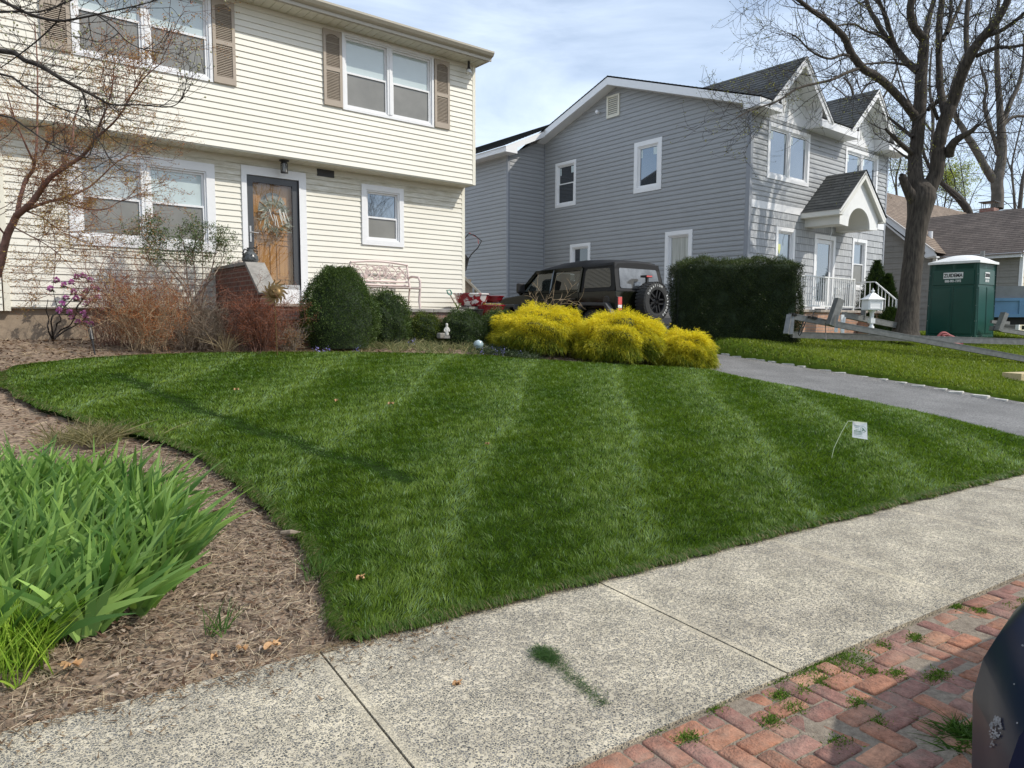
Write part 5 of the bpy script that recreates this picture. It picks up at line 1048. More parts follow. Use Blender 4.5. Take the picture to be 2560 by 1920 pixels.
# ---- trees
def limb(z, pts, d, k=3, jit=.25):
    """limb drawn by points on the photo, given real distance (metres) and radii"""
    out = [at(*z(a, b), d+dd) for a, b, _, dd in pts]; rad = [r/F_PX*(d+dd) for _, _, r, dd in pts]; return smooth_path(out, rad, k, .03)
def TZ(a, b): return 1900+a/3.352, b/3.352
tree = empty('street_tree', (17.86, 7.35, 1.12), 0, 'large budding street tree with forked furrowed trunk in front of the grey house', 'tree')
D0 = 17.0; paths = []
ID = lambda a, b: (a, b)
def base_z(pts):
    return pts
trunk = [(2262, 846, 44, 0), (2264, 826, 34, 0), (2270, 780, 28, 0), (2277, 700, 26, 0), (2284, 640, 25.5, 0), (2289, 590, 26, 0), (2297, 540, 29, 0), (2303, 500, 36, 0), (2306, 475, 33, 0), (2308, 460, 22, 0), (2309, 448, 6, 0)]
tp, tr = smooth_path([at(a_, b_, D0) for a_, b_, _, _ in trunk], [q_[2]/F_PX*D0*.90 for q_ in trunk], 6)
main = [
 [(1330, 1750, 20, 0), (1325, 1640, 22, 0), (1308, 1540, 22, .02), (1300, 1430, 20, .05), (1300, 1300, 18, .1), (1325, 1100, 17.5, .1), (1338, 950, 17, .1), (1345, 800, 16.5, .1), (1350, 650, 16, .1), (1362, 500, 14.5, .1), (1372, 400, 14, 0), (1382, 320, 12, 0)],
 [(1382, 340, 12, 0), (1300, 240, 11, -.2), (1262, 130, 11, -.4), (1268, 0, 10, -.5), (1290, -120, 9, -.6)],
 [(1385, 340, 10, 0), (1400, 220, 8, .3), (1430, 100, 7, .5), (1465, -30, 6, .7)],
 [(1370, 1750, 20, 0), (1385, 1660, 23, 0), (1425, 1560, 22, -.05), (1478, 1440, 20, -.1), (1500, 1250, 18, -.2), (1520, 1100, 17.5, -.2), (1570, 960, 18, -.3), (1600, 870, 17, -.3)],
 [(1560, 960, 13, -.2), (1515, 780, 10, .1), (1502, 600, 9, .2), (1500, 400, 9, .3), (1503, 200, 8.5, .4), (1525, 0, 8, .5), (1545, -120, 7, .5)],
 [(1600, 900, 16, -.3), (1655, 740, 15, -.5), (1700, 600, 15, -.7), (1770, 450, 14.5, -.9), (1860, 320, 13, -1.1), (1950, 220, 12, -1.3), (2040, 80, 10, -1.5), (2090, -40, 9, -1.6)],
 [(1740, 480, 8, -.8), (1728, 300, 7, -.6), (1735, 120, 6.5, -.5), (1750, -60, 6, -.4)],
 [(1820, 470, 6, -.9), (1900, 430, 5.5, -1.2), (1990, 395, 5, -1.5), (2100, 395, 4.5, -1.8), (2230, 370, 4, -2)],
 [(1930, 290, 6.5, -1.2), (2030, 250, 6, -1.5), (2120, 190, 5.5, -1.7), (2230, 100, 5, -1.9)],
 [(1530, 340, 6, .3), (1580, 220, 5.5, .5), (1600, 100, 5, .6), (1598, -60, 4.5, .7)], [(1570, 280, 5, .3), (1630, 150, 4.5, .6), (1690, 10, 4, .8)],
 [(1580, 1300, 15, -.2), (1610, 1210, 12, -.4), (1690, 1145, 9, -.6), (1780, 1095, 7, -.8), (1822, 1040, 3.5, -.9)],
 [(1310, 990, 14, .1), (1265, 935, 11, .0), (1180, 830, 11, -.2), (1060, 705, 11, -.4), (960, 630, 11, -.6), (880, 585, 11, -.8), (800, 500, 10.5, -1.0), (745, 410, 10, -1.1), (715, 330, 9.5, -1.2), (640, 245, 8.5, -1.4), (540, 155, 7.5, -1.6), (430, 85, 6.5, -1.8), (330, 5, 5.5, -2), (230, -60, 4.5, -2.2)],
 [(1330, 600, 12, .1), (1240, 530, 9.5, .3), (1170, 450, 9, .5), (1100, 370, 8, .7), (1040, 290, 7, .8), (980, 185, 7, .9), (920, 85, 6, 1), (885, -20, 5.5, 1.1)],
 [(1150, 420, 6.5, .5), (1095, 280, 6, .4), (1055, 140, 5.5, .3), (1000, 20, 5, .2), (960, -60, 4, .1)],
 [(1080, 350, 4, .7), (980, 290, 3.5, .4), (880, 255, 3, .1), (800, 205, 3, -.2), (720, 205, 2.5, -.4), (640, 215, 2, -.6)],
 [(1230, 545, 4, .3), (1100, 525, 3.2, 0), (960, 530, 3, -.3), (860, 540, 2.5, -.5)],
 [(830, 575, 5, -.9), (720, 612, 4.5, -1.2), (600, 668, 4, -1.5), (480, 697, 3.6, -1.7), (360, 725, 3.3, -1.9), (270, 765, 3, -2.1), (170, 835, 2.8, -2.3), (60, 880, 2.6, -2.5), (-90, 930, 2.2, -2.7), (-200, 990, 1.8, -2.9)],
 [(745, 470, 4.5, -1.1), (690, 458, 4, -1.2), (600, 492, 3.4, -1.4), (500, 470, 3, -1.6), (400, 405, 2.6, -1.8), (320, 320, 2.2, -1.9), (250, 280, 1.6, -2)],
 [(1285, 1150, 6, 0), (1180, 1070, 4.5, .3), (1080, 985, 3, .6)], [(1270, 1280, 8, 0), (1180, 1205, 6.5, -.3), (1100, 1130, 5, -.5), (1050, 1080, 3, -.6)], [(1280, 1350, 4, 0), (1200, 1300, 3, .3), (1120, 1240, 1.8, .5)],
 [(1490, 1000, 5, -.1), (1440, 880, 5, -.3), (1405, 920, 4, -.4)], [(1410, 930, 4.5, 0), (1440, 880, 5, 0), (1500, 850, 5, .1)]]
tips = []; op = dict(seg=5, wander=.20, trop=.05, kids=(1, 1, 2), angle=(.5, 1.25), ratio=(.5, .8), rmin=.0045, taper=.45, prob=.60, mid=.25)
limbs = [limb(TZ, m, D0, 3) for m in main]; limbs = [(p_, r_*.87) for p_, r_ in limbs]
tw = []
for (P_, r_), m in zip(limbs, main):
    if r_[0] > .13 and m[-1][1] > 800: continue
    for i in range(2, len(P_), 2):
        if r_[i] < .12 and rng.random() < .66:
            for _ in range(1 if r_[i] > .06 else 2):
                d_ = nrm(np.cross(P_[i]-P_[i-1], rng.normal(size=3))+.25*nrm(P_[i]-P_[i-1])); grow(tw, tips, P_[i], d_, rng.uniform(.6, 1.5), max(.007, min(.018, r_[i]*.4)), 2, op)
V, Q = tubes([(tp, tr)], 22)
# furrowed surface
npmesh('trunk', V, Q, M['bark'], tree, smooth=True)
V, Q = tubes(limbs, 12); npmesh('limbs', V, Q, M['bark'], tree, smooth=True)
sx = [at(*TZ(*q), D0+dd) for q, dd in (((1275, 1620), -.0), ((1215, 1545), -.12), ((1190, 1480), -.2))]; 
V, Q = tubes([smooth_path([at(2290, 505, D0-.02), at(2270, 476, D0-.12), at(2256, 442, D0-.2), at(2255, 437, D0-.2)], [.18, .11, .09, .03], 4)], 12); npmesh('broken_stub', V, Q, M['bark'], tree, smooth=True)
V, Q = tubes(tw, 3); npmesh('twigs', V, Q, M['bark_dark'], tree)
P = np.array([t[0] for t in tips]); k = rng.random(len(P)) < .75; P = P[k]; P = np.repeat(P, 3, 0)+rng.normal(0, .022, (len(P)*3, 3)); n = len(P)
V, Q, C = leaves(P, rng.normal(size=(n, 3))+np.array([0, 0, .5]), rng.uniform(.022, .045, n), rng.uniform(.010, .022, n), colmix((.10, .10, .045), (.42, .42, .07), rng.random(n)**2, .15)); npmesh('buds', V, Q, M['matte_leaf'], tree, C)

def baretree(name, label, z_, mains, d, mat_, lv=3, L=(1.5, 4.), budcol=None, budn=1, budsize=(.03, .07), den=.8, cat='tree', rmin=.009, grp=None, ratio=(.45, .75)):
    o = empty(name, tuple(at(*z_(mains[0][0][0], mains[0][0][1]), d)[:2])+(1.1,), 0, label, cat, grp); ls = [limb(z_, m, d, 3) for m in mains]; tw, tips = [], []
    op = dict(seg=5, wander=.18, trop=.06, kids=(1, 1, 2), angle=(.4, 1.1), ratio=ratio, rmin=rmin, taper=.4, prob=.75, mid=.3)
    for (P_, r_) in ls:
        for i in range(2, len(P_)):
            if rng.random() < den*(.4 if r_[i] > .2 else 1): grow(tw, tips, P_[i], nrm(np.cross(P_[i]-P_[i-1], rng.normal(size=3))+.5*nrm(P_[i]-P_[i-1])), rng.uniform(*L), max(.012, min(.03, r_[i]*.3)), lv-1, op)
    V, Q = tubes(ls, 8); npmesh('trunk', V, Q, M[mat_], o, smooth=True)
    V, Q = tubes(tw, 3); npmesh('twigs', V, Q, M['bark_dark'] if mat_ != 'twig_grey' else M[mat_], o)
    if budcol:
        P = np.array([t[0] for t in tips]); P = np.repeat(P, budn, 0); n = len(P); P = P+rng.normal(0, .10, (n, 3)); V, Q, C = leaves(P, rng.normal(size=(n, 3)), rng.uniform(*budsize, n), rng.uniform(budsize[0]*.5, budsize[1]*.6, n), colmix(budcol[0], budcol[1], rng.random(n), .15)); npmesh('foliage', V, Q, M['matte_leaf'], o, C)
    return o
M['bark_far'] = mat('pale_bark', (.11, .095, .078), .9, var=.35, vscale=3)
baretree('bare_tree', 'tall bare tree behind the brown roof, thick trunk forking into a high crown', TZ, [
 [(1990, 1750, 15, 0), (1990, 1600, 14, 0), (1985, 1520, 14, 0), (2010, 1400, 12, 0), (2030, 1250, 11, 0), (2020, 1080, 10, 0), (2010, 900, 8, 0), (1995, 700, 7, 0), (1985, 450, 6, 0), (1990, 250, 5, 0), (2000, 0, 4, 0)],
 [(1990, 1540, 11, 0), (1930, 1470, 10, 0), (1870, 1370, 9, 0), (1800, 1240, 9, 0), (1740, 1150, 8.5, 0), (1690, 1060, 7, 0), (1640, 980, 6, 0), (1600, 800, 4, 0)],
 [(2020, 1080, 8, 0), (2060, 960, 7, 0), (2110, 830, 6, 0), (2170, 700, 5, 0), (2210, 500, 4, 0), (2215, 300, 3, 0)], [(2000, 1300, 6, 0), (1960, 1150, 5, 0), (1900, 980, 5, 0), (1880, 850, 4, 0), (1900, 720, 3.5, 0), (1850, 560, 3, 0)], [(2040, 1050, 5, 0), (2120, 980, 4, 0), (2230, 975, 3, 0)]], 42, 'bark_far', 3, (2., 4.5), ((.22, .22, .06), (.5, .5, .12)), 1, den=.9)
baretree('bare_tree', 'leaning dark mossy trunk rising leftwards behind the brown roof ridge', lambda a, b: (2240+a/6.9125, 480+b/6.9125), [[(1300, 480, 9, 0), (1230, 300, 9.5, 0), (1120, 150, 9, 0), (1000, 30, 8, 0), (900, -60, 7, 0), (700, -250, 5, 0), (500, -600, 4, 0), (380, -1100, 3, 0)]], 38, 'bark', 3, (2, 4), None, den=.8)
baretree('budding_tree', 'young tree with fresh yellow green leaves just right of the trunk above tan roof', lambda a, b: (2240+a/6.9125, 480+b/6.9125), [[(820, 500, 2.5, 0), (830, 300, 2, 0), (860, 100, 1.6, 0), (880, -60, 1.2, 0)], [(800, 450, 1.6, 0), (730, 250, 1.3, 0), (700, 50, 1, 0)], [(850, 420, 1.6, 0), (930, 250, 1.3, 0), (960, 120, 1, 0)]], 40, 'bark_far', 3, (.9, 1.7), ((.25, .32, .06), (.55, .60, .14)), 5, (.06, .12), den=1.)
baretree('budding_tree', 'yellow green budding tree between the grey house corner and the street tree trunk', TZ, [[(1150, 1700, 3, 0), (1140, 1500, 2.5, 0), (1170, 1380, 2, 0), (1190, 1250, 1.5, 0)], [(1140, 1600, 1.6, 0), (1100, 1450, 1.3, 0), (1090, 1330, 1, 0)], [(1160, 1560, 1.6, 0), (1230, 1450, 1.3, 0)]], 44, 'bark_far', 3, (1., 2.0), ((.30, .36, .10), (.60, .62, .22)), 4, (.06, .12), den=1.)
baretree('bare_tree', 'fine grey bare crown showing between the two white gables and above them', TZ, [[(800, 1000, 4, 0), (790, 850, 3.5, 0), (760, 720, 3, 0), (700, 650, 2, 0)], [(795, 900, 2.6, 0), (860, 760, 2.2, 0), (950, 660, 1.6, 0)], [(790, 880, 2, 0), (690, 780, 1.6, 0), (610, 720, 1.2, 0)], [(980, 900, 3, 0), (1100, 700, 2.4, 0), (1150, 560, 2, 0), (1180, 400, 1.4, 0)]], 46, 'bark_far', 3, (1.6, 3.2), None, den=1., grp=None)
baretree('bare_tree', 'bare tree at the right edge of the view with thin upright crown', TZ, [[(2150, 2050, 5.5, 0), (2180, 1700, 5, 0), (2200, 1520, 4.5, 0), (2240, 1350, 4, 0), (2290, 1150, 3, 0)], [(2150, 2000, 4, 0), (2130, 1650, 3, 0), (2110, 1400, 2.4, 0), (2150, 1200, 2, 0), (2200, 1000, 1.6, 0)], [(2110, 1450, 2, 0), (2060, 1300, 1.4, 0)]], 48, 'bark_far', 3, (2, 4), None, den=1.)
baretree('bare_tree', 'distant bare tree filling the sky between the forks of the street tree', TZ, [[(1440, 1700, 5, 0), (1440, 1300, 4.5, 0), (1450, 1000, 4, 0), (1420, 700, 3, 0), (1440, 400, 2, 0)], [(1445, 1200, 3, 0), (1560, 900, 2.4, 0), (1640, 600, 2, 0), (1800, 300, 1.6, 0)], [(1440, 1100, 3, 0), (1250, 850, 2.4, 0), (1150, 560, 1.8, 0), (1080, 300, 1.2, 0)], [(1445, 900, 2.6, 0), (1700, 700, 2, 0), (1850, 620, 1.6, 0), (2100, 560, 1.2, 0)]], 50, 'bark_far', 3, (2.5, 5), None, den=.9)

# Japanese maple at the left
AZ = lambda a, b: (a/3.456, b/3.456)
LZ = lambda a, b: (a/3.6875, 450+b/3.6875)
o = empty('japanese_maple', (-.15, 9.3, float(hgt(-.15, 9.3))), 0, 'Japanese maple with arching reddish limbs and tiny bronze leaves at the left', 'tree')
conv = lambda pts: pts
mains = [[LZ(-330, 1500)+(13, 0), LZ(-150, 1100)+(11, 0), LZ(-20, 850)+(9.5, 0), LZ(30, 660)+(9, 0), LZ(70, 500)+(9, 0), LZ(120, 400)+(8.5, 0), LZ(160, 310)+(8, 0)],
 [LZ(160, 320)+(6, 0), LZ(190, 150)+(5, .1), LZ(240, 0)+(4.5, .2), AZ(290, 1450)+(4, .2), AZ(318, 1250)+(3, .3), AZ(322, 1000)+(2.4, .4), AZ(325, 750)+(2, .4), AZ(320, 500)+(1.6, .5), AZ(300, 200)+(1.2, .5)],
 [LZ(150, 330)+(8, 0), LZ(280, 220)+(7.5, -.1), LZ(350, 130)+(7, -.1), LZ(420, 30)+(6.5, -.2), AZ(450, 1520)+(6, -.2), AZ(600, 1420)+(5, -.3), AZ(720, 1340)+(4.4, -.3), AZ(810, 1220)+(3.6, -.4), AZ(860, 1080)+(2.8, -.4), AZ(920, 930)+(2.2, -.5), AZ(965, 780)+(1.8, -.5), AZ(985, 600)+(1.3, -.5)],
 [AZ(830, 1190)+(3, -.4), AZ(960, 1080)+(2.5, -.5), AZ(1060, 960)+(2.2, -.6), AZ(1130, 830)+(2, -.6), AZ(1230, 690)+(1.6, -.7), AZ(1350, 580)+(1.2, -.7), AZ(1430, 520)+(.8, -.7)],
 [LZ(170, 310)+(4.5, 0), LZ(300, 250)+(4, .2), LZ(450, 200)+(3.6, .3), LZ(620, 155)+(3, .4), LZ(760, 100)+(2.4, .5), LZ(880, 20)+(2, .6), AZ(1010, 1400)+(1.4, .6), AZ(1150, 1330)+(1, .7)],
 [LZ(560, 180)+(2, .4), LZ(700, 240)+(1.8, .4), LZ(850, 275)+(1.6, .4), LZ(1000, 260)+(1.3, .4), LZ(1100, 200)+(1, .5), LZ(1300, 130)+(.7, .5)],
 [LZ(250, 290)+(2, 0), LZ(400, 350)+(1.6, -.2), LZ(500, 430)+(1.3, -.3), LZ(620, 480)+(1, -.3), LZ(760, 480)+(.7, -.3)], [LZ(120, 430)+(2.2, 0), LZ(250, 500)+(1.6, -.3), LZ(400, 580)+(1.2, -.4), LZ(560, 690)+(.8, -.5)],
 [AZ(300, 1420)+(3, .2), AZ(200, 1200)+(2, 0), AZ(120, 1000)+(1.6, -.1), AZ(60, 800)+(1.2, -.2)], [AZ(520, 1460)+(3, -.2), AZ(620, 1250)+(2.2, 0), AZ(640, 1050)+(1.6, .1), AZ(700, 850)+(1.2, .1)], [LZ(60, 520)+(2.4, 0), LZ(-60, 350)+(2, -.2), LZ(0, 200)+(1.4, -.2)], [AZ(360, 1350)+(2, .2), AZ(450, 1180)+(1.6, .1), AZ(600, 1080)+(1.2, 0), AZ(700, 900)+(.8, 0)]]
ls = [limb(ID, m, 7.9, 3) for m in mains]; tw, tips = [], []
ls[0] = (np.vstack([[(-.35, 9.35, float(hgt(-.35, 9.35))-.05)], ls[0][0][1:]]), ls[0][1])
op = dict(seg=5, wander=.17, trop=.03, kids=(1, 1), angle=(.35, 1.0), ratio=(.5, .75), rmin=.0019, taper=.5, prob=.78, mid=.9, flat=.75)
for q, (P_, r_) in enumerate(ls):
    if q == 0: continue
    for i in range(3 if q > 1 else 2, len(P_)):
        for _ in range(2): 
            if rng.random() < .40: grow(tw, tips, P_[i], nrm(.9*nrm(P_[i]-P_[i-1])+.7*rng.normal(size=3)), rng.uniform(.25, .62), .0045, 2, op)
V, Q = tubes(ls, 9); npmesh('limbs', V, Q, M['twig_red'], o, smooth=True); V, Q = tubes(tw, 3); npmesh('twigs', V, Q, M['twig_red'], o)
P = np.array([t[0] for t in tips]); n = len(P); P = np.repeat(P, 3, 0)+rng.normal(0, .016, (3*n, 3)); n = len(P)
V, Q, C = leaves(P, rng.normal(size=(n, 3))*np.array([1, 1, .4]), rng.uniform(.012, .026, n), rng.uniform(.006, .011, n), colmix((.34, .12, .06), (.42, .34, .10), clump(P[:, 0]*3, P[:, 2]*3)*.8+rng.normal(0, .2, n), .2)); npmesh('foliage', V, Q, M['matte_leaf'], o, C)
# dogwood whose twigs reach in from the upper left
o = empty('dogwood_tree', (-1.9, 5.2, .25), 0, 'bare dark dogwood branches with round buds reaching in at upper left', 'tree')
mains = [[(-900, 1300, 40, .0), (-880, 900, 36, 0), (-800, 500, 30, 0), (-600, 250, 18, .1), (-300, 130, 10, .2), (0, 127, 6.5, .3), (60, 150, 6, .3), (101, 165, 5.5, .3), (150, 195, 5, .3), (203, 223, 4, .4), (250, 247, 3, .5), (280, 262, 2.2, .5), (350, 262, 1.6, .5), (415, 268, 1.4, .5), (445, 258, 1.1, .5), (460, 232, 1, .5)],
 [(-600, 250, 12, .1), (-300, 0, 7, -.2), (-80, -30, 5, -.3), (20, 10, 4, -.3), (80, 38, 3.6, -.3), (145, 52, 3.2, -.3), (200, 45, 2.6, -.3), (270, 30, 2, -.3), (350, 12, 1.5, -.3), (420, -8, 1.2, -.3)],
 [(-600, 250, 9, .1), (-200, 190, 4.5, .4), (0, 185, 3, .5), (60, 215, 2.4, .5), (95, 240, 2, .5), (130, 262, 1.6, .5), (200, 290, 1.3, .5), (275, 330, 1.1, .5)],
 [(203, 223, 2.2, .4), (212, 250, 2, .4), (222, 290, 1.5, .5)], [(-200, 290, 3, .2), (0, 288, 2.2, .3), (60, 315, 2, .3), (110, 350, 1.7, .3), (160, 378, 1.4, .3), (215, 395, 1.1, .3)], [(200, 300, 1.4, .3), (235, 335, 1.2, .3), (262, 375, 1, .3), (278, 405, .8, .3)], [(-300, 60, 5, .5), (0, 30, 3, .6), (95, 30, 2, .6), (180, 0, 1.6, .6), (250, -30, 1.2, .6)], [(145, 52, 2, -.3), (95, 100, 1.8, -.2), (30, 150, 1.4, -.1), (0, 170, 1, -.1)], [(240, 35, 1.8, -.3), (285, 70, 1.5, -.3), (320, 105, 1.2, -.3), (360, 122, 1, -.3), (385, 105, .9, -.3)]]
ls = [limb(ID, m, 4.7, 3) for m in mains]; tw, tips = [], []
op = dict(seg=5, wander=.16, trop=.16, kids=(1, 1), angle=(.5, 1.1), ratio=(.5, .8), rmin=.0016, taper=.55, prob=.6, mid=.0)
for q, (P_, r_) in enumerate(ls):
    for i in range(4, len(P_)):
        if P_[i][0] > -1.3 and rng.random() < .7: grow(tw, tips, P_[i], nrm(.8*nrm(P_[i]-P_[i-1])+.65*rng.normal(size=3)), rng.uniform(.16, .42), .0030, 1 if rng.random() < .6 else 2, op)
V, Q = tubes(ls, 9); npmesh('limbs', V, Q, M['bark_dark'], o, smooth=True); V, Q = tubes(tw, 4); npmesh('twigs', V, Q, M['bark_dark'], o)
mb = MB()
for p, d in tips[:420]:
    p = Vector(p); d = Vector(d); mb.lathe([(0, 0), (.0055, .003), (.0068, .009), (.004, .015), (0, .018)], p, 6, d.to_track_quat('Z', 'Y').to_matrix().to_4x4())
ob = mb.build('buds', mat('bud', (.30, .29, .16), .6), o); ob['kind'] = 'stuff'

# ---- iris bed, daylily clump, weeds
def fans(name, label, cs, n, L, W, colA, colB, lean, seg=7, parent=None, tipc=1.0, spread=.45, mat_='leaf', droop=.5, fanw=.55, cat='plant'):
    P, D, S = [], [], []
    for _ in range(n):
        c = cs(); a = rng.uniform(0, np.pi); s = np.array([math.cos(a), math.sin(a), 0]); m = rng.integers(5, 9); ld = np.array([lean[0], lean[1], 0])+rng.normal(0, .16, 3)*np.array([1, 1, 0])
        for j in range(m):
            f = (j/(m-1)-.5)*2; P.append(c+s*f*.025); d = np.array([0, 0, 1.])+s*f*fanw+ld+rng.normal(0, spread*.25, 3); D.append(nrm(d)); S.append(nrm(np.cross(d, np.cross(s, [0, 0, 1])+rng.normal(0, .25, 3))))
    P, D, S = map(np.array, (P, D, S)); m = len(P); bend = D*np.array([1, 1, 0])*rng.uniform(.1, .9, (m, 1))*droop*1.4-np.array([0, 0, 1])*rng.uniform(0, .55, (m, 1))*droop*(1-D[:, 2:3]+.25)
    t = rng.random(m); col = colmix(colA, colB, t, .10); V, Q, C = blades(P, D, rng.uniform(.6, 1.1, m)*L, rng.uniform(.75, 1.15, m)*W, bend*1.2, seg, col, np.clip(col*tipc, 0, 1), S)
    o = npmesh(name, V, Q, M[mat_], parent, C, smooth=True); tag(o, label, cat); o.data.materials[0] = M[mat_]; return o
IR = [hit(*p)[:2] for p in ((-120, 1330), (60, 1300), (200, 1330), (330, 1350), (430, 1330), (500, 1280), (545, 1200), (480, 1150), (330, 1180), (180, 1180), (20, 1180), (-120, 1180))]
irpoly = np.array([(-1.6, 4.0), (-.35, 3.75), (.25, 3.62), (.55, 3.60), (.82, 3.74), (.98, 4.05), (1.08, 4.5), (1.05, 4.95), (.8, 5.35), (.2, 5.6), (-.6, 5.8), (-1.6, 5.6)])
def irc():
    while True:
        x, y = rng.uniform(-1.6, 1.4), rng.uniform(3.5, 5.8)
        if pip(np.array([x]), np.array([y]), irpoly)[0]: return np.array([x, y, float(hgt(x, y))-.01])
fans('iris_bed', 'dense patch of broad blue green iris leaves leaning right beside the lawn corner', irc, 480, .47, .045, (.080, .17, .045), (.28, .42, .11), (.14, -.03), tipc=1.1, droop=.62, mat_='leaf', cat='irises')
lc = hit(30, 1620)
fans('daylily_clump', 'bright yellow green clump of narrow daylily leaves at the lower left corner', lambda: np.array([lc[0]-.03+rng.normal(0, .10), lc[1]-.02+rng.normal(0, .10), .02]), 110, .33, .010, (.13, .25, .02), (.38, .50, .08), (.05, .0), tipc=1.2, droop=.55, fanw=.55, cat='daylily')
tc_ = hit(395, 1100)
fans('brown_tuft', 'half dead grassy tuft at the far edge of the iris patch', lambda: np.array([.95+rng.normal(0, .17), 6.75+rng.normal(0, .15), float(hgt(.95, 6.75))]), 60, .24, .008, (.10, .10, .04), (.32, .27, .15), (0, 0), droop=1.2, fanw=.9, cat='grass tuft')
for (px, py), lb, nn_ in (((545, 1580), 'thin weed with a few upright green stems near the sidewalk corner', 5), ((790, 1440), 'small grass tuft in the mulch beside the lawn point', 9), ((860+0, 0), '', 0)):
    if nn_:
        c = hit(px, py); fans('weed', lb, lambda c=c: np.array([c[0]+rng.normal(0, .03), c[1]+rng.normal(0, .03), c[2]]), nn_, .16, .006, (.04, .10, .02), (.12, .2, .05), (0, 0), fanw=.5, cat='weed')
c = hit(2425, 1842); fans('weed', 'dark green grassy weed growing from the bricks beside the navy car', lambda c=c: np.array([c[0]+rng.normal(0, .04), c[1]+rng.normal(0, .04), -.02]), 60, .075, .006, (.03, .08, .012), (.11, .20, .04), (0, 0), seg=4, fanw=1.3, droop=1.2, spread=1.5, cat='weed')
# dry-to-green perennial strip in front of the boxwoods
def strip():
    t = rng.random(); px = 900+t*330; py = 862+rng.normal(0, 9)+8*t; c = hit(px, py); return np.array([c[0], c[1], c[2]-.01])
fans('perennial_strip', 'tangled straw and green foliage in front of the round boxwoods', strip, 330, .17, .009, (.07, .12, .04), (.42, .38, .20), (0, 0), seg=3, droop=1.1, fanw=.9, mat_='matte_leaf', cat='perennials')
c0 = hit(705, 870); fans('dry_stalks', 'pale straw stalks leaning out below the redder barberry', lambda: np.array([3.3+rng.normal(0, .10), 10.75+rng.normal(0, .08), 1.0]), 16, .42, .010, (.38, .28, .17), (.55, .44, .28), (0, -.1), seg=4, droop=1.0, mat_='matte_leaf', cat='stalks')
n = 2600; t = rng.random(n); px = 560+t*360; cc = np.array([hit(a, 884+rng.normal(0, 4)) for a in np.linspace(560, 920, 60)]); idx = (t*59).astype(int); P = cc[idx]+rng.normal(0, .07, (n, 3))*np.array([1, 1, .12]); a = rng.uniform(0, 6.28, n)
V, Q, C = blades(P, np.stack([np.cos(a), np.sin(a), rng.uniform(0, .35, n)], 1), rng.uniform(.05, .2, n), .006, np.zeros((n, 3)), 2, colmix((.25, .18, .10), (.52, .42, .25), rng.random(n))); tag(npmesh('straw_litter', V, Q, M['matte_leaf'], col=C), 'straw coloured litter along the far edge of the lawn', 'straw', kind='stuff')
fl_ = []
for px, py in ((790, 884), (805, 888), (822, 884), (895, 884), (1222, 880), (1232, 884), (1240, 889), (1250, 886), (1258, 890), (1215, 876), (1300, 893), (1028, 866), (1036, 862), (1262, 880), (1205, 890), (1246, 880)):
    c = hit(px, py); m = 14; D = rng.normal(size=(m, 3)); D[:, 2] = abs(D[:, 2]); fl_.append(leaves(np.repeat(c[None], m, 0)+rng.normal(0, .03, (m, 3))+np.array([0, 0, .05]), D, .026, .020, colmix((.18, .16, .45), (.36, .34, .70), rng.random(m))))
V, Q, C = merge(fl_); tag(npmesh('violet_flowers', V, Q, M['matte_leaf'], col=C), 'tiny blue violet blossoms along the lawn edge by the cypress and boxwoods', 'flowers', kind='stuff')
n = 9000; cs_ = np.array([hit(px, py) for px, py in ((1225, 886), (1250, 880), (1275, 888), (1300, 893), (1240, 872), (1210, 880), (1320, 899))]); i = rng.integers(0, len(cs_), n); P = cs_[i]+rng.normal(0, .13, (n, 3))*np.array([1, 1, .25]); P[:, 2] += .03
V, Q, C = leaves(P, rng.normal(size=(n, 3))+np.array([0, 0, .6]), .022, .013, colmix((.015, .028, .012), (.07, .10, .04), rng.random(n), .2)); tag(npmesh('periwinkle', V, Q, M['leaf_gloss'], col=C), 'dark low periwinkle groundcover left of the golden cypress', 'ground cover', kind='stuff')
# oak leaves
def oakleaf(px, py, size, ang, label, c=(.50, .27, .12)):
    p = hit(px, py); on_lawn = bool(pip(np.array([p[0]]), np.array([p[1]]), LAWN)[0]); mb = MB(); out = []
    for k in range(40):
        t = k/40*2*math.pi; lob = .42+.58*abs(math.sin(3.5*t+math.pi/2))**.7; el = 1/math.hypot(math.cos(t)/1.0, math.sin(t)/.62); r = size*.62*lob*el; out.append((r*math.cos(t), r*math.sin(t)))
    M2 = Matrix.Rotation(ang, 4, 'Z'); z = float(hgt(p[0], p[1]))+(.055 if on_lawn else .012 if p[2] > .001 else .005)
    cen = mb.add([(p[0], p[1], z+.004)]); pts = []
    for a, b in out: v = M2@Vector((a, b, 0)); pts.append((p[0]+v.x, p[1]+v.y, z+.012*math.sin(5*a/size+b*9/size)+.010*(abs(b)/size)))
    s = mb.add(pts)
    for k in range(40): mb.f.append((cen, s+k, s+(k+1) % 40)); mb.uv += [(0, 0)]*3
    mb.bar((p[0], p[1], z+.002), tuple(Vector((p[0], p[1], z))+M2@Vector((size*.75, 0, .004))), .002)
    return tag(mb.build('dry_leaf', M['oakleaf']), label, 'leaf', 'dry oak leaves')
M['oakleaf'] = mat('dry_oak_leaf', (.36, .19, .08), .7, col2=(.50, .31, .15), vscale=60)
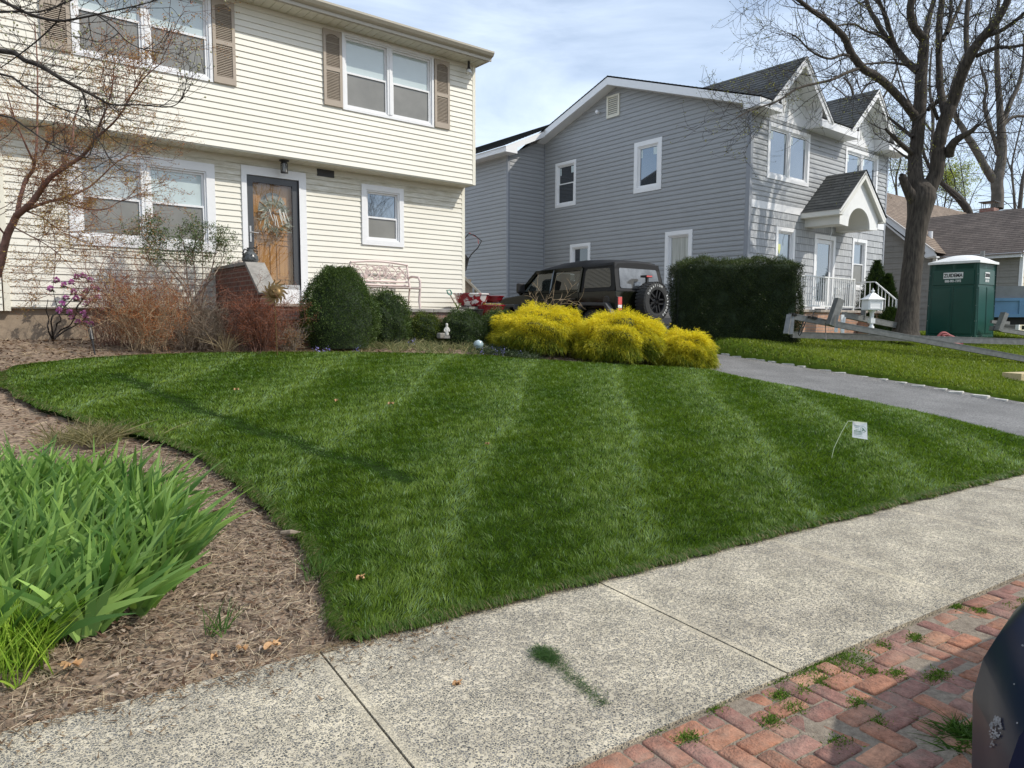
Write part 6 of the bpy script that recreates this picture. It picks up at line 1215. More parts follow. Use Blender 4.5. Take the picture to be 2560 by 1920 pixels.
for a in ((682, 1616, .085, .6, 'largest dry oak leaf, lying on mulch near the sidewalk corner'), (606, 1628, .05, 2.2, 'smaller orange leaf just left of the largest oak leaf'), (180, 1668, .075, 2.6, 'orange brown leaf right of the daylily clump'), (536, 1647, .04, 1., 'tan leaf fragment near the sidewalk below the weed'),
          (840, 1013, .07, 1.3, 'curled tan leaf on the lawn, left of the middle'), (978, 1020, .07, .2, 'tan leaf on the lawn under the boxwoods, right of the curled one'), (592, 985, .06, .5, 'pale leaf far left on the lawn near the straw'), (1218, 1124, .04, 1.9, 'small leaf in the middle of the lawn'), (902, 1468, .05, .4, 'pale leaf in the grass near the lawn point'), (283, 1130, .06, .9, 'pale leaf in the soil groove beside the tuft'), (1143, 1713, .04, .2, 'small brown leaf bit on the sidewalk slab left of the clippings')): oakleaf(*a)
mb = MB(); p = hit(735, 1345); mb.tube([(p[0]-.06, p[1]+.05, p[2]+.03), (p[0]-.02, p[1]+.0, p[2]+.04), (p[0]+.06, p[1]-.03, p[2]+.02)], [.014, .018, .012], 8); tag(mb.build('dead_stick', M['twig_grey']), 'short curled dead stick in the soil by the lawn edge', 'stick')
# ------------------------------------------------------------------ vehicles and objects
def local(name, loc, rz, label, cat, group=None):
    o = empty(name, loc, rz, label, cat, group); return o
class Loc:
    """while active, parts are modelled in their thing's own axes"""
    def __enter__(s): globals()['LOCAL'] = True
    def __exit__(s, *a): globals()['LOCAL'] = False
M['olive'] = mat('dark_olive_paint', (.007, .008, .004), .16, metal=0, spec=.3, coat=.10)
M['fabric'] = mat('black_soft_top', (.007, .007, .008), .75, bump=.1, bscale=200)
M['flare'] = mat('dark_grey_plastic', (.035, .036, .04), .5)
M['vinylwin'] = mat('clear_vinyl_window', (.02, .021, .02), .07, spec=.6, coat=.2, var=.3, vscale=2)
M['vinylrear'] = mat('hazy_vinyl_rear_window', (.17, .17, .165), .12, metal=.5, spec=1., var=.45, vscale=3.5)
M['red_lens'] = mat('red_lens', (.55, .02, .02), .15, coat=1.); M['white_lens'] = mat('white_lens', (.75, .75, .75), .15, coat=1.)
M['rim'] = mat('black_alloy', (.02, .02, .022), .28, metal=.6)
M['letter'] = mat('raised_white_letter', (.62, .62, .60), .6)
def text_mesh(s, size, depth=.002, bold=.0, spacing=1.):
    c = bpy.data.curves.new('t', 'FONT'); c.body = s; c.size = size; c.extrude = depth; c.offset = bold; c.align_x = 'CENTER'; c.align_y = 'CENTER'; c.space_character = spacing
    o = bpy.data.objects.new('t', c); COL.objects.link(o); bpy.context.view_layer.update(); me = bpy.data.meshes.new_from_object(o.evaluated_get(bpy.context.evaluated_depsgraph_get())); bpy.data.objects.remove(o); return me
def wheel(parent, name, c, ax, r=.41, w=.27, lettering=False):
    Mx = Matrix.Rotation(math.pi/2, 4, 'Y') if ax == 'x' else Matrix.Rotation(-math.pi/2, 4, 'X')
    sgn = 1
    ty = MB(); ty.lathe([(r*.60, -w/2), (r*.70, -w/2-.005), (r*.9, -w/2), (r*.97, -w/2+.03), (r*.985, 0), (r*.97, w/2-.03), (r*.9, w/2), (r*.70, w/2+.005), (r*.60, w/2)], c, 40, Mx)
    for k in range(34):                                    # tread blocks
        a = k*2*math.pi/34
        for row, (z0, z1, ph) in enumerate(((-w/2+.005, -w*.18, 0), (-w*.16, w*.16, .5), (w*.18, w/2-.005, 0))):
            aa = a+ph*math.pi/34; B = Mx@Matrix.Rotation(aa, 4, 'Z'); m4 = Matrix.Translation(c)@B; ty.box((r*.955, -.024, z0), (r*1.0, .024, z1), m4)
    t = ty.build('tyre', M['rubber'], parent) if not name else None
    o = link(name or 'wheel', ty_mesh(ty, name), M['rubber'], parent) if name else t
    rm = MB(); rm.lathe([(r*.61, -w/2+.0), (r*.58, -w/2+.02), (r*.55, -w*.1), (r*.2, -w*.05), (r*.16, -w*.22), (0, -w*.25)], c, 30, Mx)
    for k in range(5):
        B = Matrix.Translation(c)@Mx@Matrix.Rotation(k*2*math.pi/5, 4, 'Z')
        for s in (-1, 1): rm.prism([(0, 0)]*0 or [(r*.12, s*.01), (r*.12, s*.05), (r*.57, s*.085), (r*.57, s*.035)], -w*.42, -w*.30, 2) if False else rm.box((r*.12, s*.045-.016, -w*.42), (r*.57, s*.045+.016, -w*.30), B)
    rm.lathe([(r*.61, w/2), (r*.5, w*.2), (0, w*.15)], c, 24, Mx)
    rm.build('rim', M['rim'], o, smooth=True); return o
def ty_mesh(mb, name):
    me = bpy.data.meshes.new(name); me.from_pydata(mb.v, [], mb.f); bm = bmesh.new(); bm.from_mesh(me); bmesh.ops.recalc_face_normals(bm, faces=bm.faces); bm.to_mesh(me); bm.free(); return me
def arch_poly(cx, cz, r0, r1, a0=0., a1=math.pi, n=10):
    o = [(cx+r1*math.cos(t), cz+r1*math.sin(t)) for t in np.linspace(a0, a1, n)]; i = [(cx+r0*math.cos(t), cz+r0*math.sin(t)) for t in np.linspace(a1, a0, n)]; return o+i

# the off-road car: y forward (away from the street), x to its right, origin on the ground
JX, JY = 11.58, 12.0; jz = float(hgt(11.7, 11.3))+.02
with Loc():
    J = local('off_road_car', (JX, JY, jz), 0, 'dark olive off-road car with black soft top and spare wheel in the driveway', 'car')
    hw = .79; yr, yf = -1.98, 2.12
    tub = MB(); tub.prism([(yr, .55), (yr, 1.20), (yr+.02, 1.215), (.98, 1.215), (1.02, 1.22), (1.02, .50), (.75, .48), (-.95, .48), (-1.0, .72), (-1.12, .86), (-1.62, .86), (-1.76, .72), (-1.86, .55)], -hw, hw, 0); tub.build('body', M['olive'], J, bevel=.03, seg=3)
    hd_ = MB(); hd_.prism([(1.02, .72), (1.02, 1.215), (1.15, 1.235), (1.9, 1.17), (2.14, 1.11), (2.17, .98), (2.16, .72)], -.60, .60, 0); hd_.build('hood', M['olive'], J, bevel=.05, seg=3)
    for s in (-1, 1):                                      # doors: raised skins with seams between
        for a, b in ((.02, .97), (-.90, -.01)):
            d = MB(); d.box((s*(hw+.012) if s < 0 else hw, a, .56), (-hw if s < 0 else hw+.012, b, 1.20)); dd = d.build('door', M['olive'], J, bevel=.01)
            h = MB(); h.box((s*(hw+.045)-.012, a+.06, 1.055), (s*(hw+.045)+.012, a+.25, 1.085)); h.build('handle', M['black'], dd)
    # greenhouse: slightly tapering cabin frame
    def side_pt(s, y, z): return (s*(hw-.005-.10*(z-1.2)/.6), y, z)
    for s in (-1, 1):
        fr = MB(); 
        for (p, q) in (((1.10, 1.215), (.56, 1.70)), ((.56, 1.70), (-.94, 1.72)), ((-.01, 1.2), (-.04, 1.72)), ((-.92, 1.2), (-.94, 1.72))): fr.bar(side_pt(s, *p), side_pt(s, *q), .075, .07)
        fr.bar(side_pt(s, .92, 1.24), side_pt(s, -.9, 1.24), .05, .06); fr.build('door_frame', M['olive'], J)
        for poly in ([(.84, 1.26), (.04, 1.26), (.02, 1.67), (.50, 1.67)], [(-.07, 1.26), (-.86, 1.26), (-.88, 1.68), (-.08, 1.67)]):
            g = MB(); g.face([side_pt(s, *p) for p in poly]); g.build('window', M['car_glass'], J)
        q = MB(); q.face([side_pt(s, *p) for p in [(-.97, 1.215), (yr+.02, 1.215), (yr+.14, 1.80), (-.97, 1.76)]]); q.v = [(x+s*.006, y, z) for x, y, z in q.v]; q.build('quarter_panel', M['fabric'], J)
        q = MB(); q.prism([(-1.08, 1.29), (-1.80, 1.29), (-1.84, 1.33), (-1.76, 1.66), (-1.72, 1.69), (-1.10, 1.69), (-1.05, 1.65), (-1.05, 1.33)], 0, .01, 0); q.v = [(side_pt(s, y, z)[0]+s*(.010+x*.5), y, z) for x, y, z in q.v]; q.build('quarter_window', M['vinylwin'], J)
    top_ = MB(); sec = lambda y, k: [(-.70*k, y), (.70*k, y)]
    prof = [(.60, 1.70, 1.735), (.42, 1.72, 1.80), (-.25, 1.73, 1.89), (-.95, 1.75, 1.915), (-1.35, 1.75, 1.90), (-1.80, 1.76, 1.85), (-1.86, 1.68, 1.80)]
    rows = []
    for y, zb, zt in prof:
        w_ = .715; rows.append([(-w_, y, zb-.02), (-w_+.01, y, zb+.02), (-w_+.10, y, zt-.02), (-.3, y, zt+.005), (0, y, zt+.012), (.3, y, zt+.005), (w_-.10, y, zt-.02), (w_-.01, y, zb+.02), (w_, y, zb-.02)])
    for r_ in rows: top_.add(r_)
    for i in range(len(rows)-1):
        for j in range(8): a = i*9+j; top_.f.append((a, a+1, a+10, a+9)); top_.uv += [(0, 0)]*4
    n0_ = (len(rows)-1)*9; top_.f.append(tuple(n0_+j for j in range(9))); top_.uv += [(0, 0)]*9
    top_.build('soft_top', M['fabric'], J, smooth=True)
    rb = MB(); rb.face([(-.76, yr+.015, 1.215), (.76, yr+.015, 1.215), (.70, yr+.15, 1.80), (-.70, yr+.15, 1.80)]); rb.build('rear_curtain', M['fabric'], J)
    rb = MB(); rb.prism([(-.60, 1.27), (.60, 1.27), (.63, 1.31), (.59, 1.66), (.56, 1.69), (-.56, 1.69), (-.59, 1.66), (-.63, 1.31)], 0, .01, 1); rb.v = [(x, yr+.015+(z-1.215)*.23-.012+y*.5, z) for x, y, z in rb.v]; rb.build('rear_window', M['vinylrear'], J)
    ws = MB(); ws.face([(-.68, 1.12, 1.22), (.68, 1.12, 1.22), (.62, .60, 1.70), (-.62, .60, 1.70)]); ws.build('windshield', M['car_glass'], J)
    it = MB(); it.box((-.7, -1.9, .5), (.7, .9, 1.18)); 
    for sx_ in (-.38, .38):
        for sy_ in (.0, -.85): it.box((sx_-.24, sy_-.1, 1.15), (sx_+.24, sy_+.02, 1.5)); it.box((sx_-.12, sy_-.08, 1.5), (sx_+.12, sy_, 1.66))
    it.build('seats', M['fabric'], J)
    for s in (-1, 1):                                      # flat topped fender flares
        for cy, yo in ((1.50, 0), (-1.46, 0)):
            pol = [(cy-.60, .58), (cy-.50, .80), (cy-.36, .97), (cy+.36, .985), (cy+.52, .80), (cy+.60, .62), (cy+.54, .58), (cy+.42, .78), (cy+.30, .92), (cy-.31, .91), (cy-.44, .76), (cy-.52, .56)]
            f = MB(); f.prism(pol, (s*hw-.02 if s > 0 else -hw-.14), (hw+.14 if s > 0 else -hw+.02), 0)
            if cy > 0: f.box((min(s*.55, s*(hw+.13)), cy-.34, .93), (max(s*.55, s*(hw+.13)), cy+.34, .975))
            f.build('fender', M['flare'], J, bevel=.012)
        for cy in (1.50, -1.46): wheel(J, 'wheel', (s*.80, cy, .41), 'x', .41, .25)
        m = MB(); m.box((s*.93-.1, .84, 1.235), (s*.93+.1, .94, 1.46)); m.bar((s*.78, .92, 1.25), (s*.88, .90, 1.28), .05); m.build('mirror', M['black'], J, bevel=.03, seg=3)
        t = MB(); t.box((s*.70-.075, yr-.035, .80), (s*.70+.075, yr+.02, 1.10)); to = t.build('tail_light', M['black'], J, bevel=.012)
        t = MB(); frame_ = ((.93, 1.085, 'red_lens', 'lens'), (.865, .925, 'white_lens', 'reverse_lens'), (.815, .86, 'red_lens', 'lens'))
        for a, b, mm, nm in frame_:
            t = MB(); t.box((s*.70-.055, yr-.045, a), (s*.70+.055, yr-.034, b)); t.build(nm, M[mm], to)
    fc = MB(); fc.lathe([(0, -.014), (.085, -.012), (.095, 0), (.07, .01)], (-hw, -1.72, 1.02), 18, Matrix.Rotation(math.pi/2, 4, 'Y')); fc.build('fuel_cap', M['black'], J)
    b = MB(); b.box((-.78, yr-.18, .50), (.78, yr-.02, .70)); b.build('rear_bumper', M['flare'], J, bevel=.03)
    b = MB(); b.box((-.82, yf+.05, .5), (.82, yf+.22, .70)); b.build('front_bumper', M['flare'], J, bevel=.03)
    b = MB(); b.box((-.55, yf+.03, .72), (.55, yf+.055, 1.06)); b.build('grille', M['olive'], J)
    b = MB(); b.box((-.10, yr-.20, 1.50), (.10, yr-.05, 1.545)); b.bar((0, yr-.16, 1.2), (0, yr-.14, 1.52), .05); bl = b.build('brake_light', M['black'], J)
    b = MB(); b.box((-.085, yr-.21, 1.508), (.085, yr-.20, 1.538)); b.build('lens', M['red_lens'], bl)
    sx_ = .10; sw_ = wheel(J, 'spare_wheel', (sx_, yr-.22, 1.0), 'y', .415, .25)
    # tyre lettering (white raised characters round the sidewall)
    for txt, a0, stp in (('DURATION', 2.62, -.205), ('DEODSEVE', -.95, .195)):
        for k, ch in enumerate(txt):
            a = a0+k*stp; me = text_mesh(ch, .062, .002, .0015); up = a0 > 0; rr = .415*.80
            Mm = Matrix.Translation((sx_+rr*math.cos(a), yr-.22-.133, 1.0+rr*math.sin(a)))@Matrix.Rotation(-(a-math.pi/2) if up else -(a+math.pi/2), 4, 'Y')@Matrix.Rotation(math.pi/2, 4, 'X'); me.transform(Mm); link('lettering', me, M['letter'], sw_)

# rounded passenger cars
def car(name, loc, rz, label, paint, L=4.3, W=1.78, Hh=1.45, hood=True, nose=.30, zb=.20):
    with Loc():
        o = local(name, loc, rz, label, 'car'); rows = []
        # cross sections along x (front at -L/2), half width, belt height
        xs_ = np.linspace(0, 1, 27)
        for t in xs_:
            e = min(t, 1-t)*L; rr = .42; k = math.sqrt(max(0, 1-(1-min(e, rr)/rr)**2)); w_ = W/2*(.80+.20*k) if e < rr else W/2
            zt = .88+.14*min(1, e/.30)**.5+.10*sst(.05, .33, min(t, .33))*(t < .5)+.14*(t >= .5)*(1 if t < .97 else .6)*min(1, e/.3)**.4
            zt = min(zt, 1.02); zlow = zb+.12*(1-min(1, e/.3)); row = []
            for q in np.linspace(0, 1, 19):
                a = math.pi*q; cx_ = math.cos(a); sx2 = math.sin(a); py = w_*math.copysign(abs(cx_)**.28, cx_); pz = zlow+(zt-zlow)*abs(sx2)**.28; bul = 1+.03*math.sin(math.pi*min(1, (pz-zlow)/(zt-zlow))); row.append(((t-.5)*L, py*bul, pz))
            rows.append(row)
        mb = MB(); k = len(rows[0])
        for r_ in rows: mb.add(r_)
        for i in range(len(rows)-1):
            for j in range(k-1): a = i*k+j; mb.f.append((a, a+1, a+k+1, a+k)); mb.uv += [(0, 0)]*4
        mb.f.append(tuple(range(k))); mb.uv += [(0, 0)]*k; m0 = (len(rows)-1)*k; mb.f.append(tuple(m0+j for j in range(k))); mb.uv += [(0, 0)]*k
        bo = mb.build('body', paint, o, smooth=True)
        cab = MB(); P0 = [(-L*.26, .93), (-L*.10, Hh-.04), (L*.08, Hh), (L*.28, Hh-.06), (L*.43, .97)]; n_ = []
        for x, z in P0: n_.append([(x, -W/2+.10+(z-.93)*.34, z), (x, -W/2+.2+(z-.93)*.34, z+.02), (x, 0, z+.045), (x, W/2-.2-(z-.93)*.34, z+.02), (x, W/2-.10-(z-.93)*.34, z)])
        for r_ in n_: cab.add(r_)
        for i in range(4):
            for j in range(4): a = i*5+j; cab.f.append((a, a+1, a+6, a+5)); cab.uv += [(0, 0)]*4
        cab.f.append(tuple(i*5 for i in range(5))); cab.f.append(tuple(i*5+4 for i in range(5))); cab.uv += [(0, 0)]*10
        cab.build('windows', M['pane_dark'], o)
        rf = MB(); rf.prism([(-L*.10, Hh-.01), (L*.08, Hh+.045), (L*.28, Hh-.03), (L*.28, Hh-.05), (-L*.10, Hh-.035)], -W/2+.30, W/2-.30, 1); rf.build('roof', paint, o, bevel=.02)
        for sx_ in (-.32, .31):
            for s in (-1, 1): 
                ty = MB(); ty.lathe([(.20, -.1), (.30, -.11), (.325, -.08), (.325, .08), (.30, .11), (.2, .1)], (sx_*L, s*(W/2-.09), .32), 28, Matrix.Rotation(math.pi/2, 4, 'X')); wo = ty.build('wheel', M['rubber'], o, smooth=True)
                ty = MB(); ty.lathe([(0, -.07), (.19, -.08), (.205, -.1), (.205, .1), (.19, .08), (0, .07)], (sx_*L, s*(W/2-.09), .32), 20, Matrix.Rotation(math.pi/2, 4, 'X')); ty.build('rim', M['steel'], wo, smooth=True)
        return o
M['navy'] = mat('navy_paint', (.007, .013, .036), .3, spec=.16); M['greypaint'] = mat('blue_grey_paint', (.20, .23, .25), .12, metal=.4, coat=1.)
NC = (1.595+2.2, -.52, -.085)
nc = car('navy_car', (3.845, -.53, -.085), SW, 'dark navy car with bird dropping at the kerb, only its rounded corner in view', M['navy'], 4.5, 1.80, 1.45)
gc = car('grey_car', (10.75, 17.6, .93), math.pi/2, 'small blue grey car parked deep in the driveway ahead of the off-road car', M['greypaint'], 4.1, 1.7, 1.45)
mb = MB(); mb.lathe([(.07, -.01), (.085, -.012), (.085, 0)], (0, 0, 0), 20, Matrix.Rotation(math.pi/2, 4, 'X')); mb.bar((-.045, -.008, .04), (0, -.008, -.05), .012); mb.bar((.045, -.008, .04), (0, -.008, -.05), .012)
mb.v = [(x+10.35, y+15.52, z+.93+.66) for x, y, z in mb.v]; mb.build('emblem', M['steel'], gc)

# portable toilet
pc = at(2400, 800, 19.0); vd = math.atan2(pc[1], pc[0]); az = vd-math.pi+math.radians(-21)          # its broad face looks this way
with Loc():
    o = local('portable_toilet', (float(pc[0]), float(pc[1]), 1.0), az+math.pi/2, 'dark green portable toilet with white domed roof and ZUIDEMA lettering', 'portable toilet')
    W_ = .60; M['green'] = mat('green_plastic', (.008, .062, .045), .38, var=.08, vscale=3); M['green_l'] = mat('green_plastic_side', (.012, .10, .072), .38)
    mb = MB(); b0, b1 = W_-.01, W_-.045
    def tp_(s): return [(-s, -s), (s, -s), (s, s), (-s, s)]
    n = mb.add([(x, y, .06) for x, y in tp_(b0)]+[(x, y, 2.0) for x, y in tp_(b1)]); mb.f += [(n+3, n+2, n+1, n), (n+4, n+5, n+6, n+7)]+[(n+i, n+(i+1) % 4, n+4+(i+1) % 4, n+4+i) for i in range(4)]; mb.uv += [(0, 0)]*24; mb.build('body', M['green'], o, bevel=.01)
    mb = MB(); 
    for ang in (0, math.pi/2, math.pi, -math.pi/2):
        B = Matrix.Rotation(ang, 4, 'Z'); f = lambda z: -(b0+(b1-b0)*(z-.06)/1.94)
        def slab(x0, x1, z0, z1, t=.018):
            P = [(x0, f(z0), z0), (x1, f(z0), z0), (x1, f(z1), z1), (x0, f(z1), z1)]; Q = [(x, y-t, z) for x, y, z in P]
            Q = [(x+(.012 if i in (0, 3) else -.012), y, z+(.012 if i < 2 else -.012)) for i, (x, y, z) in enumerate(Q)]
            n = mb.add([tuple(B@Vector(p)) for p in P+Q]); mb.f += [(n+4, n+5, n+6, n+7)]+[(n+i, n+(i+1) % 4, n+4+(i+1) % 4, n+4+i) for i in range(4)]; mb.uv += [(0, 0)]*20
        slab(-.5, -.03, .16, 1.38); slab(.03, .5, .16, 1.38); slab(-.50, .50, 1.43, 1.83)
        for r_ in range(4): slab(-.46, -.03, 1.855+r_*.032, 1.875+r_*.032, .014); slab(.03, .46, 1.855+r_*.032, 1.875+r_*.032, .014)
        for s in (-1, 1): slab(s*.575-.02, s*.575+.02, .06, 1.98, .012)
        slab(-.58, .58, .07, .14, .014)
    mb.build('wall_panel', M['green'], o)
    mb = MB(); 
    for ang in (0, -math.pi/2, math.pi/2):
        B = Matrix.Rotation(ang, 4, 'Z')
        for x in (-.52, -.18, .18, .52):
            for z in (.1,): p = B@Vector((x, -b0-.014, z)); mb.box((p.x-.008, p.y-.008, p.z-.008), (p.x+.008, p.y+.008, p.z+.008))
        for z in (.5, .9, 1.3, 1.7):
            for x in (-.57, .57): p = B@Vector((x, f(z)-.012, z)); mb.box((p.x-.007, p.y-.007, p.z-.007), (p.x+.007, p.y+.007, p.z+.007))
    mb.build('rivets', M['steel'], o)
    mb = MB(); sc = .62
    rows = []
    for i in range(15):
        u = i/14*2-1; rows.append([((j/12*2-1)*sc, u*sc, 2.045+.19*(max(0, 1-abs(u)**2.2))*(max(0, 1-abs(j/12*2-1)**2.2))**.8) for j in range(13)])
    for r_ in rows: mb.add(r_)
    for i in range(14):
        for j in range(12): a = i*13+j; mb.f.append((a, a+1, a+14, a+13)); mb.uv += [(0, 0)]*4
    mb.box((-sc, -sc, 1.985), (sc, sc, 2.044)); mb.build('roof', M['white_paint'], o, smooth=True)
    mb = MB(); mb.tube([(.33, .30, 2.0), (.33, .30, 2.34)], .055, 14); mb.build('vent_stack', M['alu'], o)
    mb = MB(); mb.box((-.56, -.56, .0), (.56, .56, .06)); mb.build('skid', M['step_stone'], o)
    for ang, w_ in ((0, 1.), (math.pi/2, .62), (-math.pi/2, .62)):
        B = Matrix.Rotation(ang, 4, 'Z'); y = f(1.6)-.021
        mb = MB(); mb.box((-.235*w_/1, y-.003, 1.60), (.235*w_, y, 1.76), B); pl = mb.build('sign_plate', M['white_paint'], o)
        me = text_mesh('ZUIDEMA', .128, .002, .004, 1.0); me.transform(B@Matrix.Translation((0, y-.006, 1.678))@Matrix.Rotation(math.pi/2, 4, 'X')@Matrix.Scale(.80*w_, 4, (1, 0, 0))); link('lettering', me, M['black'], pl)
        me = text_mesh('888-901-7392', .088, .002, .002, 1.0); me.transform(B@Matrix.Translation((0, y-.004, 1.535))@Matrix.Rotation(math.pi/2, 4, 'X')@Matrix.Scale(.78*w_, 4, (1, 0, 0))); link('phone_number', me, M['white_paint'], o)

# blue dump trailer behind the toilet
tp0 = onX(2462, 752, 23.6); 
with Loc():
    p = at(2600, 790, 21.5); o = local('dump_trailer', (24.9, 5.7, .95), math.radians(-62), 'blue dump trailer with grey plywood sides partly hidden behind the portable toilet', 'trailer')
    M['blue'] = mat('light_blue_paint', (.13, .27, .42), .4, var=.1, vscale=4); M['ply'] = mat('grey_plywood', (.24, .24, .235), .8, var=.1, vscale=5)
    mb = MB(); mb.box((-2.2, -.95, .72), (2.2, .95, 1.16)); bd = mb.build('bed', M['blue'], o)
    mb = MB(); 
    for s in (-1, 1):
        mb.box((-2.22, s*.95-.04, 1.11), (2.22, s*.95+.04, 1.19)); mb.box((-2.22, s*.95-.05, .66), (2.22, s*.95+.05, .75))
        for x in (-2.15, -1.45, -.72, 0, .72, 1.45, 2.15): mb.box((x-.06, s*.95-.045, .75), (x+.06, s*.95+.045, 1.11))
    mb.build('rib', M['blue'], bd)
    mb = MB(); mb.box((-2.18, -.93, 1.19), (2.18, -.90, 1.52)); mb.box((-2.18, .90, 1.19), (2.18, .93, 1.52)); mb.box((-2.18, -.9, 1.19), (-2.15, .9, 1.52)); mb.build('sideboard', M['ply'], o)
    mb = MB(); mb.box((-2.3, -.5, .45), (3.0, .5, .66)); mb.box((-1.0, -.92, .3), (1.0, .92, .42)); mb.build('chassis', M['black'], o)
    for x in (-.45, .45):
        for s in (-1, 1): mb = MB(); mb.lathe([(.15, -.1), (.32, -.11), (.36, -.06), (.36, .06), (.32, .11), (.15, .1), (.0, .06)], (x, s*.85, .36), 24, Matrix.Rotation(math.pi/2, 4, 'X')); mb.build('wheel', M['rubber'], o, smooth=True)

# aluminium brake / staging: long beams on a frame
def beamset(name, label, pts, w=.11, h=.10, cat='staging beam'):
    o = empty(name, tuple(pts[0]), 0, label, cat, 'aluminium staging beams'); mb = MB(); p, q = Vector(pts[0]), Vector(pts[1]); mb.bar(p, q, w, h); d = (q-p).normalized(); up_ = Vector((0, 0, 1)); sd = d.cross(up_).normalized(); uu = sd.cross(d)
    b = mb.build('beam', M['alu'], o); mb = MB()
    for s in (-1, 1):
        for k in (-.5, .5): mb.bar(p+sd*s*w*.5+uu*h*k, q+sd*s*w*.5+uu*h*k, .012, .014)
    mb.build('flange', M['alu'], o); return o
z1 = lambda x, y: (1930+x/6.9125, 700+y/6.9125)
z3 = lambda x, y: (2240+x/6.9125, 700+y/6.9125)
A0, A1 = at(*z1(300, 620), 15.0), at(2640, 912, 15.3); o = beamset('staging_beam', 'upper aluminium staging beam sloping down to the right across the neighbour lawn', (A0, A1), .12, .11)
mb = MB()
for a, b in (((300, 600), (240, 930)), ((345, 640), (320, 945))): mb.bar(at(*z1(*a), 14.95), at(*z1(*b), 14.85), .10, .05)
mb.build('end_leg', M['alu'], o)
mb = MB(); mb.bar(at(*z1(1165, 330), 14.8), at(*z1(1010, 790), 14.8), .13, .16); mb.bar(at(*z1(1130, 600), 14.7), at(*z1(1120, 830), 14.7), .03, .03); mb.build('upright', M['alu'], o)
mb = MB()
for a in ((370, 590), (410, 600), (650, 640), (760, 660), (720, 650)): c = at(*z1(*a), 14.92); mb.lathe([(0, -.03), (.03, -.03), (.035, .02), (0, .03)], c, 8)
mb.tube([at(*z1(700, 640), 14.9), at(*z1(720, 560), 14.9), at(*z1(765, 532), 14.9)], .010, 5); mb.build('clamp', M['black'], o)
mb = MB(); mb.tube([at(*z1(925, 740), 14.9), at(*z1(925, 900), 14.9), at(*z1(930, 1045), 14.8)], .008, 5); mb.build('chain', M['black'], o)
mb = MB(); mb.tube([at(*z1(*q), 14.9) for q in ((545, 720), (500, 830), (455, 930), (475, 960), (500, 930), (540, 830), (580, 730))], .012, 6); mb.build('strap', M['black'], o)
B0, B1 = at(*z1(340, 945), 15.3), at(2640, 857, 15.9); beamset('staging_beam', 'lower aluminium staging beam lying almost level just above the neighbour grass', (B0, B1), .10, .12)
C0, C1 = at(*z1(1230, 600), 16.4), at(*z1(2160, 790), 17.0); o = beamset('staging_beam', 'rear light aluminium beam propped on white legs behind the mailbox', (C0, C1), .10, .12)
mb = MB()
for a, b in (((1215, 600), (1215, 915)), ((1245, 640), (1225, 760)), ((1110, 790), (1105, 905))): mb.bar(at(*z1(*a), 16.3), at(*z1(*b), 16.3), .07, .05)
mb.build('leg', M['white_paint'], o)
mb = MB(); mb.bar(at(*z1(1590, 470), 16.6), at(*z1(1570, 680), 16.6), .10, .06); mb.build('upright', M['alu'], o)
D0_, D1_ = at(*z3(1640, 830), 18.0), at(*z3(2400, 950), 18.4); o = beamset('staging_beam', 'short aluminium beam with slotted upright right of the portable toilet', (D0_, D1_), .09, .10)
mb = MB(); mb.bar(at(*z3(1880, 570), 17.9), at(*z3(1760, 880), 17.9), .14, .12); mb.build('upright', M['alu'], o)
mb = MB(); mb.bar(at(*z3(1640, 720), 18.2), at(*z3(1950, 745), 18.4), .06, .08); mb.build('rail', M['alu'], o)

# white mailbox on a turned post
with Loc():
    c = at(2177, 838, 16.3); o = local('mailbox', (float(c[0]), float(c[1]), 1.08), math.radians(-30), 'ornate white mailbox with finial on a turned white post', 'mailbox'); mb = MB()
    mb.lathe([(.10, 0), (.10, .03), (.06, .06), (.045, .10), (.06, .16), (.062, .28), (.04, .31), (.04, .36)], (0, 0, 0), 18); mb.box((-.055, -.055, .36), (.055, .055, .47)); mb.lathe([(.035, .47), (.045, .5), (.05, .6), (.10, .66)], (0, 0, 0), 18); mb.build('post', M['white_paint'], o, smooth=True)
    mb = MB(); mb.box((-.185, -.13, .66), (.185, .13, .90)); b = mb.build('box', M['white_paint'], o, bevel=.01)
    mb = MB(); frame(mb, -.15, .15, .69, .87, .012, -.142, -.13); mb.build('door_panel', M['white_paint'], b)
    mb = MB(); n = mb.add([(-.22, -.165, .90), (.22, -.165, .90), (.22, .165, .90), (-.22, .165, .90), (-.13, -.09, .96), (.13, -.09, .96), (.13, .09, .96), (-.13, .09, .96), (-.03, -.03, 1.05), (.03, -.03, 1.05), (.03, .03, 1.05), (-.03, .03, 1.05)])
    for l in (0, 4):
        for i in range(4): mb.f.append((n+l+i, n+l+(i+1) % 4, n+l+4+(i+1) % 4, n+l+4+i)); mb.uv += [(0, 0)]*4
    mb.f += [(n+3, n+2, n+1, n), (n+8, n+9, n+10, n+11)]; mb.uv += [(0, 0)]*8
    mb.lathe([(.035, 1.05), (.02, 1.06), (.038, 1.09), (.03, 1.115), (.012, 1.12), (.01, 1.15), (0, 1.16)], (0, 0, 0), 14); mb.build('lid', M['white_paint'], o)

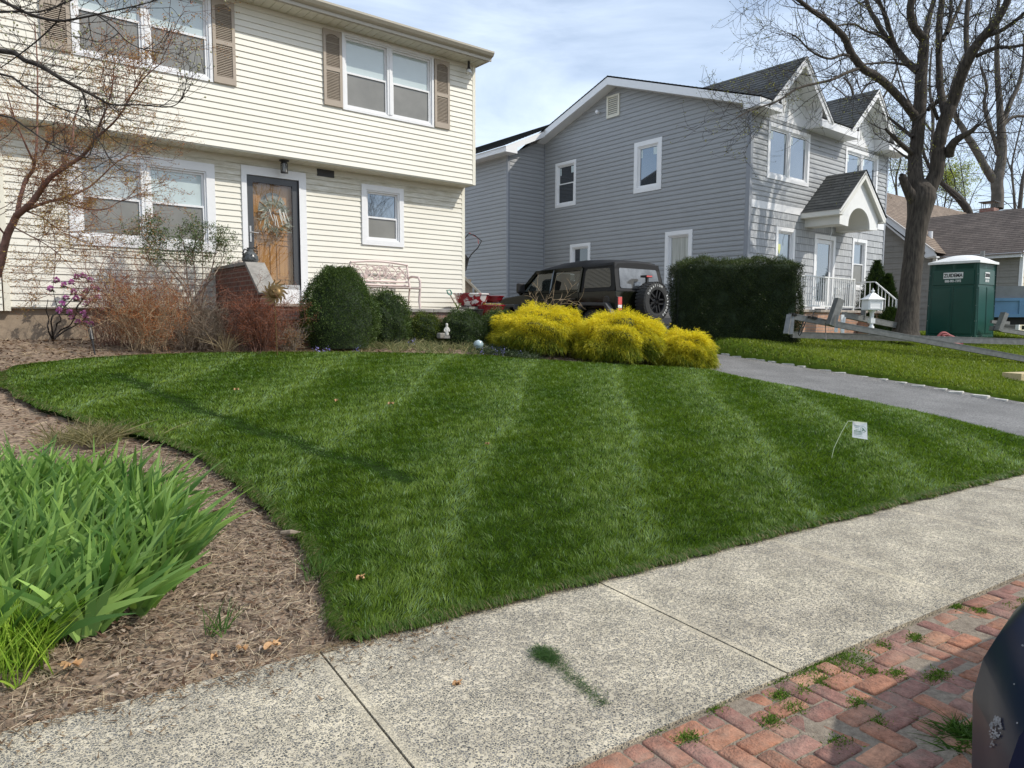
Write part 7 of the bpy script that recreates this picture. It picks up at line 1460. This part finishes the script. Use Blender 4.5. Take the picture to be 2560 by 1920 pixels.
# lawn flag
p = hit(2077, 1156); q = at(2077+43, 1052, np.linalg.norm(p[:2])/np.linalg.norm(ray(2077, 1156)[:2])*1.0); dd = float((p-CAM)@FW)
o = empty('lawn_flag', tuple(p), 0, 'small white printed notice flag on a bent wire standing in the lawn', 'sign'); mb = MB()
mb.tube([at(2076, 1158, dd), at(2085, 1120, dd), at(2104, 1080, dd), at(2120, 1053, dd), at(2131, 1053, dd), at(2167, 1057, dd)], .0028, 6); mb.build('wire', mat('pale_wire', (.55, .62, .40), .5), o)
fl = lambda u, v: at(2131.5+u*36+1.2*v*(u*2-1), 1053+4*u+v*40+u*v*2, dd+.03*math.sin(u*3.+v*2)*.5)
mb = MB(); nn_ = 8
for i in range(nn_+1): mb.add([tuple(fl(j/nn_, i/nn_)) for j in range(nn_+1)])
for i in range(nn_):
    for j in range(nn_): a = i*(nn_+1)+j; mb.f.append((a, a+1, a+nn_+2, a+nn_+1)); mb.uv += [(0, 0)]*4
sh = mb.build('paper', M['white_paint'], o); sh.modifiers.new('s', 'SOLIDIFY').thickness = .0006
mb = MB(); off = -FW*.006
def ln_(u0, u1, v, h=.012, j=.0):
    u = u0
    while u < u1:
        w_ = R.uniform(.02, .05); 
        if u+w_ > u1: w_ = u1-u
        P = [Vector(fl(u, v)+off), Vector(fl(u+w_, v)+off), Vector(fl(u+w_, v+h)+off), Vector(fl(u, v+h)+off)]; mb.face(P); u += w_+.012
for v, a, b, h in ((.24, .10, .46, .018), (.36, .17, .44, .02), (.46, .18, .40, .025), (.54, .10, .55, .05), (.62, .10, .62, .028), (.69, .10, .66, .028), (.76, .10, .60, .028), (.87, .12, .72, .01)): ln_(a, b, v, h)
for t in np.linspace(0, 6.28, 26): u, v = .70+.19*math.cos(t), .42+.17*math.sin(t); P = [Vector(fl(u, v)+off), Vector(fl(u+.03, v)+off), Vector(fl(u+.03, v+.02)+off), Vector(fl(u, v+.02)+off)]; mb.face(P)
for (u0, v0), (u1, v1) in (((.64, .33), (.74, .42)), ((.74, .42), (.62, .50)), ((.70, .40), (.82, .50)), ((.60, .40), (.70, .38))):
    for t in np.linspace(0, 1, 8): u, v = u0+(u1-u0)*t, v0+(v1-v0)*t; P = [Vector(fl(u, v)+off), Vector(fl(u+.045, v)+off), Vector(fl(u+.045, v+.03)+off), Vector(fl(u, v+.03)+off)]; mb.face(P)
mb.build('print', mat('green_ink', (.04, .17, .10), .7), o)

# pink metal bench on the terrace
M['pink'] = mat('faded_pink_metal', (.60, .49, .45), .5, var=.1, vscale=6)
o = empty('garden_bench', (6.9, 12.55, 1.70), 0, 'faded pink metal bench with vine pattern back against the cream wall', 'bench'); z = 1.70
bx0, bx1, yb, yf_ = 6.24, 7.49, 12.66, 12.22; BP = lambda u, v: (bx0+u*(bx1-bx0), yb-.03+.05*v, z+.52+v*.40+(.045*math.sin(math.pi*u)*(v)))
mb = MB(); mb.tube([(bx0, yb-.08, z+.38), (bx0, yb+.04, z+.88)], .022, 6); mb.tube([(bx1, yb-.08, z+.38), (bx1, yb+.04, z+.88)], .022, 6)
mb.tube([BP(u, .92) for u in np.linspace(0, 1, 14)], .026, 6); mb.tube([BP(u, 0.05) for u in np.linspace(0, 1, 6)], .022, 6); mb.tube([BP(u, -.12) for u in np.linspace(0, 1, 4)], .022, 6)
for k in range(3):                                         # scrolling vines
    mb.tube([BP(u, .45+.26*math.sin(u*17+k*2.1)) for u in np.linspace(.01, .99, 60)], .011, 5)
for i in range(60):
    u, v = R.uniform(.05, .95), R.uniform(.15, .8); a = R.uniform(0, 6.28); c = BP(u, v); pts = [(c[0]+.035*math.cos(a)*s_+.016*math.sin(a)*t_, c[1]-.005, c[2]+.035*math.sin(a)*s_-.016*math.cos(a)*t_) for s_, t_ in ((-1, 0), (0, 1), (1, 0), (0, -1), (-1, 0))]; mb.tube(pts, .010, 4)
mb.build('backrest', M['pink'], o)
mb = MB()
for k in range(6): y = yb-.10-k*.073; mb.box((bx0+.01, y-.03, z+.40), (bx1-.01, y+.022, z+.415))
mb.box((bx0, yf_, z+.385), (bx1, yf_+.03, z+.41)); mb.build('seat', M['pink'], o)
for x in (bx0, bx1):
    mb = MB(); mb.tube([(x, yb-.0, z+.62), (x, yb-.15, z+.65), (x, yf_+.03, z+.62), (x, yf_-.03, z+.54), (x, yf_-.02, z+.36), (x, yf_+.01, z+.18), (x, yf_-.02, z)], .024, 8); mb.build('armrest', M['pink'], o, smooth=True)
    mb = MB(); mb.tube([(x, yb-.06, z+.4), (x, yb+.01, z)], .018, 6); mb.build('leg', M['pink'], o)

# pots, jug, statue, gazing ball, sun face, lights, tools
M['red_glaze'] = mat('flaking_red_glaze', (.26, .012, .022), .25, col2=(.70, .66, .64), vscale=5.5, coat=.5)
M['red_glaze'].node_tree.nodes['Color Ramp'].color_ramp.elements[0].position = .50; M['red_glaze'].node_tree.nodes['Color Ramp'].color_ramp.elements[1].position = .53
M['red_plain'] = mat('red_glaze', (.22, .010, .018), .2, var=.2, coat=.6); M['potting'] = mat('potting_soil', (.05, .035, .025), .95, bump=.5)
def pot(name, px, pyb, d, r, h, label, mt, prof=None, grp='plant pots by the terrace end', zb=None):
    c = at(px, pyb, d); z = zb if zb is not None else c[2]; o = empty(name, (c[0], c[1], z), 0, label, 'flower pot', grp); mb = MB(); pr = prof or [(.0, 0), (.55, 0), (.72, .15), (.88, .5), (.95, .82), (.98, .9), (1.03, .91), (1.03, 1.), (.93, 1.), (.88, .85), (.0, .85)]
    mb.lathe([(a*r, z+b*h) for a, b in pr[:-1]], (c[0], c[1], 0), 32); mb.build('bowl', mt, o, smooth=True); mb = MB(); mb.lathe([(.9*r, z+h*.86), (0, z+h*.88)], (c[0], c[1], 0), 20); mb.build('soil', M['potting'], o); return c, z
c, z = pot('flower_pot', 1179, 766, 15.0, .375, .28, 'large flaking red and white glazed bowl at the corner of the cream house', M['red_glaze'], zb=1.76)
c, z = pot('flower_pot', 1226, 792, 14.9, .31, .24, 'lower wide red bowl right of the flaking one', M['red_plain'], zb=1.56)
n = 60; P = np.c_[c[0]+rng.normal(0, .12, n), c[1]+rng.normal(0, .12, n), np.full(n, 1.80)]
V, Q, C = leaves(P, rng.normal(size=(n, 3))+np.array([0, 0, .6]), .05, .02, colmix((.45, .36, .03), (.30, .33, .12), rng.random(n))); o = tag(npmesh('potted_flowers', V, Q, M['matte_leaf'], col=C), 'small yellow flowers and seedlings in the lower red bowl', 'flowers')
pot('flower_pot', 1186, 792, 14.3, .19, .20, 'small black plastic pot in front of the red bowls', M['black'], zb=1.50)
pot('flower_pot', 1228, 756, 15.6, .28, .15, 'shallow bright red planter behind the two red bowls', M['red_plain'], zb=1.86)
mb = MB(); mb.box((8.78, 11.5, .9), (9.5, 12.6, 1.545)); mb.box((9.0, 12.3, 1.0), (9.6, 12.85, 1.85)); tag(mb.build('plinth', M['brick_retaining']), 'low brown block behind the boxwoods carrying the red pots', 'plinth')
mb = MB(); mb.box((8.55, 12.0, 1.66), (9.05, 12.45, 1.758)); tag(mb.build('stone_block', M['slate']), 'grey stone block under the flaking red bowl', 'stone')
def aloe(px, py, d, L, n, label):
    c = at(px, py, d); a = rng.uniform(0, 6.28, n); D = np.stack([np.cos(a)*.4, np.sin(a)*.4, np.ones(n)], 1); V, Q, C = blades(np.repeat(c[None], n, 0)-np.array([0, 0, .02]), D, L, .035, D*np.array([.3, .3, -.2]), 4, colmix((.16, .22, .10), (.40, .42, .24), rng.random(n))); return tag(npmesh('potted_iris', V, Q, M['leaf'], col=C), label, 'plant')
aloe(1204, 752, 15.1, .25, 7, 'pale succulent leaf clump between the red pots'); aloe(1144, 770, 14.3, .16, 9, 'sprout of pale leaves on the terrace by the shovel')
p0, p1 = at(1126, 738, 14.5), at(1146, 770, 14.3); o = empty('garden_shovel', tuple(p1), 0, 'green D-handled garden shovel leaning on the terrace corner', 'shovel'); mb = MB(); mb.tube([p0, p1+np.array([.05, 0, -.1])], .014, 8); mb.build('shaft', M['twig_grey'], o)
mb = MB(); g0 = at(1122, 732, 14.55); mb.tube([tuple(g0+np.array(v)) for v in ((.045, 0, -.05), (-.02, 0, -.02), (-.05, 0, .05), (.03, 0, .06), (.07, 0, .0), (.045, 0, -.05))], .014, 8); mb.build('handle', mat('teal_plastic', (.03, .20, .15), .4), o)
# jug on the wing wall
with Loc():
    c = at(630, 654, 11.6); c = (3.9, 11.42, 2.377); o = local('ceramic_jug', c, .4, 'dark glazed jug with flower relief standing on the stone coping', 'jug'); mb = MB(); mb.lathe([(0, 0), (.105, .0), (.125, .04), (.12, .09), (.085, .15), (.05, .18), (.045, .215), (.055, .23), (.03, .22), (.03, .19)], (0, 0, 0), 22)
    for k in range(30): a, h = R.uniform(0, 6.28), R.uniform(.03, .13); r_ = .125-.3*max(0, h-.05)*.6; mb.lathe([(0, -.012), (.012, 0), (0, .012)], (r_*math.cos(a), r_*math.sin(a), h), 6)
    mb.build('body', mat('dark_pewter_glaze', (.07, .075, .075), .3, var=.5, vscale=25), o, smooth=True)
    mb = MB(); mb.tube([(-.05, 0, .19), (-.11, 0, .20), (-.14, 0, .15), (-.115, 0, .08)], .012, 8); mb.build('handle', M['black'], o, smooth=True)
    mb = MB()
    for k in range(16): a = R.uniform(0, 6.28); mb.lathe([(0, -.02), (.018, 0), (0, .02)], (.09+.03*math.cos(a), -.02+.02*math.sin(a), .14+R.uniform(0, .13)), 6)
    mb.build('ornament', mat('bronze_flower', (.16, .10, .06), .5, var=.4, vscale=30), o)
for i, (dy, r_, lb) in enumerate(((.35, .045, 'round pale stone on the coping nearest the dark jug'), (.52, .035, 'small white pebble second from the dark jug on the coping'), (.68, .04, 'whitish stone on the coping farthest from the jug'))):
    mb = MB(); mb.lathe([(0, 0), (r_, .01), (r_*1.1, r_*.7), (r_*.7, r_*1.4), (0, r_*1.6)], (3.86, 11.42+dy, 2.375), 12); tag(mb.build('pebble', M['step_stone'], smooth=True), lb, 'stone')
# copper sun face on a stake
c = at(687, 731, 10.2); o = empty('sun_face', (float(c[0]), float(c[1]), 1.0), 0, 'rusty metal sun face ornament with wavy rays beside the steps', 'garden ornament')
M['copper'] = mat('aged_copper', (.14, .085, .03), .45, metal=.6, col2=(.22, .15, .06), vscale=15); nrmv = Vector((-.62, -.70, .30)).normalized(); q_ = nrmv.to_track_quat('Z', 'Y').to_matrix().to_4x4(); Tm = Matrix.Translation(c)@q_
mb = MB(); mb.lathe([(.095, -.01), (.09, .01), (.07, .03), (.04, .042), (0, .047)], (0, 0, 0), 24); 
mb.lathe([(0, .045), (.012, .05), (.018, .06), (0, .085)], (0, -.005, 0), 8)
for s in (-1, 1): mb.lathe([(0, .035), (.014, .045), (0, .05)], (s*.035, .03, 0), 8)
mb.tube([(-.035, -.04, .035), (-.015, -.05, .045), (.015, -.05, .045), (.035, -.04, .035)], .006, 6); mb.v = [tuple(Tm@Vector(v)) for v in mb.v]; mb.build('face', M['copper'], o, smooth=True)
mb = MB()
for k in range(14):
    a = k*2*math.pi/14; B = Tm@Matrix.Rotation(a, 4, 'Z'); pts = [(.09+.115*t, .022*math.sin(t*5.5)) for t in np.linspace(0, 1, 7)]; wd = [.028*(1-t)**.8+.001 for t in np.linspace(0, 1, 7)]
    n = mb.add([tuple(B@Vector((x, y+s*w_, .012*math.sin(x*30)+.0))) for (x, y), w_ in zip(pts, wd) for s in (-1, 1)])
    for i in range(6): mb.f.append((n+2*i, n+2*i+1, n+2*i+3, n+2*i+2)); mb.uv += [(0, 0)]*4
r_ = mb.build('ray', M['copper'], o); r_.modifiers.new('s', 'SOLIDIFY').thickness = .002
mb = MB(); mb.tube([tuple(c+np.array([0, .02, -.05])), (c[0]+.02, c[1]+.02, .95)], .006, 6); mb.build('stake', M['copper'], o)
# child statue
with Loc():
    p = hit(1116, 838); p = at(1117, 837, 12.45); o = local('garden_statue', (float(p[0]), float(p[1]), float(p[2])-.02), -.5, 'little pale stone child statue standing among the boxwoods', 'statue'); s_ = .225/.9
    bmv = [(0, 0, .0), (0, 0, .18), (0, 0, .36), (0, 0, .50), (0, 0, .60), (0, -.01, .74), (-.10, 0, .50), (-.15, -.05, .36), (-.10, -.12, .28), (.10, 0, .50), (.15, -.05, .36), (.10, -.12, .28), (0, -.01, .86)]
    ed = [(0, 1), (1, 2), (2, 3), (3, 4), (4, 5), (3, 6), (6, 7), (7, 8), (3, 9), (9, 10), (10, 11), (5, 12)]; rd = [.14, .13, .11, .10, .05, .095, .055, .045, .04, .055, .045, .04, .07]
    me = bpy.data.meshes.new('figure'); me.from_pydata([(x*s_*1.2, y*s_*1.2, z*s_*1.05) for x, y, z in bmv], ed, []); f_ = link('figure', me, mat('pale_cast_stone', (.55, .53, .49), .8, var=.15, vscale=30), o); m_ = f_.modifiers.new('k', 'SKIN'); 
    for i, v in enumerate(me.skin_vertices[0].data if me.skin_vertices else []): v.radius = (rd[i]*s_*1.2,)*2
    if not me.skin_vertices:
        bm = bmesh.new(); bm.from_mesh(me); L_ = bm.verts.layers.skin.verify()
        for i, v in enumerate(bm.verts): v[L_].radius = (rd[i]*s_*1.2,)*2; v[L_].use_root = i == 0
        bm.to_mesh(me); bm.free()
    f_.modifiers.new('u', 'SUBSURF').levels = 2; f_.modifiers['u'].render_levels = 2
    mb = MB(); mb.box((-.05, -.05, -.04), (.05, .05, .005)); mb.build('base', M['slate'], o)
p = at(1196, 866, 12.2); mb = MB(); mb.lathe([(0, -.085), (.05, -.07), (.085, -.02), (.088, .02), (.06, .065), (0, .085)], p+np.array([0, 0, .03]), 24); tag(mb.build('gazing_ball', mat('pale_blue_glass', (.26, .36, .38), .15, col2=(.45, .52, .52), vscale=12, coat=1.), smooth=True), 'pale aqua glass ball lying in the bed left of the cypress', 'ball')
p = at(1105, 838, 12.6); mb = MB(); mb.box((p[0]-.08, p[1]-.06, p[2]-.06), (p[0]+.08, p[1]+.06, p[2]+.04)); tag(mb.build('small_stone', M['slate'], bevel=.02), 'small grey stone just left of the garden statue', 'stone')
mb = MB(); pts = [at(*q, 12.2) for q in ((1205, 884), (1215, 873), (1230, 868), (1245, 872), (1225, 878), (1210, 880))]; mb.tube(pts, .012, 6); tag(mb.build('black_hose', M['black'], smooth=True), 'short coil of black hose near the pale aqua ball', 'hose')
# path light
o = empty('path_light', (1.55, 10.8, 1.0), 0, 'leaning black stake path light in front of the rhododendron', 'garden light'); t_, b_ = at(825/3.6875, 450+1350/3.6875, 9.7), at(875/3.6875, 450+1590/3.6875, 9.6); mb = MB(); mid_ = t_+(b_-t_)*.52; mb.tube([t_, mid_], [.030, .026], 10); mb.tube([mid_, b_+np.array([0, 0, -.03])], [.014, .010], 8); mb.build('stake', M['black'], o); mb = MB(); mb.lathe([(0, .03), (.045, .01), (.05, 0), (.02, -.01)], t_, 14); mb.build('cap', M['black'], o)
# push mower standing behind the house corner
o = empty('push_mower', (9.5, 13.6, 1.2), 0, 'black and red tubular mower handle with hanging bag behind the cream house corner', 'lawn mower')
g_ = lambda x, y, d=16.3: at(1050+x/3.456, 550+y/3.456, d)
mb = MB(); mb.tube([g_(330, 330), g_(385, 160), g_(420, 118), g_(470, 130), g_(532, 180), g_(500, 240), g_(450, 290), g_(415, 340), g_(380, 420)], .013, 8); mb.build('handle', M['black'], o, smooth=True)
mb = MB(); mb.tube([g_(425, 112), g_(500, 155), g_(505, 205)], .008, 6); mb.build('control_bar', mat('red_bar', (.4, .04, .03), .4), o)
mb = MB(); mb.prism([(-.2, 0), (-.2, .42), (.08, .40), (.17, .30), (.09, .02)], 0, .3, 1); B_ = g_(365, 448); mb.v = [(x*1.1+B_[0]+.02, y+B_[1]-.0, z*1.02+B_[2]) for x, y, z in mb.v]; mb.build('bag', M['fabric'], o, bevel=.02)
mb = MB(); mb.box((9.15, 14.1, 1.02), (9.6, 14.7, 1.3)); mb.build('deck', M['black'], o, bevel=.04)
# basement stair rail (sloping board) beyond the corner
o = empty('stair_guard', (9.8, 14.5, 1.1), 0, 'weathered sloping white stair board and posts beyond the house corner', 'stair rail'); r4 = lambda x, y, d=16.8: at(1080+x/11.06, 640+y/11.06, d)
mb = MB(); mb.bar(r4(860, 560), r4(1380, 1080), .09, .05); mb.build('top_board', mat('weathered_board', (.40, .37, .31), .8, var=.3, vscale=10), o); mb = MB()
for x in (930, 1010, 1090, 1200): mb.bar(r4(x, 1100), r4(x, 560+(x-860)), .05, .03)
mb.bar(r4(905, 1080), r4(905, 640), .3, .02); mb.build('post', M['twig_grey'], o)

# edging stones of the driveway
first = None; y = 3.2; k = 0
while y < 9.0:
    L_ = R.uniform(.16, .30); x = 13.12+R.uniform(-.02, .03)
    if y < 4.0: x += (4.0-y)*.1
    mb = MB(); mb.box((-.055, -L_/2, -.05), (.055, L_/2, .03))
    zz = float(hgt(12.9, y))
    if first is None: first = mb.build('edging_stone', mat('pale_granite', (.50, .48, .43), .85, var=.3, vscale=20, bump=.3), None, bevel=.015); ob = first; L0_ = L_
    else: ob = first.copy(); COL.objects.link(ob); ob.scale = (R.uniform(.8, 1.15), L_/L0_, 1)
    ob.location = (x, y, zz+.03+R.uniform(-.01, .01)); ob.rotation_euler = (R.uniform(-.05, .05), R.uniform(-.06, .06), R.uniform(-.12, .12)); k += 1
    tag(ob, 'pale granite block set in the edging row between driveway and neighbour lawn', 'edging stone', 'granite edging stones along the driveway'); y += L_+R.uniform(.03, .14)

# lumber, hose, boards on the right
p = hit(2540, 955); z = float(p[2]); mb = MB(); c_, s_ = math.cos(-.35), math.sin(-.35); Bm = Matrix.Translation((p[0]+.45, p[1]-.1, z+.06))@Matrix.Rotation(-.35, 4, 'Z')
mb.box((-.5, -.18, -.06), (.9, .18, .10), Bm); tag(mb.build('lumber_block', mat('fresh_lumber', (.50, .40, .22), .7, var=.2, vscale=8, stretch=(1, 8, 8)), bevel=.005), 'block of pale fresh lumber lying on the neighbour lawn at the right edge', 'lumber')
mb = MB(); q = [at(*z3(*a), 16.2) for a in ((720, 985), (780, 925), (850, 915), (930, 960), (1020, 1000), (1100, 1060), (1130, 1110), (1000, 1090), (900, 1060), (860, 1000), (800, 960), (880, 950), (980, 1010))]; mb.tube(smooth_path(q, np.full(len(q), .03), 4)[0], .032, 7); tag(mb.build('red_hose', mat('faded_red_hose', (.30, .06, .06), .6, var=.2), smooth=True), 'coiled faded red hose lying in front of the portable toilet', 'hose')
a = at(2305, 842, 19.5); mb = MB(); mb.box((a[0]-.1, a[1]-.6, a[2]-.05), (a[0]+1.3, a[1]+.6, a[2]+.02)); tag(mb.build('concrete_pad', M['step_stone']), 'pale concrete pad between the tree trunk and the portable toilet', 'pad')
# overhead wires
for i, (pa, pb, lb) in enumerate((((2200, 366), (2600, 372), 'upper thin overhead wire crossing behind the trees'), ((2240, 512), (2600, 520), 'lower thin overhead wire just above the brown roof'), ((2240, 415), (2600, 436), 'middle thin overhead wire behind the trees'))):
    mb = MB(); A, B = at(*pa, 55), at(*pb, 55); mb.tube([A+(B-A)*t-np.array([0, 0, .25*math.sin(math.pi*t)]) for t in np.linspace(-.6, 1.6, 9)], .022, 5); tag(mb.build('overhead_wire', M['black']), lb, 'wire', 'overhead wires')
# bird dropping on the navy car, laid on its paint
from mathutils.bvhtree import BVHTree
nb = [c_ for c_ in nc.children if c_.name.startswith('body')][0]; bpy.context.view_layer.update(); mw = nb.matrix_world
bv_ = BVHTree.FromPolygons([mw@v.co for v in nb.data.vertices], [tuple(p.vertices) for p in nb.data.polygons]); mb = MB()
def on_car(px, py):
    h_ = bv_.ray_cast(Vector(CAM), Vector(ray(px, py)).normalized()); return h_[0]+h_[1]*.0025*(1 if h_[1].dot(Vector(ray(px, py))) < 0 else -1) if h_[0] else None
for cx_, cy_, rx_, ry_, k_ in ((2492, 1822, 15, 32, 90), (2484, 1862, 6, 10, 8), (2556, 1614, 5, 4, 4), (2537, 1712, 2, 2, 1), (2545, 1810, 3, 2, 1)):
    for _ in range(k_):
        a = R.uniform(0, 6.28); r0 = R.random()**.5; px_, py_ = cx_+rx_*r0*math.cos(a), cy_+ry_*r0*math.sin(a)*(1)+(.35*rx_*r0*math.cos(a)*-1); s_ = R.uniform(1.2, 3.4)
        P = [on_car(px_+s_*math.cos(t)*R.uniform(.7, 1.2), py_+s_*math.sin(t)*R.uniform(.7, 1.3)) for t in np.linspace(0, 5.5, 7)]
        if all(p is not None for p in P): mb.face([tuple(p) for p in P])
if mb.v: link('bird_dropping', ty_mesh(mb, 'bird_dropping'), M['step_stone'] if 0 else mat('dropping', (.24, .25, .27), .8, var=.3, vscale=60), nc)



# bare trees across the street, behind the viewpoint (seen reflected in the windows)
for i, (x, y, hh, lb) in enumerate(((4, -30, 13, 'tall bare tree across the street, left of three'), (17, -27, 14, 'tall bare tree across the street, middle of three'), (30, -31, 12, 'tall bare tree across the street, right of three'))):
    o = empty('bare_tree', (x, y, -.1), 0, lb, 'tree', 'bare trees across the street'); paths, tips = [], []
    op = dict(seg=6, wander=.13, trop=.10, kids=(1, 2, 2), angle=(.35, .9), ratio=(.5, .72), rmin=.02, taper=.3, prob=.8)
    grow(paths, tips, np.array([x, y, -.1]), np.array([0, 0, 1.]), hh*.62, .34, 3, op); V, Q = tubes(paths, 4); npmesh('branches', V, Q, M['bark_far'], o)
